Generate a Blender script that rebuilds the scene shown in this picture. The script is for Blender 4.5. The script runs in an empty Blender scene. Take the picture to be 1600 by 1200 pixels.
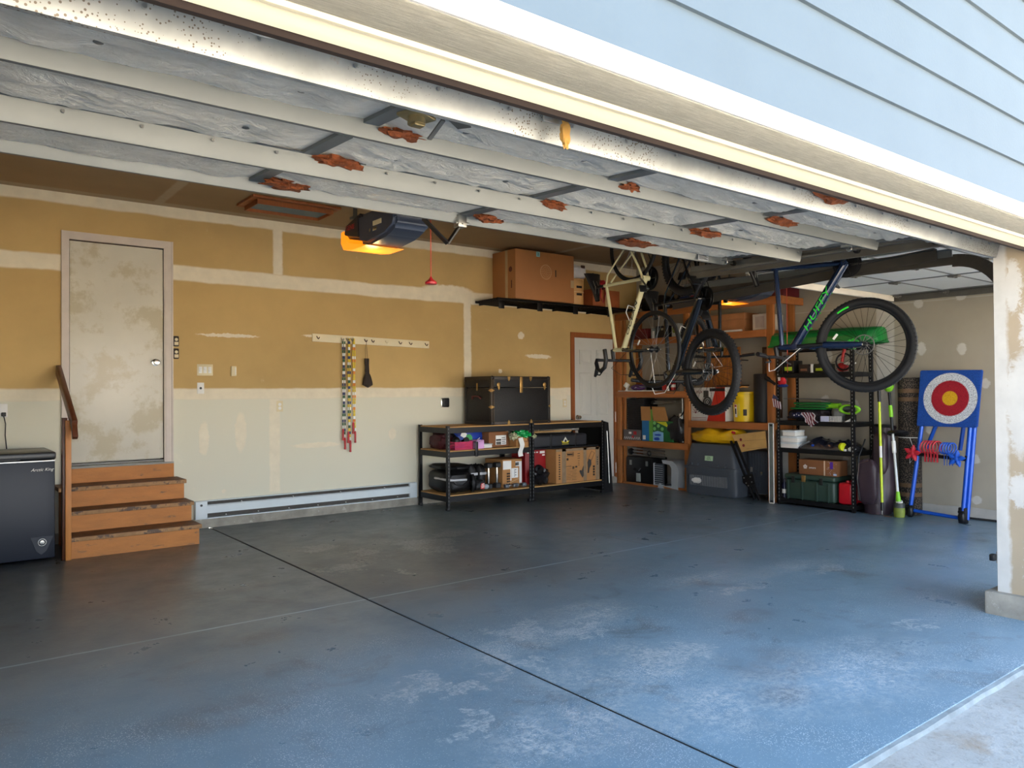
import bpy, bmesh, math, random
from math import sin, cos, pi, radians, sqrt, atan2, tan
from mathutils import Vector, Matrix, Euler, noise
random.seed(7)
SC = bpy.context.scene
COL = SC.collection

# ---------------------------------------------------------------- camera
cam_d = bpy.data.cameras.new('camera'); cam = bpy.data.objects.new('camera', cam_d); COL.objects.link(cam)
YAW, PITCH, ROLL, CH = radians(37.7335), radians(.6555), radians(-.404), 1.34
_f = Vector((sin(YAW)*cos(PITCH), cos(YAW)*cos(PITCH), sin(PITCH)))
_r = Vector((cos(YAW), -sin(YAW), 0)); _u = _r.cross(_f)
_r2 = _r*cos(ROLL)+_u*sin(ROLL); _u2 = -_r*sin(ROLL)+_u*cos(ROLL)
cam.matrix_world = Matrix(((_r2.x, _u2.x, -_f.x, 0), (_r2.y, _u2.y, -_f.y, 0), (_r2.z, _u2.z, -_f.z, CH), (0, 0, 0, 1)))
cam_d.sensor_width = 36; cam_d.lens = 1190.93/1600*36; cam_d.clip_start = .02
SC.camera = cam

# ---------------------------------------------------------------- light and exposure
SC.view_settings.view_transform = 'Standard'; SC.view_settings.look = 'None'
SC.view_settings.gamma = 1; SC.view_settings.use_curve_mapping = False
SC.view_settings.exposure = 1.42
W = bpy.data.worlds.new('sky'); SC.world = W; W.use_nodes = True
wn, wl = W.node_tree.nodes, W.node_tree.links
wn.clear()
_tc = wn.new('ShaderNodeTexCoord'); _sp = wn.new('ShaderNodeSeparateXYZ'); _cr = wn.new('ShaderNodeValToRGB')
_bg = wn.new('ShaderNodeBackground'); _wo = wn.new('ShaderNodeOutputWorld')
wl.new(_tc.outputs['Generated'], _sp.inputs[0]); wl.new(_sp.outputs['Z'], _cr.inputs[0])
wl.new(_cr.outputs[0], _bg.inputs[0]); wl.new(_bg.outputs[0], _wo.inputs[0])
_e = _cr.color_ramp.elements
_e[0].position = 0; _e[0].color = (.94, .92, .84, 1)
_e[1].position = 1; _e[1].color = (.09, .16, .29, 1)
for p, c in ((.09, (.86, .92, 1.0, 1)), (.2, (.42, .53, .68, 1)), (.5, (.17, .25, .38, 1))):
    n = _e.new(p); n.color = c
_bg.inputs[1].default_value = 3.1
sun_d = bpy.data.lights.new('sun', 'SUN'); sun = bpy.data.objects.new('sun', sun_d); COL.objects.link(sun)
sun_d.energy = 26; sun_d.angle = radians(.6); sun_d.color = (1, .84, .62)
sun.location = (-6, 30, 22)
sun.rotation_euler = Vector((.25, 1, 1.55)).to_track_quat('Z', 'Y').to_euler()   # sun behind the house

# ---------------------------------------------------------------- helpers
def C(r, g, b):
    f = lambda v: (v/255/12.92) if v/255 <= .04045 else ((v/255+.055)/1.055)**2.4
    return (f(r), f(g), f(b), 1)

class NT:
    def __init__(s, m):
        s.t = m.node_tree; s.n = s.t.nodes; s.l = s.t.links
    def new(s, t, **k):
        n = s.n.new(t)
        for a, b in k.items(): setattr(n, a, b)
        return n
    def put(s, n, i, v):
        if hasattr(v, 'is_linked') or isinstance(v, bpy.types.NodeSocket): s.l.new(v, n.inputs[i])
        else: n.inputs[i].default_value = v
    def math(s, op, a, b=0, c=None, clamp=False):
        n = s.new('ShaderNodeMath', operation=op, use_clamp=clamp); s.put(n, 0, a); s.put(n, 1, b)
        if c is not None: s.put(n, 2, c)
        return n.outputs[0]
    def noise(s, vec, scale, detail=4, rough=.55, dist=0):
        n = s.new('ShaderNodeTexNoise'); s.put(n, 'Vector', vec)
        n.inputs['Scale'].default_value = scale; n.inputs['Detail'].default_value = detail
        n.inputs['Roughness'].default_value = rough; n.inputs['Distortion'].default_value = dist
        return n.outputs[0]
    def ramp(s, v, a, b, x=0, y=1):
        n = s.new('ShaderNodeMapRange', clamp=True); s.put(n, 0, v)
        for i, q in ((1, a), (2, b), (3, x), (4, y)): n.inputs[i].default_value = q
        return n.outputs[0]
    def mix(s, f, a, b, mode='MIX'):
        n = s.new('ShaderNodeMix', data_type='RGBA', blend_type=mode)
        s.put(n, 0, f); s.put(n, 6, a); s.put(n, 7, b); return n.outputs[2]
    def rect(s, x, z, cx, cz, hx, hz, soft=.012):
        a = s.math('SUBTRACT', s.math('ABSOLUTE', s.math('SUBTRACT', x, cx)), hx)
        b = s.math('SUBTRACT', s.math('ABSOLUTE', s.math('SUBTRACT', z, cz)), hz)
        return s.ramp(s.math('MAXIMUM', a, b), soft, -soft)
    def spot(s, x, z, cx, cz, rx, rz, soft=.25):
        a = s.math('POWER', s.math('DIVIDE', s.math('SUBTRACT', x, cx), rx), 2)
        b = s.math('POWER', s.math('DIVIDE', s.math('SUBTRACT', z, cz), rz), 2)
        return s.ramp(s.math('ADD', a, b), 1+soft, 1-soft)
    def union(s, L):
        o = L[0]
        for q in L[1:]: o = s.math('MAXIMUM', o, q)
        return o
    def bump(s, h, strength, dist=.01):
        n = s.new('ShaderNodeBump'); n.inputs['Strength'].default_value = strength
        n.inputs['Distance'].default_value = dist; s.put(n, 'Height', h); return n.outputs[0]

MATS = {}
def blank(name):
    m = bpy.data.materials.new(name); m.use_nodes = True
    t = NT(m); b = t.n['Principled BSDF']
    return m, t, b
def mat(name, col, rough=.5, metal=0, var=.12, scale=8, bump=0, bscale=60, stretch=None, spec=.5, coat=0, alpha=1, trans=0, emit=None, es=0, dirt=None, dscale=5, dth=.58):
    if name in MATS: return MATS[name]
    m, t, b = blank(name)
    tc = t.new('ShaderNodeTexCoord'); v = tc.outputs['Object']
    if stretch:
        mp = t.new('ShaderNodeMapping'); mp.inputs['Scale'].default_value = stretch; t.l.new(v, mp.inputs[0]); v = mp.outputs[0]
    c = col if len(col) == 4 else tuple(col)+(1,)
    nz = t.noise(v, scale)
    dk = tuple(x*(1-var) for x in c[:3])+(1,); lt = tuple(min(1, x*(1+var)) for x in c[:3])+(1,)
    out = t.mix(t.ramp(nz, .3, .7), dk, lt)
    if dirt:
        out = t.mix(t.ramp(t.noise(v, dscale, 8, .7), dth, dth+.08), out, dirt)
    t.l.new(out, b.inputs['Base Color'])
    b.inputs['Roughness'].default_value = rough; b.inputs['Metallic'].default_value = metal
    b.inputs['Specular IOR Level'].default_value = spec; b.inputs['Coat Weight'].default_value = coat
    if trans: b.inputs['Transmission Weight'].default_value = trans
    if emit: b.inputs['Emission Color'].default_value = emit; b.inputs['Emission Strength'].default_value = es
    if bump: t.l.new(t.bump(t.noise(v, bscale, 6), bump), b.inputs['Normal'])
    m.diffuse_color = c
    MATS[name] = m
    return m

class B:
    def __init__(s): s.bm = bmesh.new(); s.mi = 0
    def m(s, i): s.mi = i; return s
    def _f(s, vs):
        try:
            f = s.bm.faces.new(vs); f.material_index = s.mi; return f
        except ValueError: return None
    def poly(s, V, F):
        vs = [s.bm.verts.new(v) for v in V]
        for f in F: s._f([vs[i] for i in f])
        return vs
    def box(s, x0, y0, z0, x1, y1, z1, bev=0, M=None, seg=2):
        x0, x1 = sorted((x0, x1)); y0, y1 = sorted((y0, y1)); z0, z1 = sorted((z0, z1))
        V = [(x0,y0,z0),(x1,y0,z0),(x1,y1,z0),(x0,y1,z0),(x0,y0,z1),(x1,y0,z1),(x1,y1,z1),(x0,y1,z1)]
        if M: V = [M @ Vector(v) for v in V]
        n0 = len(s.bm.faces)
        vs = s.poly(V, [(3,2,1,0),(4,5,6,7),(0,1,5,4),(1,2,6,5),(2,3,7,6),(3,0,4,7)])
        if bev:
            es = {e for v in vs for e in v.link_edges}
            bev = min(bev, .45*min(x1-x0, y1-y0, z1-z0))
            r = bmesh.ops.bevel(s.bm, geom=list(es), offset=bev, segments=seg, profile=.5, affect='EDGES')
            for f in r['faces']: f.material_index = s.mi
        return s
    def obox(s, c, size, rot=(0, 0, 0), bev=0, seg=2):
        M = Matrix.Translation(Vector(c)) @ (Euler(rot).to_matrix().to_4x4() if not isinstance(rot, Matrix) else rot.to_4x4())
        a, b, d = size
        return s.box(-a/2, -b/2, -d/2, a/2, b/2, d/2, bev, M, seg)
    def bar(s, p, q, w, h, up=(0, 0, 1), bev=0):
        p, q, up = Vector(p), Vector(q), Vector(up)
        d = (q-p); L = d.length; d.normalize(); y = up.cross(d)
        if y.length < 1e-5: y = Vector((1, 0, 0)).cross(d)
        y.normalize(); z = d.cross(y)
        M = Matrix(((d.x, y.x, z.x), (d.y, y.y, z.y), (d.z, y.z, z.z)))
        return s.obox((p+q)/2, (L, w, h), M, bev)
    def tube(s, P, r, n=8, closed=False, caps=True):
        P = [Vector(p) for p in P]; k = len(P)
        R = r if isinstance(r, (list, tuple)) else [r]*k
        rings = []; prev = None
        for i, p in enumerate(P):
            if closed: t = P[(i+1) % k]-P[i-1]
            else: t = P[min(i+1, k-1)]-P[max(i-1, 0)]
            t.normalize()
            if prev is None:
                a = Vector((0, 0, 1)) if abs(t.z) < .9 else Vector((1, 0, 0))
                u = (a - t*a.dot(t)).normalized()
            else:
                u = prev - t*prev.dot(t)
                u = u.normalized() if u.length > 1e-6 else t.orthogonal().normalized()
            prev = u; w = t.cross(u)
            rings.append([s.bm.verts.new(p+(u*cos(2*pi*j/n)+w*sin(2*pi*j/n))*R[i]) for j in range(n)])
        for i in range(k if closed else k-1):
            A, Bq = rings[i], rings[(i+1) % k]
            for j in range(n): s._f([A[j], A[(j+1) % n], Bq[(j+1) % n], Bq[j]])
        if caps and not closed: s._f(rings[0][::-1]); s._f(rings[-1])
        return s
    def cyl(s, p, q, r, r2=None, n=14): return s.tube([p, q], [r, r if r2 is None else r2], n)
    def lathe(s, prof, o=(0, 0, 0), ax=(0, 0, 1), n=24):
        ax = Vector(ax).normalized(); o = Vector(o); u = ax.orthogonal().normalized(); w = ax.cross(u)
        rings = []
        for r, h in prof:
            if r < 1e-6: rings.append([s.bm.verts.new(o+ax*h)])
            else: rings.append([s.bm.verts.new(o+ax*h+(u*cos(2*pi*j/n)+w*sin(2*pi*j/n))*r) for j in range(n)])
        for A, D in zip(rings, rings[1:]):
            for j in range(n):
                a, b = A[j % len(A)], A[(j+1) % len(A)]; c, d = D[(j+1) % len(D)], D[j % len(D)]
                vs = []
                for v in (a, b, c, d):
                    if v not in vs: vs.append(v)
                if len(vs) > 2: s._f(vs)
        if len(rings[0]) > 2: s._f(rings[0][::-1])
        if len(rings[-1]) > 2: s._f(rings[-1])
        return s
    def prism(s, pts, ax, a, b):
        def P(p, t): return {'x': (t, p[0], p[1]), 'y': (p[0], t, p[1]), 'z': (p[0], p[1], t)}[ax]
        n = len(pts)
        A = [s.bm.verts.new(P(p, a)) for p in pts]; D = [s.bm.verts.new(P(p, b)) for p in pts]
        s._f(A[::-1]); s._f(D)
        for i in range(n): s._f([A[i], A[(i+1) % n], D[(i+1) % n], D[i]])
        return s
    def torus(s, c, ax, R, r, n=40, m=10, ry=None, prof=None):
        ax = Vector(ax).normalized(); c = Vector(c); u = ax.orthogonal().normalized(); w = ax.cross(u); ry = ry or r
        prof = prof or [(cos(2*pi*k/m)*r, sin(2*pi*k/m)*ry) for k in range(m)]; m = len(prof)
        rings = []
        for j in range(n):
            d = u*cos(2*pi*j/n)+w*sin(2*pi*j/n)
            rings.append([s.bm.verts.new(c+d*(R+a)+ax*b) for a, b in prof])
        for j in range(n):
            A, D = rings[j], rings[(j+1) % n]
            for k in range(m): s._f([A[k], D[k], D[(k+1) % m], A[(k+1) % m]])
        return s
    def grid(s, nx, ny, fn, wrap=False):
        V = [[s.bm.verts.new(fn(i/nx, j/ny)) for i in range(nx+(0 if wrap else 1))] for j in range(ny+1)]
        for j in range(ny):
            for i in range(nx):
                i2 = (i+1) % nx if wrap else i+1
                s._f([V[j][i], V[j][i2], V[j+1][i2], V[j+1][i]])
        return V
    def blob(s, c, rx, ry, rz, n=20, m=12, amp=.12, fr=3, seed=0, flat=None, pw=1):
        c = Vector(c); sg = lambda q: math.copysign(abs(q)**pw, q)
        def fn(a, b):
            th = 2*pi*a; ph = -pi/2+pi*b
            d = Vector((sg(cos(ph))*sg(cos(th)), sg(cos(ph))*sg(sin(th)), sg(sin(ph))))
            k = 1+amp*noise.noise(d*fr+Vector((seed, seed*1.7, 0)))*2
            p = Vector((d.x*rx*k, d.y*ry*k, d.z*rz*k))
            if flat is not None: p.z = max(p.z, flat)
            return c+p
        s.grid(n, m, fn, wrap=True); return s
    def build(s, name, mats, sharp=35, doubles=False):
        if doubles: bmesh.ops.remove_doubles(s.bm, verts=s.bm.verts, dist=1e-5)
        bmesh.ops.recalc_face_normals(s.bm, faces=s.bm.faces)
        me = bpy.data.meshes.new(name); s.bm.to_mesh(me); s.bm.free()
        if not isinstance(mats, (list, tuple)): mats = [mats]
        for q in mats: me.materials.append(q)
        if sharp:
            me.polygons.foreach_set('use_smooth', [True]*len(me.polygons)); me.set_sharp_from_angle(angle=radians(sharp))
        o = bpy.data.objects.new(name, me); COL.objects.link(o); return o

ORG = {}
def thing(name, label, cat, loc=(0, 0, 0), rotz=0, group=None, world=True):
    o = bpy.data.objects.new(name, None); o.empty_display_size = .1; COL.objects.link(o)
    o.location = loc; o.rotation_euler = (0, 0, rotz); o['label'] = label; o['category'] = cat
    if group: o['group'] = group
    ORG[o.name] = Vector(loc) if world else Vector((0, 0, 0))
    return o
def part(T, name, b, mats, label=None, sharp=35, kind=None):
    """a part of T; its mesh is given in T's own frame (or in the room's frame when T.world)"""
    o = b.build(name, mats, sharp); org = ORG[T.name]
    if org.length: o.data.transform(Matrix.Translation(-org))
    o.parent = T; ORG[o.name] = org
    if label: o['label'] = label
    if kind: o['kind'] = kind
    return o
def solo(name, label, cat, b, mats, group=None, sharp=35, kind=None, loc=None, rotz=0):
    """a thing that is one mesh, its origin moved to its base"""
    o = b.build(name, mats, sharp)
    vs = [v.co for v in o.data.vertices]
    if loc is None:
        c = Vector(((min(v.x for v in vs)+max(v.x for v in vs))/2, (min(v.y for v in vs)+max(v.y for v in vs))/2, min(v.z for v in vs)))
        o.data.transform(Matrix.Translation(-c)); o.location = c; ORG[o.name] = c
    else:
        o.location = loc; o.rotation_euler = (0, 0, rotz); ORG[o.name] = Vector((0, 0, 0))
    o['label'] = label; o['category'] = cat
    if group: o['group'] = group
    if kind: o['kind'] = kind
    return o
def struct(name, b, mats, sharp=35, parent=None):
    o = b.build(name, mats, sharp)
    if parent: o.parent = parent
    else: o['kind'] = 'structure'
    ORG[o.name] = Vector((0, 0, 0))
    return o
def dup(root, loc=None, rotz=None, label=None, group=None):
    r = root.copy(); COL.objects.link(r)
    if loc is not None: r.location = loc
    if rotz is not None: r.rotation_euler[2] = rotz
    if label: r['label'] = label
    if group: r['group'] = group
    for ch in list(root.children):
        c = ch.copy(); COL.objects.link(c); c.parent = r
        for g in ch.children:
            d = g.copy(); COL.objects.link(d); d.parent = c
    ORG[r.name] = Vector((0, 0, 0))
    return r
def text(T, name, s, size, M, mt, ext=.0008, align='CENTER', label=None, shear=0, cu=None):
    """lettering lying in the local XY plane of matrix M (given in the frame T's parts use)"""
    cu = bpy.data.curves.new(name, 'FONT'); cu.body = s; cu.size = size; cu.extrude = ext
    cu.align_x = align; cu.align_y = 'CENTER'; cu.shear = shear; cu.materials.append(mt)
    tmp = bpy.data.objects.new(name, cu); COL.objects.link(tmp)
    dg = bpy.context.evaluated_depsgraph_get(); me = bpy.data.meshes.new_from_object(tmp.evaluated_get(dg))
    bpy.data.objects.remove(tmp); bpy.data.curves.remove(cu)
    me.transform(Matrix.Translation(-ORG[T.name]) @ M); me.name = name
    if not me.materials: me.materials.append(mt)
    o = bpy.data.objects.new(name, me); COL.objects.link(o); o.parent = T; ORG[o.name] = ORG[T.name]
    if label: o['label'] = label
    return o
def face(o, right, up):
    """matrix whose X runs along right and Y along up, at o"""
    r, u = Vector(right).normalized(), Vector(up).normalized(); n = r.cross(u)
    return Matrix(((r.x, u.x, n.x, o[0]), (r.y, u.y, n.y, o[1]), (r.z, u.z, n.z, o[2]), (0, 0, 0, 1)))
BACKF = lambda x, y, z: face((x, y, z), (1, 0, 0), (0, 0, 1))       # reads on a face that looks towards -y
RIGHTF = lambda x, y, z: face((x, y, z), (0, -1, 0), (0, 0, 1))     # reads on a face that looks towards -x
def arc(c, r, a0, a1, n, u, w):
    c, u, w = Vector(c), Vector(u), Vector(w)
    return [c+u*r*cos(a0+(a1-a0)*i/n)+w*r*sin(a0+(a1-a0)*i/n) for i in range(n+1)]

# ---------------------------------------------------------------- the room
def wall_mat(name, axis, rects, spots=(), paper=C(196, 166, 112), mud=C(240, 230, 206), soft=.01, wob=.02, low=None, rag=.08):
    m, t, b = blank(name)
    tc = t.new('ShaderNodeTexCoord'); v = tc.outputs['Object']
    s = t.new('ShaderNodeSeparateXYZ'); t.l.new(v, s.inputs[0])
    h = s.outputs[axis]; z = s.outputs['Z'] if name != 'ceiling_board' else s.outputs['Y']
    nz = t.math('SUBTRACT', t.noise(v, 7, 7, .75), .5); nz2 = t.math('SUBTRACT', t.noise(v, 2.3, 3, .6, .4), .5)
    h2 = t.math('ADD', h, t.math('MULTIPLY', nz, wob*2)); z2 = t.math('ADD', z, t.math('MULTIPLY', nz2, wob*2))
    nh = t.math('SUBTRACT', t.noise(v, 15, 9, .8, .8), .5); nv = t.math('SUBTRACT', t.noise(v, 11, 9, .8, .3), .5)
    h3 = t.math('MULTIPLY_ADD', nh, rag, h2); z3 = t.math('MULTIPLY_ADD', nv, rag, z2)
    L = [t.rect(h2, z2, *r, soft=soft) for r in rects] + [t.spot(h3, z3, *r) for r in spots]
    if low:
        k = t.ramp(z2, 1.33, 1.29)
    # faint smears and blotches of compound
    base = t.mix(t.ramp(t.noise(v, 1.1, 5, .6), .35, .7), tuple(x*.9 for x in paper[:3])+(1,), tuple(min(1, x*1.08) for x in paper[:3])+(1,))
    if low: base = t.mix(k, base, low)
    sm = t.math('MULTIPLY', t.ramp(t.noise(v, 3.2, 8, .75, 1.2), .66, .72), .22)
    base = t.mix(sm, base, mud)
    base = t.mix(t.math('MULTIPLY', t.ramp(t.noise(v, 14, 8, .8), .69, .72), .5), base, tuple(x*.55 for x in paper[:3])+(1,))
    if L:
        mask = t.union(L)
        mc = t.mix(t.ramp(t.noise(v, 9, 5), .3, .7), tuple(x*.88 for x in mud[:3])+(1,), mud)
        base = t.mix(t.math('MULTIPLY', mask, .93), base, mc)
        t.l.new(t.bump(t.math('ADD', t.math('MULTIPLY', mask, .5), t.math('MULTIPLY', t.noise(v, 120, 3), .1)), .25, .004), b.inputs['Normal'])
    t.l.new(base, b.inputs['Base Color']); b.inputs['Roughness'].default_value = .75; b.inputs['Specular IOR Level'].default_value = .25
    return m

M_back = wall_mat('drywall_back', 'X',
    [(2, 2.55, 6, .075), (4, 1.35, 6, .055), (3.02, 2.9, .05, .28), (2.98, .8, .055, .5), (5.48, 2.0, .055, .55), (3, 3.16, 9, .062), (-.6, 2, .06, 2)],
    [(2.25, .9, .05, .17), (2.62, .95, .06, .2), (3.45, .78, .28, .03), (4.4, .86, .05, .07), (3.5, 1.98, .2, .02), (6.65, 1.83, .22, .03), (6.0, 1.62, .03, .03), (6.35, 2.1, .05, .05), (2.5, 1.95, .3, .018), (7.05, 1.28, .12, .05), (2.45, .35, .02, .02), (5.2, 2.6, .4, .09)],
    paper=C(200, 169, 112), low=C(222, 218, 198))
M_right = wall_mat('drywall_right', 'Y',
    [(4.22, 1.3, .1, 1.2), (4, 2.3, 9, .0), (5.5, 1.3, .1, 2)],
    [(3.83, 1.79, .05, .07), (3.42, 1.77, .045, .06), (3.85, 2.28, .05, .05), (3.42, 2.32, .05, .05), (3.75, .92, .05, .06), (3.3, .62, .04, .05), (4.6, 1.15, .07, .09), (4.95, 1.2, .06, .08), (3.3, .2, .05, .04), (2.9, 1.55, .03, .03), (4.9, 1.75, .05, .07), (4.75, 2.0, .05, .05), (3.2, 1.4, .04, .05), (4.7, .5, .05, .06)],
    paper=C(168, 160, 144), mud=C(206, 204, 196), wob=.012)
M_pil = wall_mat('drywall_pillar', 'Y', [(1.815, 1.2, .045, 2), (1.5, 1.2, .06, 3)],
    [(1.62, .35, .07, .25), (1.72, .75, .05, .1), (1.7, 1.25, .09, .3), (1.6, 1.7, .1, .22), (1.74, 1.95, .05, .16), (1.64, 1.02, .1, .05)], paper=C(176, 160, 136), mud=C(214, 212, 206), wob=.03, rag=.22)
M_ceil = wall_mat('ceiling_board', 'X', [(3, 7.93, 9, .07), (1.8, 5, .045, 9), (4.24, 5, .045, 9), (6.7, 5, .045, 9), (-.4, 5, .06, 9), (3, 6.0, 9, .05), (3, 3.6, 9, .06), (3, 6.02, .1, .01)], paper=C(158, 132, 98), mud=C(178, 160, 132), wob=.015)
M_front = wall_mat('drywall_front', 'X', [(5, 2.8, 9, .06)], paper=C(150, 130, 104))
M_paint_white = mat('white_paint', C(216, 208, 194), .5, var=.05, scale=5, bump=.05, bscale=30)
M_concrete = mat('stem_wall_concrete', C(158, 152, 140), .9, var=.25, scale=7, bump=.5, bscale=25, dirt=C(205, 200, 190), dscale=9, dth=.6)

b = B()
b.box(-1.6, 8.0, 0, 1.05, 8.15, 3.35).box(1.05, 8.0, 0, 1.885, 8.15, .70).box(1.05, 8.0, 2.79, 1.885, 8.15, 3.35).box(1.885, 8.0, 0, 7.28, 8.15, 3.35)
b.box(7.28, 8.0, 2.135, 8.10, 8.15, 3.35).box(8.10, 8.0, 0, 8.75, 8.15, 3.35)
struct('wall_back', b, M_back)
struct('wall_light_block', B().box(.95, 8.155, .5, 2.0, 8.2, 3.0).box(7.2, 8.155, -.1, 8.2, 8.2, 2.3), M_paint_white)  # unseen boxes added behind both doors to stop sky leaking through the gaps
struct('wall_right', B().box(8.6, 1.43, 0, 8.75, 8.0, 3.35), M_right)
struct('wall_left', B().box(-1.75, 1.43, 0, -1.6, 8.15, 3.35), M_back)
struct('ceiling', B().box(-1.75, 1.43, 3.2, 8.75, 8.15, 3.32), M_ceil)
for q in ((-1.6, 1.44, 0, -.42, 1.84, 3.2), (8.42, 1.44, 0, 8.6, 1.84, 3.2), (-.42, 1.50, 2.16, 5.08, 1.59, 3.2), (5.72, 1.50, 2.16, 8.42, 1.59, 3.2)):
    struct('wall_front', B().box(*q), M_front)   # left return, right return, header over each opening
struct('wall_pillar', B().box(5.08, 1.44, .13, 5.72, 1.84, 3.2), M_pil)
b = B()
for y0, y1 in ((1.43, 1.9),): b.box(5.04, y0, -.02, 5.76, y1, .135, .012)
struct('trim_pillar_plinth', b, M_concrete)
# stem wall under the drywall, back and right
def rough_strip(x0, y0, x1, y1, z1, depth, nx):
    b = B(); d = Vector((x1-x0, y1-y0, 0)); L = d.length; d.normalize(); n = Vector((d.y, -d.x, 0))
    def fn(u, v):
        p = Vector((x0, y0, 0))+d*L*u
        prof = [(0, 0), (1, 0), (1, .8), (.8, 1), (0, 1)]
        a, h = prof[min(4, round(v*4))]
        k = depth*(1+.25*noise.noise(Vector((u*L*4, v*3, 1)))) if a else 0
        return p+n*a*k+Vector((0, 0, h*z1*(1+.06*noise.noise(Vector((u*L*3, 5, v))))))
    b.grid(nx, 4, fn); return b
struct('trim_stem_back', rough_strip(8.6, 8.0, -1.6, 8.0, .095, -.022, 160), M_concrete)
struct('trim_stem_right', rough_strip(8.6, 1.84, 8.6, 8.0, .115, -.02, 90), mat('stem_wall_painted', C(176, 172, 164), .85, var=.12, scale=6, bump=.3, bscale=20))

# garage floor: worn blue grey epoxy with flakes
m, t, bs = blank('epoxy_floor')
tc = t.new('ShaderNodeTexCoord'); v = tc.outputs['Object']; s = t.new('ShaderNodeSeparateXYZ'); t.l.new(v, s.inputs[0]); X, Y = s.outputs[0], s.outputs[1]
base = t.mix(t.ramp(t.noise(v, .7, 5, .6), .3, .7), C(108, 130, 142), C(126, 153, 170))
base = t.mix(t.math('MULTIPLY', t.ramp(t.noise(v, 2.2, 7, .65, .5), .56, .74), .6), base, C(80, 77, 72))
br = t.union([t.spot(X, Y, 3.0, 1.95, .16, .1, .9), t.spot(X, Y, 1.5, 4.2, .2, .12, .9), t.spot(X, Y, 3.9, 2.75, .16, .1, .9), t.spot(X, Y, 1.0, 3.3, .3, .15, .9), t.spot(X, Y, 3.3, 2.2, .25, .2, .9), t.spot(X, Y, 1.75, 5.35, .5, .12, .9)])
base = t.mix(t.math('MULTIPLY', br, t.ramp(t.noise(v, 5, 4), .35, .6, .1, .42)), base, C(98, 84, 72))
# the back of the bay is browner
bay = t.math('MULTIPLY', t.rect(t.math('ADD', X, t.math('MULTIPLY', t.noise(v, .8), .5)), Y, .9, 6.2, 3.4, 2.2, .7), .55)
base = t.mix(bay, base, C(100, 97, 92))
flak = t.new('ShaderNodeTexVoronoi'); t.l.new(v, flak.inputs['Vector']); flak.inputs['Scale'].default_value = 130
near = t.math('MULTIPLY', t.ramp(Y, 4.6, 3.4, .15, 1), t.ramp(t.noise(v, 1.7, 6, .7), .35, .6, .45, 1.1))
thr = t.math('MULTIPLY_ADD', t.noise(v, 1.3, 5, .7), .62, -.08)
fl = t.math('MULTIPLY', t.math('LESS_THAN', flak.outputs['Distance'], t.math('MULTIPLY', thr, near)), .85)
base = t.mix(fl, base, C(196, 206, 214))
fl2 = t.new('ShaderNodeTexVoronoi'); t.l.new(v, fl2.inputs['Vector']); fl2.inputs['Scale'].default_value = 60
base = t.mix(t.math('MULTIPLY', t.math('LESS_THAN', fl2.outputs['Distance'], .09), t.math('MULTIPLY', near, .9)), base, C(30, 32, 36))
worn = [(2.05, 2.28, .4, .22), (2.7, 2.6, .5, .3), (2.9, 5.9, .28, .42), (3.35, 6.1, .2, .16), (4.0, 6.6, .2, .25), (2.5, 3.2, .35, .12), (3.5, 1.9, .6, .3), (2.65, 6.4, .18, .2), (2.5, 5.4, .14, .2), (4.4, 3.5, .4, .12), (5.1, 3.3, .5, .1), (3.2, 3.4, .3, .2), (6.2, 6.0, .25, .15), (2.75, 2.05, .4, .25)]
wm = t.union([t.spot(X, Y, *w, .85) for w in worn])
wr = t.math('MULTIPLY', wm, t.math('MULTIPLY', t.ramp(t.noise(v, 30, 9, .9), .46, .54), t.ramp(t.noise(v, 5, 5, .7), .4, .6, .2, 1)))
base = t.mix(t.math('MULTIPLY', wr, .75), base, C(186, 190, 190))
d1 = t.math('MULTIPLY', t.math('SUBTRACT', t.noise(v, 4.5, 6, .65), .5), .75); d2 = t.math('MULTIPLY', t.math('SUBTRACT', t.noise(v, 5.5, 6, .65, .5), .5), .75)
Xd, Yd = t.math('ADD', X, d1), t.math('ADD', Y, d2)
scuff = [(2.74, 6.30, .13, .17), (3.55, 5.85, .26, .24), (3.43, 5.52, .12, .10), (2.96, 5.87, .12, .11), (2.84, 5.08, .08, .09), (2.58, 5.45, .15, .12), (4.0, 6.15, .2, .16), (5.77, 6.0, .16, .12), (1.86, 3.11, .12, .07), (1.73, 3.0, .16, .05), (1.96, 2.9, .1, .06), (2.27, 2.98, .12, .12), (2.45, 3.0, .1, .05), (2.68, 3.4, .16, .12), (2.94, 3.17, .2, .07), (4.4, 3.15, .25, .07), (1.77, 2.56, .12, .07), (3.1, 2.55, .2, .1), (7.5, 4.85, .12, .1), (4.5, 2.05, .2, .04), (5.4, 3.1, .25, .05)]
sc = t.union([t.spot(Xd, Yd, *w, .3) for w in scuff])
sc = t.math('MULTIPLY', sc, t.ramp(t.noise(v, 42, 8, .85), .44, .58, .04, .95))
base = t.mix(t.math('MULTIPLY', sc, .8), base, C(184, 190, 192))
sm = t.math('MULTIPLY', t.ramp(t.noise(v, 6, 10, .8, .6), .64, .7), .35)
base = t.mix(sm, base, C(168, 176, 182))
nzl = t.math('MULTIPLY', t.math('SUBTRACT', t.noise(v, 6), .5), .02)
Xs, Ys = t.math('ADD', X, nzl), t.math('ADD', Y, nzl)
base = t.mix(t.math('MULTIPLY', t.union([t.rect(X, Ys, 2, 4.53, 9, .009, .004)]), t.ramp(t.noise(v, 1.5), .4, .56, .4, .95)), base, C(170, 196, 210))
base = t.mix(t.math('MULTIPLY', t.rect(Xs, Y, 5.03, 6.3, .004, 1.75, .003), .7), base, C(50, 50, 52))
base = t.mix(t.math('MULTIPLY', t.rect(X, Ys, 5, 1.9, 9, .003, .004), .1), base, C(190, 205, 215))
t.l.new(base, bs.inputs['Base Color'])
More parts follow.
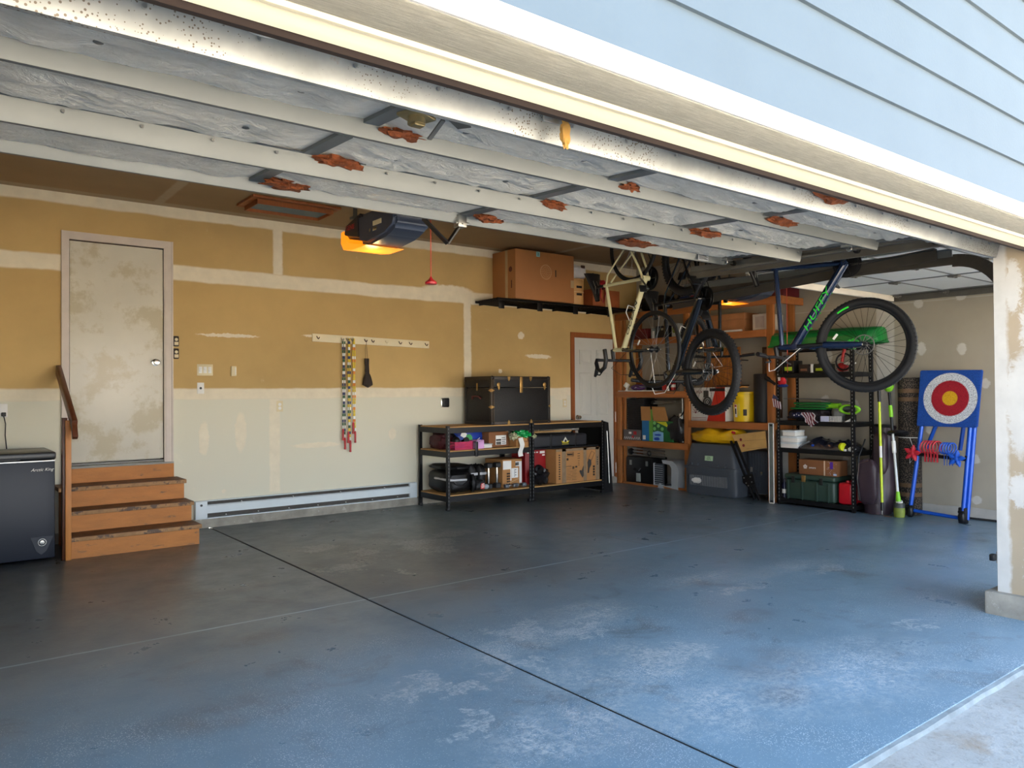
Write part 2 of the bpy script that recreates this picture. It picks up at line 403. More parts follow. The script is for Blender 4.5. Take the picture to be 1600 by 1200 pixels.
rg = t.ramp(t.noise(v, 3, 6, .7), .3, .75, .24, .5); t.l.new(t.math('ADD', rg, t.math('MULTIPLY', wr, .3)), bs.inputs['Roughness'])
t.l.new(t.bump(t.noise(v, 45, 6), .06, .01), bs.inputs['Normal'])
b = B()
b.box(-1.6, 1.43, -.12, 2.291, 8.0, 0, .004).box(2.309, 1.43, -.12, 8.6, 8.0, 0, .004)
struct('floor', b, m)
struct('trim_floor_joint', B().box(2.29, 1.44, -.1, 2.31, 7.99, -.006), mat('joint_dark', C(38, 36, 34), .9))
m, t, bs = blank('driveway_concrete')
tc = t.new('ShaderNodeTexCoord'); v = tc.outputs['Object']; s = t.new('ShaderNodeSeparateXYZ'); t.l.new(v, s.inputs[0]); X, Y = s.outputs[0], s.outputs[1]
base = t.mix(t.ramp(t.noise(v, 2, 8, .7), .3, .7), C(176, 172, 164), C(206, 203, 196))
base = t.mix(t.math('MULTIPLY', t.ramp(t.noise(v, 30, 9, .8), .5, .65), .5), base, C(138, 128, 114))
base = t.mix(t.ramp(t.noise(v, 1.3, 5, .6), .6, .72), base, C(168, 140, 108))
t.l.new(base, bs.inputs['Base Color']); bs.inputs['Roughness'].default_value = .9
t.l.new(t.bump(t.noise(v, 90, 8), .35, .01), bs.inputs['Normal'])
struct('floor_driveway', B().box(-40, -60, -.16, 50, 1.415, -.025), m)
b = B(); n = 90
def lip(u, v):
    x = -1.6+10.2*u; y = [1.43, 1.435, 1.412, 1.402][min(3, round(v*3))]; z = [-.03, -.004, -.008, -.03][min(3, round(v*3))]
    return Vector((x, y+.008*noise.noise(Vector((x*5, v, 0))), z))
b.grid(n, 3, lip)
struct('trim_threshold', b, mat('threshold_paint', C(146, 152, 152), .8, var=.25, scale=9, bump=.3))

# outside of the house: lap siding, frame board, soffit, door stop
M_siding = mat('siding_blue', C(88, 102, 112), .65, var=.035, scale=3, bump=.06, bscale=70)
b = B()
z = 2.205
while z < 4.7:
    b.prism([(1.352, z), (1.40, z), (1.40, z+.215), (1.366, z+.2)], 'x', -3.2, 9.6); z += .1985
struct('wall_siding', b, M_siding)
struct('wall_facade_core', B().box(-3.2, 1.40, 2.2, 9.6, 1.5, 4.7).box(-3.2, 1.38, 0, -.56, 1.44, 2.25).box(8.56, 1.38, 0, 9.6, 1.44, 2.25).box(5.2, 1.38, 0, 5.62, 1.44, 2.25), M_siding)
struct('ceiling_unseen_roof', B().prism([(.7, 4.55), (8.9, 4.55), (4.8, 6.3)], 'x', -3.4, 9.8), mat('roof_grey', C(90, 84, 78), .9))  # unseen roof, added to stop the sun and shade the near driveway
m, t, bs = blank('rough_sawn_trim')
tc = t.new('ShaderNodeTexCoord'); mp = t.new('ShaderNodeMapping'); mp.inputs['Scale'].default_value = (4, 60, 60); t.l.new(tc.outputs['Object'], mp.inputs[0])
nz = t.noise(mp.outputs[0], 3, 8, .8)
t.l.new(t.mix(t.ramp(nz, .42, .7), C(186, 182, 166), C(226, 222, 206)), bs.inputs['Base Color']); bs.inputs['Roughness'].default_value = .7
t.l.new(t.bump(nz, .9, .02), bs.inputs['Normal'])
M_rough = m
M_trimw = mat('trim_white', C(214, 208, 198), .6, var=.04, scale=3, bump=.1, bscale=60, dirt=C(190, 170, 130), dscale=14, dth=.7)
M_cream = mat('door_stop_cream', C(238, 224, 190), .4, var=.05, scale=2, stretch=(1, 20, 20), bump=.08, bscale=20)
for nm, x0, x1 in (('trim_1', -.55, 5.21), ('trim_2', 5.59, 8.57)):
    b = B()
    b.m(0).prism([(1.325, 2.132), (1.325, 2.198), (1.335, 2.204), (1.38, 2.207), (1.38, 2.132)], 'x', x0, x1)
    b.m(1).box(x0, 1.333, 2.129, x1, 1.50, 2.15, .004)
    b.m(2).prism([(1.475, 2.15), (1.475, 2.128), (1.482, 2.12), (1.492, 2.12), (1.497, 2.128), (1.505, 2.13), (1.512, 2.124), (1.562, 2.112), (1.568, 2.116), (1.568, 2.16)], 'x', x0, x1)
    struct(nm, b, [M_trimw, M_rough, M_cream])
b = B()
for x0, x1 in ((-.56, -.42), (5.08, 5.2), (5.6, 5.72), (8.42, 8.56)): b.box(x0, 1.33, 0 if x0 != 5.08 else .0, x1, 1.44, 2.14, .004)
struct('trim_3', b, M_trimw)
b = B()
for x0, x1 in ((-.42, 5.08), (5.72, 8.42)): b.prism([(1.568, 2.16), (1.568, 2.114), (1.58, 2.104), (1.606, 2.108), (1.61, 2.16)], 'x', x0, x1)
struct('trim_4', b, mat('seal_brown_black', C(44, 30, 22), .8))
struct('baseboard_right', B().box(8.555, 3.0, .0, 8.6, 4.25, .02), mat('joint_dark', C(38, 36, 34), .9))

# ---------------------------------------------------------------- doors in the back wall
M_chrome = mat('chrome', C(200, 196, 186), .18, 1, var=.05)
M_steel = mat('bright_steel', C(180, 180, 176), .35, 1, var=.1)
M_black = mat('black_plastic', C(13, 13, 15), .45, var=.2)
M_blackm = mat('black_metal', C(15, 15, 17), .4, .3, var=.2, scale=12)
M_white = mat('white_plastic', C(232, 230, 224), .4, var=.03)
M_ivory = mat('ivory_plastic', C(222, 208, 168), .4, var=.04)
M_door = mat('door_white_smudged', C(214, 208, 192), .34, var=.06, scale=2, bump=.08, bscale=6, dirt=C(198, 188, 162), dscale=2.5, dth=.5)
M_frame = mat('door_frame_white', C(208, 196, 184), .5, var=.05, dirt=C(170, 150, 130), dscale=10, dth=.7)
M_darkwd = mat('jamb_dark_brown', C(84, 60, 40), .6, var=.2, stretch=(20, 20, 2))  # dark brown, shared by the jamb, hooks, picture frame and tray
b = B()
b.prism([(1.0, .66), (1.062, .66), (1.062, 2.778), (1.872, 2.778), (1.872, .66), (1.955, .66), (1.955, 2.85), (1.0, 2.85)], 'y', 7.975, 8.0)
b.box(1.0, 7.972, .66, 1.012, 7.976, 2.85).box(1.94, 7.968, .66, 1.955, 7.976, 2.85)
b.box(1.885, 7.97, .70, 1.893, 7.975, 2.79)
d1 = struct('door_1', B().box(1.068, 8.002, .725, 1.868, 8.04, 2.768, .003), M_door)
struct('door_frame', b, M_frame, parent=d1)
struct('door_jamb', B().box(1.05, 8.0, .70, 1.062, 8.15, 2.79).box(1.873, 8.0, .70, 1.885, 8.15, 2.79).box(1.05, 8.0, 2.775, 1.885, 8.15, 2.79), M_darkwd, parent=d1)
struct('door_sill', B().box(1.0, 7.955, .672, 1.955, 8.1, .69, .003).box(1.06, 8.0, .69, 1.88, 8.06, .712, .003), mat('sill_alu', C(150, 148, 142), .6), parent=d1)
b = B(); b.lathe([(.034, 0), (.034, .006), (.014, .01), (.013, .03), (.026, .04), (.03, .055), (.024, .068), (0, .072)], (1.80, 8.002, 1.66), (0, -1, 0), 20)
struct('door_knob', b, M_chrome, parent=d1)
# second door: white six panel with brown casing
M_casing = mat('brown_casing', C(150, 84, 40), .5, var=.15, stretch=(12, 12, 1.5), scale=4)
M_pdoor = mat('panel_door_white', C(206, 206, 200), .45, var=.02)
def panel_door(x0, x1, z1):
    b = B(); yb = 8.03
    b.box(x0, 8.008, .012, x1, 8.045, z1)
    w = (x1-x0); cx = [(x0+.11, x0+w/2-.045), (x0+w/2+.045, x1-.11)]
    for a, c in ((.2, .86), (1.0, 1.62), (1.74, 1.95)):
        for p, q in cx:
            b.prism([(p, a), (p, c), (q, c), (q, a)], 'y', 8.008, 8.006)
            for (h0, h1, v0, v1) in ((p, p+.018, a, c), (q-.018, q, a, c), (p, q, a, a+.018), (p, q, c-.018, c)): b.box(h0, 8.0, v0, h1, 8.01, v1, .004)
            b.box(p+.04, 8.001, a+.04, q-.04, 8.01, c-.04, .006)
    return b
d2 = struct('door_2', panel_door(7.305, 8.09, 2.118), M_pdoor)
b = B(); b.prism([(7.235, 0), (7.30, 0), (7.30, 2.122), (8.095, 2.122), (8.095, 0), (8.118, 0), (8.118, 2.19), (7.235, 2.19)], 'y', 7.98, 8.0)
b.prism([(7.28, 0), (7.302, 0), (7.302, 2.12), (8.095, 2.12), (8.095, 0), (8.1, 0), (8.1, 2.135), (7.28, 2.135)], 'y', 8.0, 8.1)
struct('door_casing', b, M_casing, parent=d2)
b = B(); b.lathe([(.032, 0), (.032, .006), (.013, .01), (.012, .028), (.025, .036), (.03, .05), (.024, .062), (0, .066)], (7.365, 8.006, .985), (0, -1, 0), 20)
struct('door_knob', b, M_chrome, parent=d2)
b = B(); b.cyl((8.1, 7.975, 1.05), (8.1, 7.975, .9), .008).cyl((8.1, 7.975, .3), (8.1, 7.975, .15), .008).cyl((8.1, 7.975, 1.95), (8.1, 7.975, 1.8), .008)
struct('door_hinge', b, M_frame, parent=d2)

# ---------------------------------------------------------------- small things on the back wall
def plate(name, label, cat, x, z, w, h, fn=None, m=None, group=None):
    T = thing(name, label, cat, (x, 8.0, z), 0, group)
    part(T, 'cover_plate', B().box(x-w/2, 7.993, z-h/2, x+w/2, 7.9995, z+h/2, .003), m or M_ivory)
    if fn: fn(T, x, z)
    return T
def rocker(T, x, z):
    for k, dz in ((-.046, -.006), (0, .006), (.046, -.006)):
        part(T, 'light_switch', B().box(x+k-.0165, 7.990, z-.033, x+k+.0165, 7.9935, z+.033, .002), M_white)
        part(T, 'toggle', B().box(x+k-.011, 7.985, z+dz-.011, x+k+.011, 7.991, z+dz+.011, .003), M_white)
plate('light_switch_panel', 'ivory triple light switch plate on the back wall right of the grey entry door', 'light switch', 2.262, 1.592, .155, .115, rocker)
T = thing('thermostat', 'small upright white wall thermostat right of the triple light switch', 'thermostat', (2.545, 8, 1.582))
part(T, 'housing', B().box(2.518, 7.975, 1.532, 2.572, 7.9995, 1.635, .006), M_ivory)
part(T, 'dial', B().box(2.555, 7.971, 1.545, 2.566, 7.976, 1.622, .002), M_white)
def hole(T, x, z): part(T, 'jack', B().cyl((x, 7.994, z), (x, 7.989, z), .012, n=16), M_black)
plate('cable_jack_plate', 'white wall plate with one round black jack below the light switches', 'wall plate', 2.219, 1.408, .068, .112, hole, M_white)
def recept(T, x, z):
    for dz in (-.02, .02):
        part(T, 'socket', B().lathe([(.017, 0), (.017, .003), (0, .003)], (x, 7.993, z+dz), (0, -1, 0), 14), M_white)
plate('outlet', 'ivory outlet low on the back wall beside the vertical drywall seam', 'outlet', 3.034, 1.212, .07, .115, recept)
plate('outlet', 'ivory outlet on the back wall between the black trunk and the brown door casing', 'outlet', 7.12, 1.19, .07, .115, recept)
T = plate('outlet', 'white outlet above the black chest freezer with a black plug in it', 'outlet', .555, 1.215, .075, .118, recept, M_white)
T2 = thing('freezer_lead', 'black power cord hanging from the outlet down behind the chest freezer', 'cord', (.56, 7.97, .75))
part(T2, 'plug', B().box(.545, 7.962, 1.165, .58, 7.992, 1.2, .006), M_black)
part(T2, 'cable', B().tube([(.562, 7.97, 1.17), (.575, 7.96, 1.1), (.572, 7.955, 1.0), (.585, 7.95, .85), (.59, 7.93, .6), (.6, 7.9, .5)], .0045), M_black)
for z, lb in ((1.873, 'upper of two brown keypad plates beside the grey entry door'), (1.75, 'lower of two brown keypad plates beside the grey entry door')):
    T = thing('door_opener_button', lb, 'wall button', (1.985, 8, z), 0, 'brown wall buttons')
    part(T, 'housing', B().box(1.958, 7.978, z-.052, 2.012, 7.9995, z+.052, .014), mat('brown_plastic', C(58, 44, 30), .4))
    part(T, 'button', B().box(1.966, 7.973, z-.04, 2.004, 7.98, z-.008, .008), M_ivory)
    part(T, 'light_button', B().lathe([(.016, 0), (.014, .006), (0, .007)], (1.985, 7.979, z+.016), (0, -1, 0), 16), M_ivory)
T = thing('power_receptacle', 'large black square range outlet with chrome rim left of the black trunk', 'outlet', (5.13, 8, 1.224))
part(T, 'cover_plate', B().box(5.075, 7.992, 1.165, 5.19, 7.9995, 1.282, .004), M_chrome)
part(T, 'socket', B().box(5.09, 7.975, 1.172, 5.187, 7.993, 1.276, .01).lathe([(.03, 0), (.03, .006), (0, .006)], (5.137, 7.975, 1.224), (0, -1, 0), 18), M_black)

# baseboard heater
M_heat = mat('heater_white', C(216, 226, 230), .4, var=.03)
T = thing('baseboard_heater', 'long low white electric baseboard heater along the back wall', 'heater', (3.4, 7.99, .09))
b = B(); x0, x1 = 2.15, 4.69
b.prism([(7.995, .095), (7.935, .095), (7.935, .105), (7.99, .108), (7.99, .262), (7.95, .268), (7.95, .275), (7.995, .275)], 'x', x0, x1)
part(T, 'back_panel', b, M_heat)
part(T, 'front_panel', B().prism([(7.945, .148), (7.93, .15), (7.928, .225), (7.94, .235), (7.945, .232)], 'x', x0+.1, x1-.09), M_heat)
part(T, 'end_box', B().box(x0, 7.93, .098, x0+.115, 7.992, .272, .003), M_heat)
part(T, 'end_box', B().box(x1-.1, 7.93, .098, x1, 7.992, .272, .003), M_heat)
part(T, 'fin_element', B().box(x0+.115, 7.955, .11, x1-.1, 7.985, .15).box(x0+.115, 7.96, .236, x1-.1, 7.984, .262), mat('heater_dark', C(70, 66, 60), .7))
part(T, 'knockout', B().cyl((2.205, 7.931, .235), (2.205, 7.926, .235), .012, n=14), M_black)
for i in range(7): part(T, 'screw', B().cyl((x0+.3+i*.33, 7.935, .123), (x0+.3+i*.33, 7.95, .123), .006, n=8), M_steel)
for i in range(4): part(T, 'clip', B().box(x0+.45+i*.55, 7.93, .235, x0+.46+i*.55, 7.95, .25), M_steel)

# peg rail with ropes and a pouch
M_rail = mat('rail_cream', C(236, 222, 186), .6, var=.04, dirt=C(170, 140, 90), dscale=20, dth=.68)
T = thing('peg_rail', 'long cream painted wooden hanging rail screwed to the back wall', 'rail', (4.15, 7.99, 1.88))
part(T, 'board', B().box(3.4, 7.978, 1.905, 4.90, 7.9995, 1.992, .003, Matrix.Translation((4.15, 0, 1.94)) @ Matrix.Rotation(.022, 4, 'Y') @ Matrix.Translation((-4.15, 0, -1.94))), M_rail)
for x, m_ in ((3.45, M_darkwd), (3.80, M_steel), (3.86, M_steel), (3.74, M_steel), (4.03, M_darkwd), (4.12, M_darkwd), (4.30, M_rail), (4.48, M_darkwd), (4.62, M_darkwd), (4.84, M_darkwd)):
    z = 1.945-.022*(x-4.15)
    part(T, 'hook', B().tube([(x, 7.98, z+.02), (x, 7.955, z-.005), (x+.004, 7.94, z-.012), (x+.01, 7.928, z+.008)], .0055, 7), m_)
def rope(x, z1, z0, cols, seed, label, dx=0):
    random.seed(seed); T = thing('beaded_jump_rope', label, 'jump rope', (x, 7.95, z0), 0, 'beaded jump ropes on the rail')
    for side in (-1, 1):
        P = []; zb = z0+(.0 if side > 0 else .1)
        mats = [mat('bead_%d_%d_%d' % c, C(*c), .45, var=.03) for c in cols]
        b = B(); n = int((z1-zb-.14)/.034)
        for i in range(n):
            z = z1-.034*i; xx = x+side*(.011+.004*sin(i*.5+seed))+dx*i/n
            b.m(i % len(cols)); b.cyl((xx, 7.95+.004*side, z), (xx, 7.95+.004*side, z-.031), .0085, n=8)
        part(T, 'bead_string', b, mats)
        zz = z1-.034*n
        part(T, 'handle', B().lathe([(.008, 0), (.012, -.02), (.011, -.1), (.013, -.13), (0, -.135)], (x+side*.012+dx, 7.95, zz), (0, 0, 1), 12), mat('handle_red', C(186, 34, 40), .4))
    part(T, 'loop', B().tube(arc((x, 7.95, z1-.005), .012, 0, pi, 8, (1, 0, 0), (0, 0, 1)), .004), M_white)
G, Wt, N, Yl, O, R_ = (24, 84, 50), (240, 240, 236), (24, 40, 92), (226, 196, 44), (232, 140, 40), (190, 30, 40)
rope(3.757, 1.935, .69, (G, Wt, N), 1, 'jump rope with green, white and navy beads, leftmost on the rail')
rope(3.822, 1.97, .65, (Yl, N, Yl, Wt, G), 3, 'jump rope with yellow, navy and white beads, middle one on the rail')
rope(3.882, 1.97, .75, (Yl, Yl, Wt, O), 5, 'jump rope with mostly yellow beads, rightmost on the rail')
T = thing('drawstring_pouch', 'small dark brown drawstring pouch hanging from the cream rail', 'pouch', (4.045, 7.95, 1.41))
b = B()
def fn(u, v):
    z = 1.745-.335*v; a = 2*pi*u; r = .024+.004*sin(6*a)*(1-v) if v < .5 else .024+.034*sin(min(1, (v-.5)/.38)*pi/2) if v < .93 else .045*(1-(v-.93)/.07)+.004
    return Vector((4.045+.012*v+r*cos(a)*1.05+.004*noise.noise(Vector((a, v*6, 1))), 7.955+r*sin(a)*.7, z))
b.grid(18, 22, fn, wrap=True)
part(T, 'bag', b, mat('pouch_brown', C(48, 38, 32), .75, bump=.4, bscale=40))
part(T, 'cord', B().tube([(4.03, 7.955, 1.745), (4.025, 7.95, 1.85), (4.033, 7.94, 1.93), (4.045, 7.95, 1.85), (4.055, 7.955, 1.745)], .0025), M_darkwd)

# ---------------------------------------------------------------- steps and handrail
M_ply = mat('step_plywood', C(186, 118, 52), .6, var=.12, scale=3, stretch=(1.5, 6, 6), bump=.15, bscale=30, dirt=C(110, 86, 60), dscale=4, dth=.6)
M_tread = mat('step_tread', C(122, 78, 44), .6, var=.2, scale=3, stretch=(2, 8, 8), bump=.2, bscale=30, dirt=C(80, 60, 44), dscale=5, dth=.5)
T = thing('entry_steps', 'worn orange-brown wooden steps up to the grey entry door', 'steps', (1.47, 7.6, 0))
ys = [7.17, 7.42, 7.67]; zs = [.18, .36, .54]
for i in range(3):
    part(T, 'riser', B().box(.97, ys[i], .0 if i == 0 else zs[i-1], 1.975, ys[i]+.018, zs[i]-.038), M_ply)
    part(T, 'tread', B().box(.965-.03*(i == 2), ys[i]-.028, zs[i]-.038, 1.99, (ys[i+1] if i < 2 else 7.97), zs[i], .006), M_tread)
    part(T, 'nosing', B().box(.965-.03*(i == 2), ys[i]-.031, zs[i]-.036, 1.99, ys[i]-.027, zs[i]-.003, .001), mat('nosing_worn', C(170, 128, 84), .7, var=.3, scale=12, dirt=C(100, 80, 66), dscale=12, dth=.5))
part(T, 'riser', B().box(1.0, 7.957, .54, 1.955, 7.972, .672), M_ply)
part(T, 'stringer', B().prism([(7.19, 0), (7.19, .14), (7.44, .14), (7.44, .32), (7.69, .32), (7.69, .5), (7.96, .5), (7.96, 0)], 'x', .975, 1.0), M_ply)
part(T, 'stringer', B().prism([(7.19, 0), (7.19, .14), (7.44, .14), (7.44, .32), (7.69, .32), (7.69, .5), (7.96, .5), (7.96, 0)], 'x', 1.945, 1.97), M_ply)
M_rail2 = mat('handrail_dark', C(96, 50, 26), .4, var=.2, stretch=(10, 3, 3))
T = thing('handrail', 'dark brown wooden handrail on a light post left of the steps', 'handrail', (.94, 7.17, 0))
part(T, 'post', B().box(.922, 7.13, 0, .964, 7.168, 1.14, .003), mat('post_pine', C(186, 120, 56), .5, var=.12, stretch=(10, 10, 1.5), scale=3))
part(T, 'post_back', B().box(.905, 7.17, 0, .942, 7.24, 1.16, .003), M_rail2)
b = B(); b.bar((.972, 7.02, 1.10), (.972, 7.95, 1.58), .042, .09, bev=.008); b.bar((.972, 6.99, 1.0), (.972, 7.06, 1.13), .04, .05, bev=.006)
part(T, 'top_rail', b, M_rail2)
part(T, 'lower_rail', B().bar((.98, 7.03, 1.05), (.98, 7.95, 1.52), .03, .04, bev=.004), M_rail2)

# ---------------------------------------------------------------- chest freezer
M_frz = mat('freezer_charcoal', C(17, 25, 40), .5, .0, var=.06, scale=3)
T = thing('chest_freezer', 'black chest freezer with a hinged lid left of the steps', 'freezer', (.3, 7.5, 0))
part(T, 'body', B().box(-.2, 7.235, .02, .862, 7.86, .81, .012), M_frz)
part(T, 'lid', B().box(-.205, 7.215, .822, .868, 7.88, .885, .016), mat('freezer_lid', C(22, 24, 26), .35, var=.15))
part(T, 'lid_handle', B().box(.25, 7.205, .825, .62, 7.22, .838, .003), M_black)
part(T, 'lid_trim', B().box(-.2, 7.225, .806, .862, 7.24, .818, .002), M_steel)
part(T, 'control_plate', B().prism([(.69, .20), (.85, .20), (.80, .085), (.765, .055), (.73, .085)], 'y', 7.231, 7.236), M_frz)
part(T, 'thermostat_knob', B().torus((.77, 7.229, .155), (0, 1, 0), .028, .004, 24, 6).lathe([(.018, 0), (.016, .012), (0, .013)], (.77, 7.232, .155), (0, -1, 0), 18), M_chrome)
text(T, 'badge', 'Arctic King', .034, BACKF(.77, 7.232, .742), M_white, .001, shear=.4)

# ---------------------------------------------------------------- the wide overhead door, open under the ceiling
m, t, bs = blank('galvanised_strut')
tc = t.new('ShaderNodeTexCoord'); v = tc.outputs['Object']
base = t.mix(t.ramp(t.noise(v, 2.5, 5, .7), .3, .7), C(132, 136, 136), C(172, 176, 176))
vo = t.new('ShaderNodeTexVoronoi'); t.l.new(v, vo.inputs['Vector']); vo.inputs['Scale'].default_value = 105
sp = t.math('MULTIPLY', t.math('LESS_THAN', vo.outputs['Distance'], t.ramp(t.noise(v, 1.6, 4), .36, .6, 0, .34)), .8)
base = t.mix(sp, base, C(82, 66, 48))
base = t.mix(t.math('MULTIPLY', t.ramp(t.noise(v, 5, 8, .8), .62, .68), .5), base, C(150, 124, 90))
t.l.new(base, bs.inputs['Base Color']); bs.inputs['Metallic'].default_value = .55; bs.inputs['Roughness'].default_value = .38
t.l.new(t.bump(t.noise(v, 8, 4), .08, .02), bs.inputs['Normal'])
M_spot = m
M_galv = mat('galvanised_plain', C(116, 120, 120), .42, .5, var=.08, scale=3, dirt=C(130, 112, 86), dscale=9, dth=.72)
M_galvd = mat('galvanised_dull', C(112, 110, 104), .45, .6, var=.12, scale=5)
m, t, bs = blank('insulation_vinyl')
tc = t.new('ShaderNodeTexCoord'); v = tc.outputs['Object']
mp = t.new('ShaderNodeMapping'); mp.inputs['Scale'].default_value = (1.6, 5, 1); t.l.new(v, mp.inputs[0])
nz = t.noise(mp.outputs[0], 5, 9, .72, 1.4)
t.l.new(t.mix(t.ramp(nz, .3, .7), C(222, 222, 216), C(246, 247, 244)), bs.inputs['Base Color'])
bs.inputs['Roughness'].default_value = .32; bs.inputs['Metallic'].default_value = .1; bs.inputs['Specular IOR Level'].default_value = .9
t.l.new(t.bump(t.math('ADD', nz, t.math('MULTIPLY', t.noise(v, 70, 3), .12)), 1, .06), bs.inputs['Normal'])
M_insul = m
M_tuft = mat('fibreglass_rust', C(128, 66, 30), .95, var=.4, scale=30, bump=1, bscale=60)
T = thing('garage_door', 'wide insulated sectional garage door open overhead with steel struts', 'garage door', (2.3, 2.6, 2.3))
prof = [(1.60, 2.165), (1.83, 2.235), (2.12, 2.30), (2.645, 2.335), (3.18, 2.362), (3.74, 2.392)]
def pz(y):
    for (a, za), (c, zc) in zip(prof, prof[1:]):
        if y <= c: return za+(zc-za)*(y-a)/(c-a)
    return prof[-1][1]
DX0, DX1 = -.42, 4.99
secs = [(1.60, 2.115), (2.12, 2.64), (2.65, 3.175), (3.18, 3.735)]
stx = [-.38, .06, 1.27, 2.49, 3.68, 4.93]
for i, (a, c) in enumerate(secs):
    b = B(); ym = (a+c)/2
    pts = [(a, pz(a)+.008)]+([(1.83, pz(1.83)+.008)] if i == 0 else [])+[(c, pz(c)+.008), (c, pz(c)+.045)]+([(1.83, pz(1.83)+.045)] if i == 0 else [])+[(a, pz(a)+.045)]
    b.prism(pts, 'x', DX0, DX1)
    S = part(T, 'door_section', b, M_galvd)
    for x in stx:
        part(S, 'stile', B().bar((x, a+.01, pz(a+.01)-.004), (x, c-.01, pz(c-.01)-.004), .06, .03), M_galv)
    for k in range(len(stx)-1):
        x0, x1 = stx[k]+.03, stx[k+1]-.03; b = B(); sd = i*7+k
        pin = [(.5 if k == 0 else .25, .38), (.5 if k == 0 else .75, .36)]
        def fn(u, w):
            x = x0+(x1-x0)*u; y = a+.012+(c-a-.024)*w
            e = min(u, 1-u)*8; e2 = min(w, 1-w)*6
            ms = min(abs(y-q) for q in (1.80, 2.46, 3.02, 3.67)); ms = min(1, ms/.09)
            sag = .026*min(1, e)*min(1, e2)*(.25+.75*ms)
            for pu, pw in pin:
                dd = sqrt(((u-pu)*(x1-x0))**2+((w-pw)*(c-a))**2); sag *= 1-.85*math.exp(-(dd/.07)**2)
                an = atan2((w-pw)*(c-a), (u-pu)*(x1-x0)); sag += .0045*math.exp(-dd/.16)*sin(an*9+sd)*min(1, dd/.03)*min(1, e)*min(1, e2)
            sag += (.014*noise.noise(Vector((x*4, y*9, sd)))+.015*noise.noise(Vector((x*6, y*26+sin(x*7), sd)))+.008*noise.noise(Vector((x*22, y*44, sd))))*min(1, e*1.5)*min(1, e2*1.5)*(.3+.7*ms)
            return Vector((x, y, pz(y)-.004-sag))
        b.grid(80, 44, fn)
        part(S, 'insulation_panel', b, M_insul, sharp=60)
        for pu, pw in pin[:1 if k == 0 else 2]:
            x, y = x0+(x1-x0)*pu, a+.012+(c-a-.024)*pw
            part(S, 'insulation_pin', B().lathe([(.013, 0), (.014, .003), (.004, .006), (0, .006)], (x, y, pz(y)-.009), (0, 0, -1), 12), M_steel)
    # rusty fibreglass showing where the vinyl has torn at the stile
    for x, sc, yy in [(1.335, 1.0, .45), (2.56, .8, .35), (3.76, 1.3, .5)] if i else [(3.1, 1.0, .35), (2.55, .5, .5)]:
        y = a+(c-a)*(.7 if i else yy)
        b = B(); b.blob((x+.06*sc, y, pz(y)-.03), .11*sc, .055*sc, .022, 26, 12, .35, 2.6, seed=i*3+x)
        part(S, 'fibreglass_tear', b, M_tuft, 'rust-brown torn fibreglass')
def strut(y, z, x0, x1, h, mt, lab=None):
    b = B(); t_ = .002
    zt = z+h; pts = [(y-.012, zt), (y+.0, zt-.002), (y+.014, z+.016), (y+.02, z), (y+.038, z), (y+.044, z+.014), (y+.056, zt+.004), (y+.066, zt+.004)]
    inner = [(p+.0025*(1 if k < 4 else -1), q+.0025) for k, (p, q) in enumerate(pts)]
    full = pts+inner[::-1]
    n = 40
    rings = []
    for i in range(n+1):
        x = x0+(x1-x0)*i/n
        rings.append([b.bm.verts.new((x, p, q)) for p, q in full])
    for A, D in zip(rings, rings[1:]):
        for j in range(len(full)): b._f([A[j], A[(j+1) % len(full)], D[(j+1) % len(full)], D[j]])
    for R in (rings[0], rings[-1]):
        for j in range(7): b._f([R[j], R[j+1], R[-2-j], R[-1-j]])
    return part(T, 'strut', b, mt, lab, sharp=20)
strut(1.79, 2.122, -.44, 5.045, .078, M_spot, 'steel strut speckled with dirt nearest the opening')
strut(2.45, 2.256, -.42, 4.94, .07, M_galv)
strut(3.005, 2.255, -.42, 4.94, .082, M_galv)
strut(3.655, 2.325, -.42, 4.955, .066, M_galv)
for y, z in ((1.79, 2.122), (2.45, 2.256), (3.005, 2.255), (3.655, 2.325)):
    b = B()
    for k in range(22):
        x = DX0+.05+k*.25
        b.cyl((x, y-.002, z+.062), (x, y-.009, z+.062), .006, n=7)
    part(T, 'bolt', b, M_steel)
part(T, 'end_strip', B().box(4.95, 2.12, 2.285, 4.985, 3.74, 2.30, .0).prism([(2.0, 2.262), (3.74, 2.378), (3.74, 2.40), (2.0, 2.30)], 'x', 4.982, 4.99), M_galvd)
# lock latch, bracket with yellow tassel, corner roller brackets, label
b = B(); b.obox((1.30, 2.19, 2.262), (.1, .09, .012), (0, .1, .3), .004).cyl((1.30, 2.19, 2.27), (1.30, 2.19, 2.235), .03, n=16).box(1.28, 2.165, 2.225, 1.32, 2.2, 2.24, .004)
part(T, 'lock_cylinder', b, mat('dull_brass', C(150, 136, 100), .4, .7))
part(T, 'lock_bar', B().bar((1.36, 2.1, 2.272), (1.50, 2.2, 2.27), .05, .008).bar((1.38, 2.15, 2.255), (1.38, 2.24, 2.215), .016, .006), M_galvd)
b = B(); b.box(1.50, 1.77, 2.17, 1.60, 1.776, 2.24, .003)
part(T, 'lift_plate', b, M_steel)
b = B()
b.blob((1.565, 1.745, 2.135), .017, .014, .042, 14, 10, .25, 4, 2)
b.blob((1.567, 1.75, 2.18), .009, .009, .014, 10, 8, .1)
part(T, 'rope_tassel', b, mat('tassel_gold', C(196, 150, 76), .8, bump=.8, bscale=50))
part(T, 'emblem_plate', B().box(4.60, 3.652, 2.328, 4.72, 3.6545, 2.378, .001), mat('silver_label', C(168, 172, 176), .4, .2))
b = B()
for k in range(5): b.box(4.61, 3.6505, 2.335+k*.009, 4.61+.1-.015*(k % 2), 3.6522, 2.339+k*.009)
part(T, 'label_print', b, M_blackm)
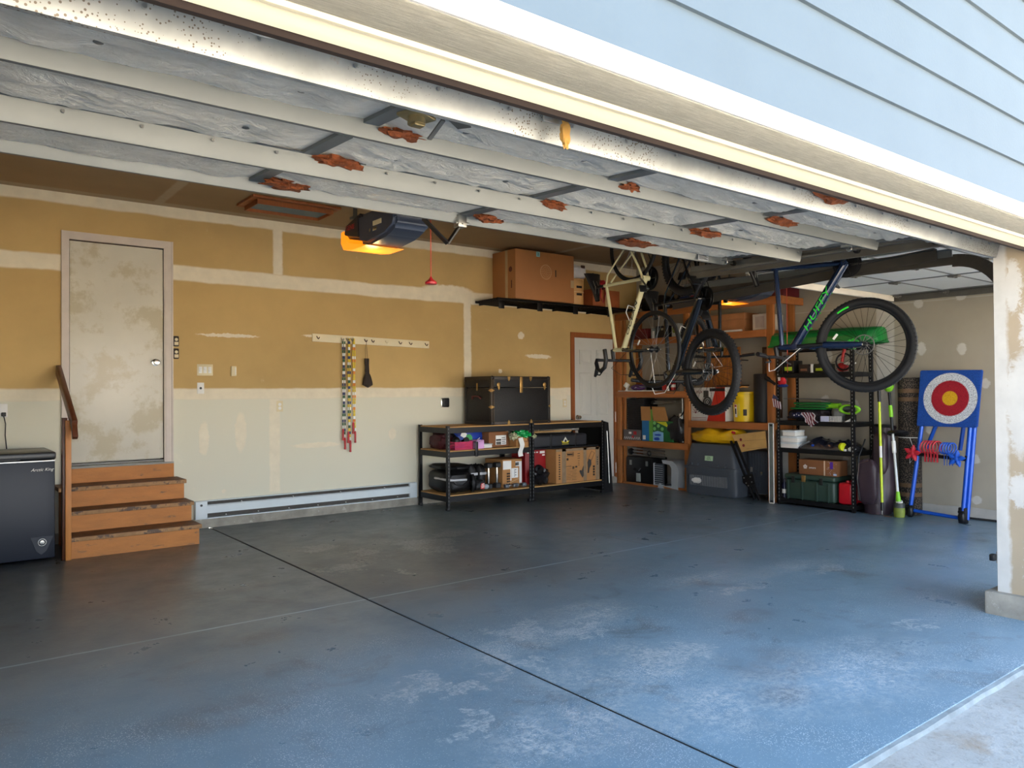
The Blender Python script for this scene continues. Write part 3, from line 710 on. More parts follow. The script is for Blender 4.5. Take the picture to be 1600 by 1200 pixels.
for y, z in ((2.15, 2.28), (2.66, 2.30), (3.2, 2.32), (3.66, 2.35)):
    b = B(); b.box(4.90, y-.04, z, 4.985, y+.04, z+.03, .004).cyl((4.93, y, z-.005), (5.04, y, z-.005), .006).torus((4.94, y, z-.005), (1, 0, 0), .016, .006, 14, 6)
    part(T, 'roller_bracket', b, M_steel)
    part(T, 'roller', B().cyl((5.03, y, z-.005), (5.05, y, z-.005), .022, n=14), M_black)
b = B(); b.box(2.44, 3.645, 2.30, 2.50, 3.70, 2.37, .005).cyl((2.43, 3.66, 2.325), (2.52, 3.66, 2.325), .008)
part(T, 'operator_bracket', b, M_steel)
b = B(); b.bar((2.47, 3.66, 2.325), (2.40, 3.70, 2.205), .01, .035, (0, 1, 0)).bar((2.40, 3.70, 2.205), (2.26, 3.74, 2.34), .01, .035, (0, 1, 0))
part(T, 'operator_arm', b, M_black, 'black bent opener arm')

# ---------------------------------------------------------------- tracks and hangers of both doors
def track(name, label, x, y0, y1, z0, z1, side, curved=False, dark=None, grp=None):
    T = thing(name, label, 'door track', (x, (y0+y1)/2, z0), 0, grp)
    s = side; b = B(); mt = dark or M_galvd
    def sec(yy, zz):
        return [(x-s*.012, zz+.03), (x+s*.012, zz+.03), (x+s*.012, zz-.028), (x-s*.012, zz-.028), (x-s*.012, zz-.022), (x+s*.008, zz-.022), (x+s*.008, zz+.024), (x-s*.012, zz+.024)]
    rings = []
    for k in range(25):
        yy = y0+(y1-y0)*k/24; zz = z0+(z1-z0)*k/24
        rings.append([b.bm.verts.new((p, yy, q)) for p, q in sec(yy, zz)])
    for A, D in zip(rings, rings[1:]):
        for j in range(8): b._f([A[j], A[(j+1) % 8], D[(j+1) % 8], D[j]])
    part(T, 'rail', b, mt)
    part(T, 'flange_angle', B().bar((x+s*.016, y0, z0+.05), (x+s*.016, y1, z1+.05), .004, .05).bar((x+s*.034, y0, z0+.075), (x+s*.034, y1, z1+.075), .04, .004), M_galv)
    if not curved: R_ = 0
    else:
      R_ = .34; b = B()
      P = [Vector((x, y0-R_*sin(a), z0-R_*(1-cos(a)))) for a in [pi/2*k/14 for k in range(15)]]
      w = .085
      for p, q in zip(P, P[1:]): b.bar(p, q+(q-p)*.05, .024, w)
      part(T, 'curved_rail', b, mt)
      part(T, 'vertical_rail', B().box(x-.012, y0-R_-.012, .05, x+.012, y0-R_+.03, z0-R_), mt)
    b = B(); yh = y1-.12; zh = z1+.05
    b.bar((x+s*.03, yh, zh), (x+s*.03, yh, 3.2), .004, .035, (0, 1, 0)).bar((x+s*.03, yh-.03, zh), (x+s*.03, yh-.45, 3.2), .03, .004)
    b.bar((x+s*.03, (y0+y1)/2, zh), (x+s*.03, (y0+y1)/2, 3.2), .004, .035, (0, 1, 0))
    part(T, 'hanger_strap', b, M_galvd)
    return T
track('door_track', 'steel horizontal track along the right edge of the wide garage door', 5.045, 1.90, 4.10, 2.262, 2.30, 1)
track('door_track', 'steel track carrying the left edge of the smaller white garage door', 5.66, 2.30, 4.65, 2.235, 2.262, -1, True, mat('track_dark', C(84, 80, 74), .45, .5))
track('door_track', 'steel track carrying the right edge of the smaller white garage door', 8.48, 2.18, 4.2, 2.33, 2.34, 1, True)
# dark spring beam over the left track of the second door
T = thing('track_brace_angle', 'dark steel angle beam running over the bikes beside the smaller garage door', 'beam', (5.60, 3.4, 2.24))
part(T, 'angle', B().bar((5.60, 2.38, 2.285), (5.60, 4.75, 2.15), .006, .075).bar((5.575, 2.38, 2.32), (5.575, 4.75, 2.187), .05, .006), mat('dark_angle_steel', C(74, 70, 64), .5, .4))
b = B()
for k in range(0): b.cyl((5.595, 2.5+k*.16, 2.29-k*.009), (5.59, 2.5+k*.16, 2.29-k*.009), .008, n=8)

# ---------------------------------------------------------------- the smaller white door, open
M_wdoor = mat('white_door_skin', C(216, 220, 220), .5, var=.03, scale=3, bump=.04, bscale=50)
T = thing('garage_door', 'smaller plain white sectional garage door open overhead at the right', 'garage door', (7.1, 3.0, 2.36))
yy = [1.95, 2.45, 2.98, 3.51, 4.06]; zf = lambda y: 2.375+.0*(y-3) if y > 2.3 else 2.375-.35*(2.3-y)
for a, c in zip(yy, yy[1:]):
    b = B(); b.prism([(a+.003, zf(a)), (c-.003, zf(c)), (c-.003, zf(c)+.045), (a+.003, zf(a)+.045)], 'x', 5.76, 8.40)
    S = part(T, 'door_section', b, M_wdoor)
    for x in (5.80, 6.60, 7.35, 8.36):
        part(S, 'stile', B().bar((x, a+.01, zf(a)-.002), (x, c-.01, zf(c)-.002), .045, .006), M_galv)
    part(S, 'section_lip', B().bar((5.77, c-.01, zf(c)-.003), (8.39, c-.01, zf(c)-.003), .014, .008), M_galv)
part(T, 'strut', B().box(5.76, 4.02, 2.31, 8.40, 4.055, 2.372, .004), M_paint_white)
for x in (6.6, 7.35, 8.40):
    for y in yy[1:-1]+([4.0] if x > 8 else []):
        b = B(); b.box(x-.035, y-.045, zf(y)-.022, x+.035, y+.045, zf(y)-.004, .004).cyl((x-.03, y, zf(y)-.022), (x+.03, y, zf(y)-.022), .008).cyl((x, y-.02, zf(y)-.02), (x, y-.02, zf(y)-.032), .01, n=8)
        if x > 8: b.cyl((x, y, zf(y)-.022), (x+.075, y, zf(y)-.022), .006).cyl((x+.06, y, zf(y)-.022), (x+.078, y, zf(y)-.022), .02)
        part(T, 'hinge', b, M_galvd)



# ---------------------------------------------------------------- openers
M_op = mat('opener_slate', C(58, 66, 82), .35, var=.05)
M_lens = mat('amber_lens', C(250, 150, 50), .3, var=.02, emit=C(255, 130, 14), es=.5)
def opener(name, label, c, rail_to, lab, cordz, red, rz=0):
    x, y, z = c
    T = thing(name, label, 'garage door opener', (x, y, z-.11))
    b = B(); b.prism([(y-.30, z+.08), (y-.33, z-.0), (y-.31, z-.05), (y-.2, z-.09), (y+.04, z-.112), (y+.16, z-.085), (y+.17, z+.10), (y-.2, z+.10)], 'x', x-.125, x+.125)
    bmesh.ops.bevel(b.bm, geom=list(b.bm.edges), offset=.022, segments=3, affect='EDGES')
    part(T, 'housing', b, M_op)
    b = B(); b.prism([(y+.13, z+.115), (y+.33, z+.07), (y+.37, z-.01), (y+.32, z-.03), (y+.12, z-.07)], 'x', x-.135, x+.135)
    bmesh.ops.bevel(b.bm, geom=list(b.bm.edges), offset=.02, segments=3, affect='EDGES')
    part(T, 'end_cap', b, mat('opener_black', C(36, 34, 36), .35))
    b = B(); b.prism([(y+.385, z+.02), (y+.39, z-.05), (y+.35, z-.10), (y+.22, z-.118), (y+.02, z-.116), (y+.16, z-.092), (y+.28, z-.06), (y+.33, z-.01), (y+.35, z+.025)], 'x', x-.137, x+.137)
    part(T, 'lamp_lens', b, M_lens, 'glowing amber lamp lens')
    part(T, 'control_label', B().box(x-.1285, y-.16, z-.008, x-.1245, y-.05, z+.022, .001), M_ivory)
    part(T, 'terminal', B().box(x-.1285, y-.10, z-.04, x-.1245, y-.05, z-.018, .001).cyl((x-.128, y-.01, z-.028), (x-.124, y-.01, z-.028), .012), M_chrome)
    text(T, 'logo', lab, .045, face((x-.142, y+.24, z+.03), (0, -1, 0), (0, 0, 1)), mat('logo_red', C(170, 40, 44), .4), .001)
    b = B(); b.box(x-.025, rail_to, z+.105, x+.025, y+.1, z+.14, .003)
    part(T, 'drive_rail', b, M_galvd)
    part(T, 'trolley', B().box(x-.035, y-.62, z+.075, x+.035, y-.45, z+.15, .006), M_black)
    b = B()
    for dy in (-.15, .25): b.bar((x-.1, y+dy, z+.09), (x-.1, y+dy, 3.2), .03, .003, (0, 1, 0)).bar((x+.1, y+dy, z+.09), (x+.1, y+dy, 3.2), .03, .003, (0, 1, 0))
    b.box(x-.13, y-.17, z+.09, x+.13, y-.13, z+.105).box(x-.13, y+.23, z+.09, x+.13, y+.27, z+.105)
    part(T, 'hanger_strap', b, M_galvd)
    yc = y-.53
    part(T, 'release_cord', B().cyl((x, yc, z+.08), (x, yc, cordz+.03), .003, n=6), mat('cord_red', C(190, 70, 50), .6))
    if red: part(T, 'release_handle', B().lathe([(.004, .045), (.012, .03), (.035, .012), (.034, 0), (.0, -.004)], (x, yc, cordz), (0, 0, 1), 16), mat('handle_red', C(186, 34, 40), .4))
    l = bpy.data.lights.new('opener_bulb', 'POINT'); l.energy = .8; l.color = (1, .62, .25); l.shadow_soft_size = .05
    o = bpy.data.objects.new('opener_bulb', l); COL.objects.link(o); o.location = (x, y+.2, z-.2)
    return T
opener('garage_door_opener', 'slate grey opener with a lit amber lens hanging behind the wide door', (2.36, 4.35, 2.40), 1.66, 'GENIE', 1.98, True)
opener('garage_door_opener', 'slate grey opener with a lit amber lens hanging in front of the wooden shelving', (7.08, 5.02, 2.42), 1.66, 'GENIE', 1.50, False)

# attic hatch in the ceiling
T = thing('attic_hatch', 'brown framed attic hatch with a blue grey panel in the ceiling', 'hatch', (2.86, 7.28, 3.17))
b = B()
for x0, y0, x1, y1 in ((2.42, 7.02, 3.30, 7.08), (2.42, 7.44, 3.30, 7.50), (2.42, 7.08, 2.48, 7.44), (3.24, 7.08, 3.30, 7.44)): b.box(x0, y0, 3.175, x1, y1, 3.1995, .003)
part(T, 'frame', b, M_casing)
b = B()
for x0, y0, x1, y1 in ((2.48, 7.08, 3.24, 7.09), (2.48, 7.43, 3.24, 7.44), (2.48, 7.09, 2.49, 7.43), (3.23, 7.09, 3.24, 7.43)): b.box(x0, y0, 3.13, x1, y1, 3.1995)
part(T, 'lip', b, M_casing)
part(T, 'panel', B().box(2.49, 7.09, 3.16, 3.23, 7.43, 3.172), mat('hatch_panel_blue', C(110, 134, 142), .6))

# ---------------------------------------------------------------- the two black workbench shelf units
M_rivet = mat('shelf_steel_black', C(17, 18, 21), .4, .3, var=.15)
M_osb = mat('shelf_board_tan', C(190, 146, 88), .7, var=.12, scale=12, bump=.15, bscale=80)
M_osbe = mat('shelf_board_edge', C(206, 166, 104), .7, var=.15, scale=20)
M_card = mat('cardboard', C(176, 126, 74), .75, var=.06, scale=6, bump=.05, bscale=50)
M_cardd = mat('cardboard_dark', C(136, 88, 52), .75, var=.06, scale=6)
M_tape = mat('packing_tape', C(196, 168, 128), .25, var=.05)
M_paper = mat('paper_white', C(236, 236, 232), .6, var=.03)
M_ink = mat('ink_black', C(30, 26, 24), .6)
def bench(x0, x1, label, mid):
    T = thing('workbench_shelf', label, 'shelf unit', ((x0+x1)/2, 7.62, 0), 0, 'black steel workbench shelves')
    for x in (x0, x1-.035):
        for y in (7.30, 7.905):
            b = B(); b.box(x, y, .0, x+.035, y+.003, .965).box(x if x == x0 else x+.032, y, 0, (x if x == x0 else x+.032)+.003, y+.035, .965)
            part(T, 'leg', b, M_rivet)
            part(T, 'foot', B().box(x-.004, y-.004, 0, x+.039, y+.039, .03, .004), M_black)
            if y < 7.5:
                b = B()
                for k in range(22): b.box(x+.013, y-.001, .06+k*.041, x+.021, y+.001, .078+k*.041)
                part(T, 'slot', b, mat('slot_grey', C(92, 92, 92), .5), kind='stuff')
    for z in (.955, .68, .175) if mid else (.955, .175):
        part(T, 'shelf_board', B().box(x0+.012, 7.312, z-.014, x1-.012, 7.93, z), [M_osb])
        b = B(); b.box(x0+.004, 7.302, z-.075, x1-.004, 7.308, z-.012).box(x0+.004, 7.932, z-.075, x1-.004, 7.938, z-.012).box(x0+.002, 7.304, z-.075, x0+.008, 7.938, z-.012).box(x1-.008, 7.304, z-.075, x1-.002, 7.938, z-.012)
        b.box(x0+.004, 7.302, z-.016, x1-.004, 7.322, z-.013)
        part(T, 'shelf_beam', b, M_rivet)
    return T
bench(4.715, 5.945, 'black steel workbench with three tan boards, left of the pair', True)
bench(5.955, 7.185, 'black steel workbench with the lawnmower carton on it, right of the pair', False)

# antique trunk
M_trunk = mat('trunk_black', C(16, 15, 16), .55, var=.25, scale=14, bump=.4, bscale=70, dirt=C(34, 33, 31), dscale=8, dth=.6)
M_brass = mat('worn_brass', C(176, 140, 84), .4, .8, var=.2, scale=20)
T = thing('steamer_trunk', 'old black steamer trunk with brass fittings on the workbench', 'trunk', (5.83, 7.62, .955))
x0, x1, y0, y1 = 5.37, 6.285, 7.345, 7.90
part(T, 'body', B().box(x0, y0, .957, x1, y1, 1.40, .008), M_trunk)
part(T, 'lid', B().box(x0-.002, y0-.002, 1.406, x1+.002, y1, 1.535, .01), M_trunk)
M_strip = mat('trunk_edge_strip', C(44, 38, 34), .4, .3, var=.2)
b = B()
for x in (x0, x1):
    for y in (y0, y1): b.box(x-.006 if x == x0 else x-.03, y-.006 if y == y0 else y-.03, .958, x+.03 if x == x0 else x+.006, y+.03 if y == y0 else y+.004, 1.53, .003)
part(T, 'corner_strip', b, M_strip)
for za, zb in ((.957, .99), (1.50, 1.54)): part(T, 'edge_binding', B().box(x0-.006, y0-.007, za, x1+.006, y0, zb, .002).box(x0-.007, y0-.003, za, x0, y1, zb), M_strip)
b = B()
for k in range(38):
    z = .97+k*.0150
    b.box(x0+.004, y0-.0095, z, x0+.008, y0-.007, z+.005).box(x0+.034, y0-.0035, z, x0+.038, y0-.001, z+.005)
for k in range(56):
    x = x0+.03+k*.0155; b.box(x, y0-.009, .985, x+.003, y0-.007, .989)
part(T, 'tack', b, M_brass, kind='stuff')
def clasp(x, z, big):
    b = B()
    b.lathe([(.024 if big else .016, 0), (.026 if big else .017, .004), (.018, .008), (0, .01)], (x, y0-.006, z), (0, -1, 0), 16)
    b.prism([(x-.02, z), (x+.02, z), (x+.012, z-.05), (x, z-.068), (x-.012, z-.05)], 'y', y0-.013, y0-.005)
    b.box(x-.009, y0-.02, z-.03, x+.009, y0-.012, z+.012, .003)
    part(T, 'latch', b, M_brass)
clasp(x0+.105, 1.44, True); clasp(x1-.09, 1.44, True)
b = B(); b.box(x0+.43, y0-.012, 1.34, x0+.475, y0-.004, 1.535, .005).cyl((x0+.452, y0-.02, 1.40), (x0+.452, y0-.004, 1.40), .016).cyl((x0+.452, y0-.018, 1.47), (x0+.452, y0-.004, 1.47), .012)
part(T, 'hasp_lock', b, M_brass)
for px, pz_, up in ((x0+.26, 1.535, -1), (x0+.60, 1.535, -1), (x0+.255, .957, 1), (x0+.605, .957, 1)):
    part(T, 'edge_clamp', B().prism([(px-.02, pz_), (px+.02, pz_), (px+.016, pz_+up*.03), (px, pz_+up*.055), (px-.016, pz_+up*.03)], 'y', y0-.012, y0-.004), M_brass)
for z in (1.37, 1.17):
    part(T, 'corner_clamp', B().prism([(x0-.003, z-.02), (x0+.045, z), (x0-.003, z+.02)], 'y', y0-.012, y0-.004), M_brass)
    part(T, 'corner_clamp', B().prism([(y0-.004, z-.02), (y0+.05, z), (y0-.004, z+.02)], 'x', x0-.011, x0-.004), M_brass)
part(T, 'corner_clamp', B().prism([(x1+.003, 1.15), (x1-.03, 1.17), (x1+.003, 1.19)], 'y', y0-.012, y0-.004), M_brass)
b = B()
for x in (x0+.02, x1-.02):
    for z in (.975, 1.52): b.blob((x, y0+.006, z), .028, .022, .026, 12, 8, 0)
part(T, 'corner_cap', b, M_strip)
part(T, 'side_handle', B().tube([(x0-.012, 7.54, 1.27), (x0-.03, 7.56, 1.295), (x0-.034, 7.63, 1.30), (x0-.03, 7.70, 1.295), (x0-.012, 7.72, 1.27)], .012), mat('leather_red_brown', C(92, 40, 34), .6))
part(T, 'side_latch', B().box(x0-.014, 7.61, 1.37, x0-.006, 7.64, 1.46, .004), M_brass)

# ---- middle shelf of the left bench
T = thing('shoulder_bag', 'dark red and black soft bag at the left end of the middle shelf', 'bag', (4.86, 7.66, .68))
part(T, 'body', B().blob((4.86, 7.66, .775), .105, .17, .10, 24, 14, .14, 2.4, 3, flat=-.093, pw=.75), mat('bag_maroon', C(70, 22, 28), .6, bump=.4, bscale=40))
part(T, 'strap', B().tube([(4.80, 7.56, .8), (4.83, 7.52, .84), (4.90, 7.52, .85), (4.95, 7.56, .8)], .01), M_black)
solo('helmet', 'round black helmet on the middle shelf behind the pink basket', 'helmet', B().blob((5.02, 7.72, .775), .10, .12, .092, 24, 14, .03, 3, flat=-.093), mat('helmet_black', C(22, 22, 26), .3))
T = thing('basket', 'pink woven plastic basket at the front of the middle shelf', 'basket', (4.955, 7.43, .68))
M_pink = mat('pink_plastic', C(206, 36, 96), .45)
b = B(); x0, x1, y0, y1, z0, z1 = 4.84, 5.09, 7.335, 7.53, .684, .775
b.box(x0+.004, y0+.004, z0, x1-.004, y1-.004, z0+.006)
for z in (.684, .700, .716, .732, .748): b.box(x0, y0, z, x1, y0+.004, z+.009).box(x0, y1-.004, z, x1, y1, z+.009).box(x0, y0, z, x0+.004, y1, z+.009).box(x1-.004, y0, z, x1, y1, z+.009)
part(T, 'weave', b, M_pink, kind='stuff')
b = B()
for k in range(15): b.box(x0+k*.0175, y0-.001, z0, x0+k*.0175+.006, y0+.005, z1)
b.box(x0-.004, y0-.004, z1-.012, x1+.004, y0+.006, z1).box(x0-.004, y1-.006, z1-.012, x1+.004, y1+.004, z1).box(x0-.004, y0, z1-.012, x0+.006, y1, z1).box(x1-.006, y0, z1-.012, x1+.004, y1, z1)
part(T, 'rim', b, M_pink)
solo('sport_ball', 'black ball sitting in the pink basket', 'ball', B().blob((4.92, 7.43, .782), .048, .048, .048, 18, 12, 0), M_black)
solo('torch', 'black torch with a glass lens lying in the pink basket', 'torch', B().lathe([(.02, 0), (.02, .05), (.038, .07), (.038, .09), (0, .09)], (5.03, 7.46, .768), (0, -1, .25), 20), M_black)
solo('webbing_strap', 'black strap hanging over the front edge of the middle shelf', 'strap', B().box(5.095, 7.288, .60, 5.135, 7.294, .77, .002).box(5.095, 7.29, .765, 5.135, 7.42, .771, .002), M_black)
T = thing('tote_bag', 'blue shopping bag with a green and white print on the middle shelf', 'bag', (5.26, 7.72, .68))
b = B()
def fn(u, v):
    a = 2*pi*u; w = .215+.02*sin(3*a+v*4); d = .10
    x = 5.26+w*math.copysign(abs(cos(a))**.5, cos(a))*(1-.06*v)+.02*noise.noise(Vector((a*2, v*5, 0)))
    y = 7.70+d*math.copysign(abs(sin(a))**.6, sin(a))+.02*noise.noise(Vector((a*2.5, v*4, 7)))
    return Vector((x, y, .682+.19*v+.012*sin(2*a)*v))
b.grid(48, 12, fn, wrap=True)
part(T, 'body', b, mat('tote_blue', C(24, 62, 168), .35, bump=.5, bscale=25))
b = B(); b.prism([(5.20+.05*cos(a*pi/8), .79+.055*sin(a*pi/8)) for a in range(16)], 'y', 7.575, 7.572)
part(T, 'printed_emblem', b, mat('print_green', C(60, 168, 90), .5))
b = B(); b.prism([(5.30, .74), (5.36, .79), (5.36, .80), (5.29, .76)], 'y', 7.575, 7.572).prism([(5.17, .715), (5.24, .715), (5.24, .725), (5.17, .725)], 'y', 7.568, 7.565)
part(T, 'printed_emblem', b, M_white)
for dx in (-.1, .1):
    part(T, 'handle', B().tube([(5.2+dx, 7.66, .86), (5.2+dx, 7.60, .89), (5.26+dx, 7.60, .89), (5.27+dx, 7.66, .86)], .008), mat('tote_blue', C(24, 62, 168)))
solo('price_card', 'small white card leaning above the torch on the middle shelf', 'card', B().obox((5.075, 7.50, .845), (.075, .003, .06), (0, .5, 0)), M_paper)
T = thing('candle_box', 'small lilac paper box with a scalloped top on the middle shelf', 'box', (5.21, 7.40, .68))
part(T, 'carton', B().box(5.155, 7.35, .682, 5.265, 7.45, .775, .003), mat('lilac_card', C(218, 166, 220), .5))
b = B()
for k in range(4): b.cyl((5.17+k*.027, 7.35, .775), (5.17+k*.027, 7.45, .775), .012, n=10)
part(T, 'folded_top', b, mat('lilac_card', C(218, 166, 220)))
T = thing('magenta_box', 'magenta paper box behind the small lilac box', 'box', (5.16, 7.5, .68))
part(T, 'carton', B().box(5.11, 7.462, .682, 5.20, 7.53, .765, .003), mat('magenta_card', C(186, 40, 120), .5))
part(T, 'lid', B().box(5.106, 7.458, .765, 5.204, 7.534, .778, .003), mat('magenta_card', C(186, 40, 120)))
T = thing('food_container', 'flat white lidded container beside the small lilac box', 'container', (5.34, 7.42, .68))
part(T, 'tub', B().box(5.275, 7.37, .682, 5.40, 7.50, .722, .01), M_white)
part(T, 'lid', B().box(5.27, 7.365, .722, 5.405, 7.505, .734, .004), mat('lid_pale', C(214, 220, 216), .4))
T = thing('shipping_box', 'dark brown cardboard box with a white shipping label on the middle shelf', 'box', (5.56, 7.66, .68))
part(T, 'carton', B().box(5.42, 7.47, .682, 5.72, 7.86, .865, .003), M_cardd)
b = B(); b.box(5.52, 7.464, .705, 5.68, 7.4685, .82)
part(T, 'shipping_label', b, M_paper)
b = B(); b.box(5.525, 7.461, .755, 5.60, 7.4638, .775)
for k in range(12): b.box(5.528+k*.006, 7.461, .708, 5.531+k*.006, 7.4638, .745)
for k in range(4): b.box(5.61, 7.461, .72+k*.022, 5.67-.01*(k % 2), 7.4638, .727+k*.022)
part(T, 'label_print', b, M_ink, kind='stuff')
T = thing('produce_box', 'tan cardboard box with printed words under the green plastic bag', 'box', (5.84, 7.45, .68))
b = B(); b.prism([(5.73, .682), (5.94, .682), (5.94, .79), (5.84, .815), (5.73, .79)], 'y', 7.325, 7.332).box(5.73, 7.332, .682, 5.94, 7.60, .69).box(5.73, 7.332, .69, 5.736, 7.60, .79).box(5.934, 7.332, .69, 5.94, 7.60, .79).box(5.73, 7.594, .69, 5.94, 7.60, .79)
part(T, 'carton', b, M_card)
text(T, 'box_print', 'fresh harvest', .026, BACKF(5.875, 7.3235, .742), mat('print_brown', C(96, 44, 30), .6))
b = B(); b.torus((5.918, 7.323, .762), (0, 1, 0), .014, .003, 18, 6).cyl((5.918, 7.324, .762), (5.918, 7.3215, .762), .006)
part(T, 'stamp', b, mat('print_brown', C(96, 44, 30)))
T = thing('crumpled_bag', 'crumpled green and clear plastic bag on top of the produce box', 'bag', (5.85, 7.46, .80))
b = B()
def fn(u, v):
    th = 2*pi*u; ph = -pi/2+pi*v; d = Vector((cos(ph)*cos(th), cos(ph)*sin(th), sin(ph)))
    k = 1+.3*noise.noise(d*3.1)+.14*noise.noise(d*9)
    return Vector((5.85+.125*d.x*k, 7.375+.11*d.y*k, .835+.05*d.z*k-.03*max(0, d.x)))
b.grid(46, 26, fn, wrap=True)
part(T, 'film', b, mat('green_film', C(22, 160, 78), .2, var=.2, scale=20, coat=.6), sharp=60)
b = B(); b.blob((5.72, 7.37, .805), .045, .06, .04, 26, 14, .4, 5, 9)
b.blob((5.985, 7.33, .80), .045, .05, .026, 26, 14, .4, 5, 4)
part(T, 'clear_film', b, mat('clear_film', C(196, 196, 160), .15, coat=.8), sharp=60)
b = B()
def fn(u, v):
    zz = .785-.225*v
    return Vector((5.735+.07*u+.012*sin(v*5)+.008*v, 7.292+.010*sin(v*9+1)-.004, zz+.01*u))
b.grid(8, 16, fn)
V0 = b.bm.verts[:]
r = bmesh.ops.extrude_face_region(b.bm, geom=b.bm.faces[:])
for v in r['geom']:
    if isinstance(v, bmesh.types.BMVert): v.co.y -= .0012
solo('paper_slip', 'long white paper slip hanging over the front of the produce box', 'paper', b, M_paper)

# ---- bottom shelf of the left bench
T = thing('duffel_bag', 'black zipped bag with a grey stripe at the left end of the bottom shelf', 'bag', (4.93, 7.6, .175))
part(T, 'body', B().blob((4.93, 7.60, .31), .185, .26, .135, 30, 16, .06, 2.2, 5, flat=-.132, pw=.55), mat('nylon_black', C(11, 11, 13), .5, bump=.4, bscale=60))
part(T, 'reflective_stripe', B().tube([(4.745, 7.62, .35), (4.75, 7.36, .345), (4.82, 7.335, .34), (5.0, 7.333, .335)], [.012, .014, .014, .012], 6), mat('stripe_grey', C(190, 192, 196), .3))
part(T, 'handle', B().tube([(4.80, 7.36, .36), (4.84, 7.33, .30), (4.94, 7.325, .27), (5.03, 7.34, .33)], .012), M_black)
solo('seat_cushion', 'flat black cushion lying on the black zipped bag', 'cushion', B().blob((4.94, 7.60, .475), .19, .24, .032, 30, 12, .08, 2, 2, pw=.6), mat('nylon_black', C(18, 18, 20)))
T = thing('weight_plates', 'round black weight plate standing beside the black zipped bag', 'weight plate', (5.10, 7.42, .175))
part(T, 'plate', B().lathe([(.02, 0), (.02, .012), (.09, .018), (.105, .014), (.105, -.014), (.09, -.018), (.02, -.012)], (5.12, 7.39, .283), (1, -.5, 0), 32), mat('rubber_black', C(20, 20, 21), .6))
part(T, 'hub', B().lathe([(.026, -.016), (.026, .016), (.015, .016), (.015, -.016)], (5.12, 7.39, .283), (1, -.5, 0), 18), M_steel)
def dumbbell(name, label, c, ax, L, R, hexn, mt, group=None):
    T = thing(name, label, 'dumbbell', c, 0, group)
    c, ax = Vector(c), Vector(ax).normalized()
    part(T, 'grip', B().lathe([(.013, -L/2), (.017, -L/6), (.017, L/6), (.013, L/2)], c, ax, 14), M_chrome)
    for s in (-1, 1):
        b = B(); b.lathe([(R*.82, 0), (R, .008), (R, .05), (R*.82, .058), (0, .058)], c+ax*s*L/2, ax*s, hexn)
        part(T, 'weight_head', b, mt)
    return T
M_rub = mat('rubber_black', C(20, 20, 21))
T = thing('gym_gear', 'black gym gear with a red and white badge on the bottom shelf', 'gear', (5.27, 7.5, .175))
part(T, 'body', B().blob((5.24, 7.47, .245), .085, .10, .068, 22, 14, .1, 2.5, 8, flat=-.066, pw=.7), M_rub)
part(T, 'badge', B().prism([(5.225, .205), (5.265, .20), (5.285, .235), (5.27, .27), (5.235, .272), (5.218, .24)], 'y', 7.372, 7.366), mat('badge_red', C(196, 50, 56), .4))
b = B()
for k in range(3): b.prism([(5.232, .215+k*.018), (5.272, .225+k*.018), (5.272, .232+k*.018), (5.232, .222+k*.018)], 'y', 7.366, 7.3635)
part(T, 'badge_stripe', b, M_white)
part(T, 'cover', B().blob((5.31, 7.385, .225), .04, .03, .03, 14, 10, .1), mat('shell_grey', C(150, 160, 170), .3))
for i, x in enumerate((5.375, 5.50)):
    dumbbell('hex_dumbbell', ['black hex dumbbell standing on end, left of the upright pair', 'black hex dumbbell standing on end, right of the upright pair'][i], (x, 7.42, .345), (0, 0, 1), .19, .055, 6, M_rub, 'upright hex dumbbells')
for i, x in enumerate((5.22, 5.35)):
    T = thing('adjustable_strap_weight', ['black ankle weight with white band, left one behind the upright dumbbells', 'black ankle weight with white band, right one behind the upright dumbbells'][i], 'ankle weight', (x, 7.62, .30), 0, 'ankle weights')
    part(T, 'pad', B().blob((x, 7.62, .325), .06, .12, .15, 20, 12, .08, 3, i, flat=-.148, pw=.6), M_rub)
    part(T, 'band', B().box(x-.05, 7.49, .355, x+.05, 7.496, .385, .003), mat('stripe_grey', C(190, 192, 196)))
T = thing('parcel_box', 'brown parcel box covered in white labels on the bottom shelf', 'box', (5.76, 7.6, .175))
part(T, 'carton', B().box(5.60, 7.44, .178, 5.905, 7.80, .52, .003), M_card)
b = B()
for x0, z0, x1, z1 in ((5.608, .40, 5.72, .505), (5.72, .26, 5.735, .505), (5.74, .29, 5.84, .41), (5.86, .22, 5.898, .49), (5.80, .43, 5.86, .49)): b.box(x0, 7.436, z0, x1, 7.4385, z1)
part(T, 'shipping_label', b, M_paper)
b = B()
for k in range(5):
    for j in range(4): b.box(5.665+j*.013, 7.4355, .21+k*.032, 5.674+j*.013, 7.4385, .228+k*.032)
for k in range(9): b.box(5.80+k*.006, 7.434, .44, 5.803+k*.006, 7.4362, .48)
for k in range(6): b.box(5.78, 7.434, .305+k*.016, 5.79+.02*(k % 2), 7.4362, .312+k*.016)
part(T, 'label_print', b, M_ink, kind='stuff')
b = B(); b.prism([(5.61, .20), (5.61, .207), (5.86, .285), (5.86, .278)], 'y', 7.4375, 7.434)
part(T, 'tape_strip', b, M_tape)
M_dbg = mat('iron_grey', C(120, 126, 132), .45, .4)
for i, x in enumerate((5.665, 5.79)):
    dumbbell('hand_weight', ['small grey dumbbell in front of the parcel box, left one', 'small grey dumbbell in front of the parcel box, right one'][i], (x+.02, 7.375, .207), (1, 0, 0), .085, .026, 12, M_dbg, 'small grey dumbbells')

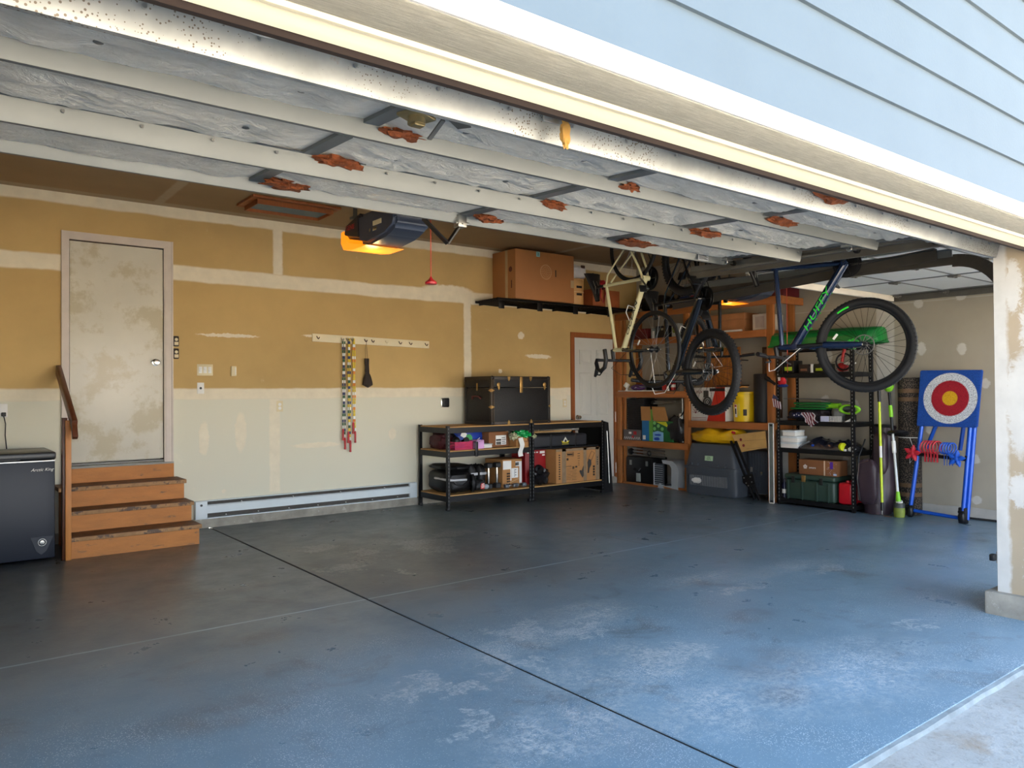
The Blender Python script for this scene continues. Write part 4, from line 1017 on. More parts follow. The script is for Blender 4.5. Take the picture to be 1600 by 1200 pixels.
# ---- right bench
T = thing('tool_bag', 'long black soft case with a white and yellow badge on the right workbench', 'bag', (6.5, 7.55, .62))
part(T, 'body', B().box(6.03, 7.36, .645, 6.95, 7.80, .80, .03, seg=3), mat('case_charcoal', C(34, 36, 42), .6, bump=.3, bscale=60))
for x in (6.30, 6.72): part(T, 'webbing', B().box(x, 7.354, .64, x+.03, 7.362, .805, .002), M_black)
b = B(); b.prism([(6.51, .705), (6.555, .765), (6.60, .705)], 'y', 7.358, 7.352)
part(T, 'badge', b, M_white)
part(T, 'badge', B().prism([(6.505, .69), (6.60, .69), (6.62, .72), (6.59, .705), (6.555, .70), (6.52, .705), (6.49, .72)], 'y', 7.358, 7.351).prism([(6.50, .672), (6.61, .672), (6.61, .678), (6.50, .678)], 'y', 7.358, 7.351), mat('badge_yellow', C(226, 206, 30), .4))
part(T, 'badge_mark', B().cyl((6.555, 7.3515, .715), (6.555, 7.348, .715), .017, n=14), M_black)
solo('bench_crossbar_board', 'black plank lying under the soft case on the right workbench', 'board', B().box(6.0, 7.36, .622, 7.15, 7.85, .642), M_rivet)
solo('wooden_pole', 'tan wooden tool handle lying above the black soft case', 'tool handle', B().lathe([(.0, 0), (.014, 0), (.012, .3), (.013, .78), (.016, .8), (0, .8)], (6.02, 7.5, .835), (1, .05, 0), 12), mat('ash_handle', C(176, 140, 90), .5, var=.2))
solo('metal_pole', 'grey metal tool shaft lying above the black soft case', 'tool handle', B().lathe([(.011, 0), (.011, .5), (.018, .52), (.02, .62), (0, .63)], (6.35, 7.62, .85), (1, -.1, 0), 12), M_steel)
T = thing('red_carton', 'dark red printed carton at the left of the right workbench', 'box', (6.2, 7.62, .175))
part(T, 'carton', B().box(6.02, 7.52, .178, 6.36, 7.80, .61, .003), mat('carton_red', C(148, 20, 28), .45))
b = B()
for k in range(4): b.box(6.05+.05*k, 7.5155, .57, 6.08+.05*k, 7.519, .585)
b.box(6.26, 7.5155, .56, 6.34, 7.519, .59).box(6.30, 7.5155, .53, 6.34, 7.519, .545)
part(T, 'carton_print', b, M_white)
solo('sack', 'black crumpled sack slumped in front of the dark red carton', 'bag', B().blob((6.18, 7.43, .285), .125, .095, .12, 30, 16, .22, 2.6, 6, flat=-.108), mat('sack_black', C(20, 20, 24), .35, bump=.5, bscale=20))
T = thing('lawnmower_carton', 'large cardboard lawnmower carton with a mower drawing, on the right workbench', 'box', (6.77, 7.6, .175))
x0, x1, y0, z0, z1 = 6.375, 7.145, 7.335, .178, .612
part(T, 'carton', B().box(x0, y0, z0, x1, 7.85, z1, .006), M_card)
b = B(); b.box(x0+.10, y0-.0015, z0, x0+.17, y0, z1).box(x0+.475, y0-.0015, z0, x0+.53, y0, z1).box(x1-.075, y0-.0015, z0, x1-.01, y0, z1).box(x0, y0-.0015, z1-.03, x1, y0, z1)
part(T, 'packing_tape', b, mat('grey_tape', C(146, 124, 98), .25, var=.15, scale=15))
b = B(); yy_ = y0-.004
def ln(x, z, w, h): b.box(x, yy_, z, x+w, y0-.0005, z+h)
for k in range(11): ln(x0+.045, z0+.05+k*.03, .022, .016)
ln(x0+.18, z0+.385, .12, .004); ln(x0+.18, z0+.335, .12, .004); ln(x0+.296, z0+.335, .004, .054)
for k in range(4): ln(x0+.198+k*.022, z0+.35, .014, .022)
ln(x0+.18, z0+.285, .03, .028)
ln(x0+.17, z0+.205, .09, .006)
for k in range(8): ln(x0+.18, z0+.04+k*.02, .07+.01*(k % 3), .003)
for k in range(7): ln(x0+.27, z0+.03+k*.02, .08-.01*(k % 2), .003)
for k in range(3):
    for j in range(3): ln(x0+.278+j*.012, z0+.17+k*.012, .009, .009)
ln(x0+.33, z0+.185, .03, .02)
for k in range(3): ln(x0+.37, z0+.36-k*.03, .04, .007)
for k in range(4): ln(x0+.375, z0+.27-k*.02, .03, .004)
for k in range(4): ln(x0+.645, z0+.06+k*.035, .03, .026)
for k in range(4): ln(x1-.05, z0+.2+k*.03, .014, .015)
part(T, 'carton_print', b, M_ink, kind='stuff')
text(T, 'carton_lettering', 'TORO', .04, BACKF(x0+.235, y0-.005, z0+.358), M_ink)
b = B(); X0, Z0 = x0, z0
b.prism([(X0+.40, Z0+.135), (X0+.425, Z0+.15), (X0+.44, Z0+.135), (X0+.475, Z0+.205), (X0+.475, Z0+.07), (X0+.455, Z0+.045), (X0+.42, Z0+.095)], 'y', y0-.003, y0-.0005)
b.prism([(X0+.545, Z0+.24), (X0+.57, Z0+.285), (X0+.61, Z0+.27), (X0+.615, Z0+.21), (X0+.58, Z0+.16), (X0+.57, Z0+.10), (X0+.545, Z0+.10), (X0+.55, Z0+.17)], 'y', y0-.003, y0-.0005)
b.bar((X0+.55, y0-.002, Z0+.27), (X0+.62, y0-.002, Z0+.385), .002, .005, (0, 1, 0)).bar((X0+.62, y0-.002, Z0+.385), (X0+.675, y0-.002, Z0+.36), .002, .005, (0, 1, 0)).bar((X0+.675, y0-.002, Z0+.36), (X0+.615, y0-.002, Z0+.26), .002, .005, (0, 1, 0))
part(T, 'mower_drawing', b, mat('print_grey', C(58, 54, 50), .6))
# folded black stand leaning on the end of the bench
T = thing('folded_table', 'black folding table leaning against the right end of the workbench', 'folding table', (7.26, 7.5, 0))
b = B(); b.prism([(7.205, 0), (7.375, 0), (7.30, .93), (7.225, .95)], 'y', 7.32, 7.355)
b.prism([(7.23, .02), (7.36, .02), (7.30, .90), (7.235, .92)], 'y', 7.355, 7.85)
part(T, 'table_top', b, M_black)
part(T, 'leg_tube', B().tube([(7.29, 7.305, .12), (7.27, 7.31, .62), (7.26, 7.312, .82)], .009), M_steel)
b = B(); b.cyl((7.25, 7.32, .45), (7.25, 7.31, .45), .012).cyl((7.27, 7.32, .48), (7.27, 7.31, .48), .008)
part(T, 'latch', b, M_chrome)

# ---------------------------------------------------------------- wall shelf high on the back wall
T = thing('wire_wall_shelf', 'black bracketed shelf high on the back wall under the big cartons', 'shelf', (6.8, 7.7, 2.48))
b = B(); xa, xb, ya = 5.60, 8.08, 7.52
for k in range(24): b.box(xa, ya+k*.02, 2.508, xb, ya+k*.02+.006, 2.514)
for k in range(42): b.box(xa+k*.0605, ya, 2.502, xa+k*.0605+.006, 8.0, 2.508)
b.box(xa, ya, 2.488, xb, ya+.012, 2.518).box(xa, 7.98, 2.488, xb, 7.992, 2.518)
part(T, 'wire_deck', b, M_blackm, kind='stuff')
for x in (5.66, 6.28, 6.90, 7.54):
    b = B(); b.prism([(7.53, 2.375), (7.53, 2.50), (7.995, 2.50), (7.995, 2.40), (7.93, 2.455)] if False else [(7.535, 2.40), (7.535, 2.498), (7.995, 2.498), (7.995, 2.46), (7.90, 2.46)], 'x', x, x+.006)
    b.box(x-.03, 7.528, 2.385, x+.055, 7.536, 2.50, .002)
    part(T, 'bracket', b, M_blackm)
T = thing('carton', 'big brown cardboard carton with a dotted round emblem on the high shelf', 'box', (6.36, 7.73, 2.52))
x0, x1, y0, z0, z1 = 5.87, 6.86, 7.50, 2.525, 3.15
part(T, 'body', B().box(x0, y0, z0, x1, 7.985, z1, .006), mat('carton_brown', C(178, 120, 72), .7, var=.06, scale=2))
part(T, 'tape', B().box(x0-.0015, 7.66, z0, x0, 7.71, z1).box(x1-.06, y0-.0015, z0+.2, x1, y0, z0+.3), M_tape)
b = B(); cx, cz = x0+.50, z0+.37
for R_, n_ in ((.018, 5), (.04, 10), (.062, 16), (.082, 22)):
    for k in range(n_):
        a = 2*pi*k/n_; b.cyl((cx+R_*cos(a), y0, cz+R_*sin(a)), (cx+R_*cos(a), y0-.0015, cz+R_*sin(a)), .005, n=6)
b.torus((cx, y0-.0005, cz), (0, 1, 0), .094, .0025, 32, 5)
part(T, 'round_emblem', b, mat('emblem_tan', C(222, 178, 130), .6), kind='stuff')
part(T, 'hand_hole', B().box(x0+.66, y0-.0015, z0+.32, x0+.675, y0, z0+.41), M_ink)
part(T, 'sticker', B().box(x0+.34, y0-.0015, z1-.07, x0+.40, y0, z1-.005), mat('sticker_aqua', C(140, 200, 200), .5))
text(T, 'sticker_text', '2', .05, BACKF(x0+.37, y0-.003, z1-.038), M_ink)
part(T, 'side_print', B().cyl((x0, 7.60, 2.9), (x0-.001, 7.60, 2.9), .035, n=20).box(x0-.001, 7.57, 2.66, x0, 7.59, 2.76), mat('print_brown', C(96, 44, 30)))
T = thing('fibre_drum', 'tan round storage drum beside the big carton on the high shelf', 'drum', (7.05, 7.72, 2.52))
part(T, 'body', B().lathe([(.15, 0), (.155, .01), (.155, .17), (.151, .175), (.156, .18), (.156, .33), (.16, .335), (.16, .36), (0, .36)], (7.04, 7.74, 2.52), (0, 0, 1), 36), mat('drum_tan', C(206, 158, 98), .5))
part(T, 'hoop', B().torus((7.04, 7.74, 2.70), (0, 0, 1), .157, .004, 36, 6), mat('hoop_pale', C(226, 196, 146), .4))
b = B()
for r_ in range(2):
    for k in range(5): b.box(6.985+k*.02, 7.581-.004*(1-abs(k-2)*.4), 2.75-r_*.10, 6.998+k*.02, 7.587, 2.78-r_*.10)
part(T, 'stencil', b, M_ink)
T = thing('cooler_bag', 'white folded bag on top of the tan storage drum', 'bag', (7.04, 7.72, 2.88))
part(T, 'body', B().blob((7.04, 7.72, 2.975), .15, .15, .095, 26, 14, .12, 2, 3, flat=-.088, pw=.6), mat('cooler_white', C(222, 220, 216), .5, bump=.2, bscale=20))
part(T, 'handle', B().box(7.05, 7.56, 3.02, 7.12, 7.575, 3.06, .006), M_darkwd)
T = thing('storage_carton', 'orange-brown carton at the right end of the high shelf', 'box', (7.6, 7.75, 2.52))
part(T, 'carton', B().box(7.28, 7.58, 2.522, 7.80, 7.95, 2.76, .003), mat('carton_orange', C(150, 78, 38), .7))
part(T, 'tape', B().box(7.52, 7.5785, 2.522, 7.57, 7.58, 2.76), M_tape)
T = thing('hockey_gear', 'red and black helmet gear piled on the orange-brown carton', 'sports gear', (7.5, 7.68, 2.76))
part(T, 'shell', B().blob((7.50, 7.66, 2.83), .13, .10, .07, 22, 12, .15, 3, 2, flat=-.066), mat('gear_red', C(160, 24, 34), .4))
part(T, 'padding', B().blob((7.42, 7.62, 2.80), .10, .07, .04, 18, 10, .2, 4, 5, flat=-.038), M_black)
part(T, 'strap', B().tube([(7.42, 7.56, 2.80), (7.40, 7.555, 2.66), (7.46, 7.555, 2.58), (7.50, 7.555, 2.72), (7.52, 7.56, 2.80)], .01), mat('gear_red', C(160, 24, 34)))
solo('hanging_cable', 'thin dark cable arching above the orange-brown carton on the high shelf', 'cable', B().tube([(7.25, 7.9, 2.63), (7.27, 7.9, 2.85), (7.40, 7.9, 3.0), (7.60, 7.9, 3.04), (7.72, 7.9, 2.9), (7.75, 7.9, 2.77)], .006), M_black)

# ---------------------------------------------------------------- wooden shelving along the right wall
M_pine = mat('pine_orange', C(162, 98, 50), .55, var=.14, scale=3, stretch=(9, 1.2, 9), bump=.1, bscale=30)
M_pinev = mat('pine_orange_upright', C(166, 104, 54), .55, var=.14, scale=3, stretch=(9, 9, 1.2), bump=.1, bscale=30)
M_shply = mat('shelf_ply', C(168, 112, 62), .7, var=.1, scale=5)
T = thing('wooden_shelving', 'built-in orange pine shelving unit in the corner on the right wall', 'shelving', (8.35, 6.66, 0))
def up(y0, y1, x=8.12, z1=2.48, lab=None): part(T, 'upright', B().box(x, y0, 0, x+.04, y1, z1, .003), M_pinev)
for y0, y1 in ((7.89, 7.985), (6.62, 6.71), (5.335, 5.43)): up(y0, y1)
for y0, y1 in ((7.89, 7.985), (6.62, 6.71), (5.335, 5.43)): up(y0, y1, 8.555)
up(7.84, 7.888, 8.165)
def shelf(y0, y1, z, h=.088):
    part(T, 'front_rail', B().box(8.10, y0, z-h, 8.138, y1, z, .003), M_pine)
    part(T, 'deck', B().box(8.14, y0+.02, z-.02, 8.59, y1-.02, z-.001), M_shply)
    part(T, 'cross_brace', B().box(8.14, y0+.02, z-h, 8.59, y0+.06, z-.02, .002), M_pine)
shelf(6.63, 7.97, 1.345); shelf(6.63, 7.97, .64); shelf(5.34, 6.63, .95); shelf(5.43, 7.97, 2.09); shelf(5.20, 7.97, 2.48, .09)
part(T, 'toe_rail', B().box(8.14, 6.72, 0, 8.16, 7.88, .03), M_pine)

def panelbox(name, label, y0, y1, z0, z1, m_, xf=8.17, xd=.34, cat='box'):
    T = thing(name, label, cat, (xf+xd/2, (y0+y1)/2, z0))
    part(T, 'carton', B().box(xf, y0, z0+.002, xf+xd, y1, z1, .004), m_)
    return T
# top of the shelving
for (y0, y1, z1, m_, lb) in ((6.50, 6.62, 2.64, 'box_red', 'small red box standing on top of the shelving'), (6.33, 6.44, 2.55, 'box_red', 'low red package on top of the shelving beside the small red box')):
    T = panelbox('red_box', lb, y0, y1, 2.482, z1, mat(m_, C(176, 22, 34), .45), 8.16, .2)
    part(T, 'white_mark', B().cyl((8.159, (y0+y1)/2, 2.52), (8.157, (y0+y1)/2, 2.52), .018, n=12), M_white)
T = panelbox('blue_box', 'dark blue box on top of the shelving left of the red box', 6.66, 6.80, 2.482, 2.62, mat('navy_box', C(22, 40, 80), .5), 8.16, .2)
part(T, 'lid', B().box(8.155, 6.655, 2.60, 8.365, 6.805, 2.625, .003), mat('navy_box', C(22, 40, 80)))
T = panelbox('maroon_bin', 'long maroon bin on top of the shelving under the ceiling', 5.25, 5.85, 2.482, 2.62, mat('bin_maroon', C(96, 22, 30), .5), 8.2, .35)
part(T, 'rim', B().box(8.19, 5.24, 2.60, 8.56, 5.86, 2.625, .004), mat('bin_maroon', C(96, 22, 30)))
solo('black_duffel', 'black soft bag heaped on top of the shelving near the corner', 'bag', B().blob((8.33, 7.35, 2.60), .15, .30, .12, 28, 14, .16, 2.5, 2, flat=-.118), M_black)
T = thing('small_machine', 'dark machine with grey and blue parts on top of the shelving', 'machine', (8.3, 6.98, 2.48))
part(T, 'body', B().box(8.20, 6.87, 2.483, 8.45, 7.09, 2.60, .02), M_black)
part(T, 'dial', B().lathe([(.03, 0), (.03, .01), (0, .012)], (8.20, 6.93, 2.55), (-1, 0, 0), 16), M_steel)
part(T, 'dial', B().lathe([(.03, 0), (.03, .01), (0, .012)], (8.20, 7.03, 2.55), (-1, 0, 0), 16), mat('dial_blue', C(60, 90, 130), .4))
part(T, 'reel', B().torus((8.30, 6.98, 2.67), (1, 0, 0), .06, .02, 20, 8), M_blackm)
# second shelf
T = panelbox('long_carton', 'long low brown carton with a lid on the upper shelf', 5.78, 6.50, 2.092, 2.25, mat('carton_pale', C(166, 112, 70), .75))
part(T, 'lid', B().box(8.165, 5.775, 2.25, 8.515, 6.505, 2.33, .004), mat('carton_pale', C(166, 112, 70)))
T = panelbox('white_carton', 'pale upright carton with a printed panel at the right end of the upper shelf', 5.45, 5.66, 2.092, 2.29, mat('carton_white', C(206, 196, 184), .7))
part(T, 'printed_panel', B().box(8.1675, 5.49, 2.12, 8.169, 5.62, 2.26), mat('print_pale', C(176, 160, 150), .7))
T = panelbox('paper_stack', 'low white stack of paper in front of the long brown carton', 5.80, 6.12, 2.092, 2.12, M_paper, 8.142, .02, 'paper')
T = panelbox('printed_pouch', 'green and white printed pouch standing on the upper shelf', 6.86, 6.98, 2.092, 2.28, mat('pouch_white', C(196, 200, 190), .5), 8.2, .1, 'pouch')
part(T, 'green_print', B().blob((8.198, 6.93, 2.20), .002, .04, .05, 16, 8, .1), mat('print_olive', C(120, 140, 40), .5))
T = panelbox('plastic_bag', 'clear plastic bag with white contents on the upper shelf', 7.28, 7.36, 2.092, 2.24, mat('bag_clear_grey', C(130, 140, 140), .2, coat=.5), 8.2, .1, 'bag')
part(T, 'contents', B().box(8.198, 7.29, 2.10, 8.1995, 7.33, 2.2), M_white)
T = panelbox('black_case', 'black case between the clear bag and the printed pouch on the upper shelf', 7.02, 7.26, 2.092, 2.26, M_black, 8.19, .2, 'case')
part(T, 'latch', B().box(8.186, 7.12, 2.20, 8.192, 7.16, 2.23, .002), M_steel)
T = panelbox('crimson_folder_box', 'dark crimson box at the far left of the upper shelf', 7.42, 7.74, 2.092, 2.24, mat('crimson_dark', C(90, 20, 24), .5), 8.19, .25)
part(T, 'lid', B().box(8.185, 7.415, 2.21, 8.445, 7.745, 2.245, .003), mat('crimson_dark', C(90, 20, 24)))
# third shelf, left bay
solo('papers', 'flat white board and papers lying along the middle shelf of the left bay', 'paper', B().box(8.11, 7.25, 1.347, 8.35, 7.93, 1.36, .003), M_paper)
T = thing('purple_pouch', 'purple printed pouch lying on the middle shelf of the left bay', 'pouch', (8.2, 7.62, 1.362))
part(T, 'body', B().blob((8.20, 7.62, 1.40), .05, .13, .045, 24, 12, .15, 3, 4, flat=-.038), mat('pouch_purple', C(84, 48, 104), .35, bump=.3, bscale=30))
part(T, 'white_print', B().blob((8.155, 7.62, 1.40), .004, .04, .012, 12, 8, 0), M_white)
T = thing('figurine', 'small white angular ornament at the left end of the middle shelf', 'ornament', (8.17, 7.82, 1.362))
part(T, 'head', B().obox((8.17, 7.81, 1.435), (.05, .07, .07), (.6, .2, .3), .01), M_white)
part(T, 'stem', B().lathe([(.022, 0), (.014, .02), (.012, .05)], (8.17, 7.81, 1.362), (0, 0, 1), 12), M_white)
T = thing('lampshade', 'grey tapered paper shade at the right end of the middle shelf', 'shade', (8.26, 6.79, 1.35))
part(T, 'shade', B().lathe([(.085, 0), (.05, .13), (.045, .13), (.078, .004)], (8.24, 6.80, 1.35), (0, 0, 1), 24), mat('shade_grey', C(150, 140, 126), .8))
part(T, 'cap', B().cyl((8.24, 6.80, 1.478), (8.24, 6.80, 1.486), .04), M_steel)
T = thing('bottle', 'red bottle with a white label standing behind the front wheel of the pale bike', 'bottle', (8.3, 7.0, 1.35))
part(T, 'body', B().lathe([(.035, 0), (.036, .11), (.015, .15), (.015, .17), (0, .17)], (8.28, 7.03, 1.36), (0, 0, 1), 20), mat('bottle_red', C(180, 30, 30), .35))
part(T, 'label', B().lathe([(.0365, .04), (.0365, .08)], (8.28, 7.03, 1.36), (0, 0, 1), 20), M_white)
part(T, 'cap', B().cyl((8.28, 7.03, 1.53), (8.28, 7.03, 1.56), .017), M_black)
T = thing('can', 'low red can beside the red bottle on the middle shelf', 'can', (8.22, 7.12, 1.35))
part(T, 'body', B().lathe([(.03, 0), (.03, .07), (.027, .075), (0, .075)], (8.2, 7.12, 1.36), (0, 0, 1), 18), mat('bottle_red', C(180, 30, 30)))
part(T, 'lid', B().cyl((8.2, 7.12, 1.435), (8.2, 7.12, 1.441), .026), M_steel)
T = thing('tool_tote', 'dark crate of small tools at the back of the middle shelf', 'crate', (8.4, 7.35, 1.35))
b = B(); b.box(8.36, 7.18, 1.362, 8.54, 7.60, 1.372).box(8.36, 7.18, 1.372, 8.37, 7.60, 1.50).box(8.53, 7.18, 1.372, 8.54, 7.60, 1.50).box(8.37, 7.18, 1.372, 8.53, 7.19, 1.50).box(8.37, 7.59, 1.372, 8.53, 7.60, 1.50)
part(T, 'tub', b, M_black)
part(T, 'handle', B().tube([(8.45, 7.19, 1.50), (8.45, 7.25, 1.58), (8.45, 7.53, 1.58), (8.45, 7.59, 1.50)], .01), M_blackm)
T = thing('squeeze_bottle', 'small white bottle in front on the middle shelf', 'bottle', (8.15, 7.05, 1.35))
part(T, 'body', B().lathe([(.018, 0), (.018, .05), (.008, .06), (0, .06)], (8.16, 7.02, 1.348), (0, 0, 1), 14), M_white)
part(T, 'cap', B().cyl((8.16, 7.02, 1.408), (8.16, 7.02, 1.42), .008), M_white)
# left bay, second shelf from the floor
T = thing('wicker_bin', 'black open weave basket in the left bay', 'basket', (8.3, 7.68, .64))
b = B(); y0, y1, z0, z1 = 7.50, 7.832, .642, 1.235
b.box(8.20, y0, z0, 8.50, y1, z1, .02)
part(T, 'liner', b, M_black)
b = B()
for k in range(22): b.tube([(8.195, y0, z0+.015+k*.027), (8.189, (y0+y1)/2, z0+.022+k*.027), (8.195, y1, z0+.015+k*.027)], .0075, 6)
for k in range(16): b.tube([(8.192, y0+.01+k*.0245, z0), (8.192, y0+.01+k*.0245, z1)], .005, 5)
b.torus((8.35, (y0+y1)/2, z1), (0, 0, 1), .17, .012, 30, 6)
part(T, 'weave', b, mat('weave_black', C(34, 32, 32), .6, var=.3, scale=40), kind='stuff')
T = thing('pattern_box', 'box with a black, white and red zigzag print in front of the weave basket', 'box', (8.17, 7.69, .64))
part(T, 'carton', B().box(8.145, 7.53, .642, 8.185, 7.86, .79, .003), mat('box_grey_print', C(96, 88, 88), .5))
b = B()
for k in range(8): y = 7.85-k*.04; b.bar((8.1435, y, .65), (8.1435, y-.02, .69), .002, .006, (1, 0, 0)).bar((8.1435, y-.02, .69), (8.1435, y-.04, .65), .002, .006, (1, 0, 0))
b.box(8.142, 7.70, .73, 8.1445, 7.75, .76)
part(T, 'zigzag_print', b, M_white, kind='stuff')
part(T, 'red_mark', B().cyl((8.1435, 7.67, .69), (8.1405, 7.67, .69), .02).box(8.142, 7.60, .72, 8.1445, 7.66, .77), mat('box_red', C(176, 22, 34)))
T = thing('toy_box', 'tall blue and green toy box with open cardboard flaps in the left bay', 'box', (8.3, 7.25, .64))
x0 = 8.15; y0, y1, ym, z0, z1 = 6.93, 7.50, 7.30, .642, .93
b = B(); b.m(0).box(x0, ym, z0, x0+.36, y1, z1, .003); b.m(1).box(x0-.001, y0, z0, x0+.36, ym, z1, .003)
part(T, 'carton', b, [mat('toy_blue', C(28, 110, 170), .5), mat('toy_green', C(30, 92, 48), .5)])
b = B(); b.prism([(7.50, z1), (7.51, z1+.20), (7.33, z1+.20), (7.32, z1)], 'x', x0-.012, x0-.008).prism([(7.27, z1), (7.30, z1+.20), (7.06, z1+.20), (7.00, z1)], 'x', x0-.014, x0-.01)
part(T, 'flap', b, M_card)
b = B(); b.box(x0-.004, ym-.01, z0, x0-.001, ym+.06, z1).box(x0-.006, ym-.01, z1, x0-.002, ym+.03, z1+.16)
part(T, 'green_stripe', b, mat('toy_lime', C(96, 160, 60), .5))
b = B()
for y, z in ((7.26, .90), (7.19, .86), (7.26, .82), (7.12, .82)): b.cyl((x0-.001, y, z), (x0-.004, y, z), .026, n=16)
part(T, 'round_print', b, mat('print_mint', C(120, 190, 110), .5))
part(T, 'yellow_print', B().prism([(7.24, .92), (7.05, .92), (7.0, .84), (7.06, .86)], 'x', x0-.004, x0-.0015), mat('print_yellow', C(206, 206, 40), .5))
part(T, 'blue_print', B().prism([(7.29, .645), (7.29, .77), (7.20, .79), (7.10, .77), (7.10, .645)], 'x', x0-.004, x0-.0015), mat('print_sky', C(130, 180, 220), .5))
part(T, 'blue_waves', B().blob((x0-.004, 7.22, .68), .003, .05, .02, 14, 8, .3).blob((x0-.004, 7.20, .735), .003, .06, .012, 14, 8, .3), mat('print_blue', C(20, 70, 180), .5))
part(T, 'small_label', B().box(x0-.004, 7.43, .66, x0-.001, 7.48, .72), M_white)
solo('dark_bag', 'dark bag slumped against the right side of the toy box', 'bag', B().blob((8.19, 6.90, .82), .06, .16, .185, 24, 14, .15, 2.5, 4, flat=-.177), mat('sack_black', C(20, 20, 24)))
T = thing('camera_tripod', 'grey and black folded tripod lying across the top of the toy box', 'tripod', (8.25, 7.1, 1.18))
for dx, dz in ((0, 0), (.03, .012), (.012, .03)): part(T, 'leg', B().lathe([(.012, 0), (.012, .25), (.009, .26), (.009, .5)], (8.25+dx, 7.36, 1.172+dz), (0, -1, .02), 10), M_steel)
part(T, 'head', B().blob((8.26, 7.38, 1.19), .03, .04, .03, 14, 10, .1), M_black)
part(T, 'crank', B().cyl((8.26, 6.98, 1.20), (8.2, 6.98, 1.20), .008), M_steel)
T = thing('umbrella', 'grey tubular umbrella pole with a white sleeve at the right of the left bay', 'umbrella', (8.2, 6.82, .64))
part(T, 'pole', B().cyl((8.2, 6.80, .645), (8.2, 6.80, 1.24), .012), M_steel)
part(T, 'sleeve', B().lathe([(.03, 0), (.026, .12), (.022, .12)], (8.2, 6.83, .92), (0, 0, 1), 14), M_white)
solo('hose_loop', 'dark hose loop at the right of the left bay', 'hose', B().tube([(8.2, 6.78, .66), (8.18, 6.86, .80), (8.18, 6.84, .98), (8.2, 6.76, 1.08)], .012), M_black)
# left bay floor
T = thing('tool_case', 'large black hard case with latches on the floor of the left bay', 'case', (8.3, 7.6, 0))
part(T, 'shell', B().box(8.16, 7.33, .012, 8.5, 7.832, .40, .02), mat('case_black', C(16, 16, 18), .4))
for y in (7.73, 7.42): part(T, 'latch', B().box(8.150, y-.02, .28, 8.162, y+.02, .35, .004), M_steel)
part(T, 'handle', B().tube([(8.155, 7.66, .24), (8.13, 7.65, .21), (8.13, 7.55, .21), (8.155, 7.54, .24)], .012), M_black)
part(T, 'tag', B().box(8.148, 7.54, .05, 8.156, 7.62, .17, .002), mat('tag_grey', C(170, 176, 170), .5))
T = thing('camera_tripod', 'folded tripod with grey legs lying on the black hard case', 'tripod', (8.25, 7.4, .40))
for dz in (.43, .475, .52): part(T, 'leg', B().lathe([(.0, 0), (.015, 0), (.015, .35), (.011, .36), (.011, .6), (0, .6)], (8.22, 7.74, dz), (0, -1, -.03), 10), M_steel)
part(T, 'head', B().blob((8.22, 7.78, .47), .04, .05, .045, 14, 10, .15), M_black)
part(T, 'brace', B().torus((8.21, 7.42, .46), (1, 0, 0), .03, .01, 16, 6), M_black)
T = thing('floor_fan', 'light grey box fan heater lying open on the floor beside the dog crate', 'fan', (8.2, 7.0, 0))
M_fan = mat('fan_grey', C(176, 182, 186), .4, var=.03)
b = B(); b.prism([(7.10, .03), (6.84, .0), (6.82, .26), (6.86, .34), (6.93, .385), (7.12, .39), (7.10, .345), (6.98, .33), (6.95, .29), (6.95, .04)], 'x', 8.13, 8.42)
part(T, 'housing', b, M_fan)
b = B(); b.prism([(7.28, .05), (7.11, .03), (7.10, .335), (7.27, .33)], 'x', 8.15, 8.17)
part(T, 'grille', b, mat('grille_dark', C(60, 64, 70), .5))
b = B()
for k in range(9): b.box(8.144, 7.12, .06+k*.03, 8.152, 7.265, .066+k*.03)
b.box(8.14, 7.272, .04, 8.175, 7.285, .34, .003).box(8.14, 7.10, .02, 8.175, 7.285, .045, .003)
part(T, 'slat', b, M_fan, kind='stuff')
part(T, 'foot', B().prism([(7.19, 0), (7.08, 0), (7.16, .06)], 'x', 8.12, 8.15), M_fan)
# right bay: wagon box, bucket, black roll, wooden thing
T = thing('printed_carton', 'white and red printed carton standing on the shelf behind the hanging wheel', 'box', (8.3, 6.38, .95))
x0, y0, y1, z0, z1 = 8.145, 6.06, 6.61, .952, 1.39
part(T, 'carton', B().box(x0, y0, z0, x0+.3, y1, z1, .003), mat('carton_offwhite', C(204, 204, 200), .45))
part(T, 'red_panel', B().prism([(y0+.001, z0), (y0+.29, z0), (y0+.14, z1), (y0+.001, z1)], 'x', x0-.003, x0), mat('panel_red', C(186, 44, 26), .4))
part(T, 'black_band', B().box(x0-.005, y0, z1-.05, x0-.003, y0+.24, z1-.01), M_ink)
b = B(); b.torus((x0-.002, 6.34, 1.20), (1, 0, 0), .06, .014, 26, 6).torus((x0-.002, 6.34, 1.20), (1, 0, 0), .03, .01, 20, 6).cyl((x0, 6.34, 1.20), (x0-.004, 6.34, 1.20), .012).box(x0-.004, 6.32, 1.26, x0-.001, 6.40, 1.35)
part(T, 'wheel_print', b, mat('print_grey', C(58, 54, 50)))
b = B()
for k in range(5): b.bar((x0-.002, 6.53, 1.05), (x0-.002, 6.53+.05*cos(k*pi/4), 1.05+.05*sin(k*pi/4)+.02), .003, .008, (1, 0, 0))
part(T, 'plant_print', b, mat('print_wine', C(120, 30, 40), .5))
text(T, 'carton_lettering', 'DGX', .05, RIGHTF(x0-.004, 6.47, 1.33), mat('print_wine', C(120, 30, 40)))
b = B(); b.box(x0-.004, 6.36, .99, x0-.001, 6.59, .995).box(x0-.004, 6.36, .97, x0-.001, 6.59, .973)
part(T, 'red_line', b, mat('print_wine', C(120, 30, 40)))
T = thing('bucket', 'yellow plastic pail with a lid and printed warning labels on the right bay shelf', 'bucket', (8.3, 5.87, .95))
M_yel = mat('pail_yellow', C(232, 196, 12), .35, var=.04)
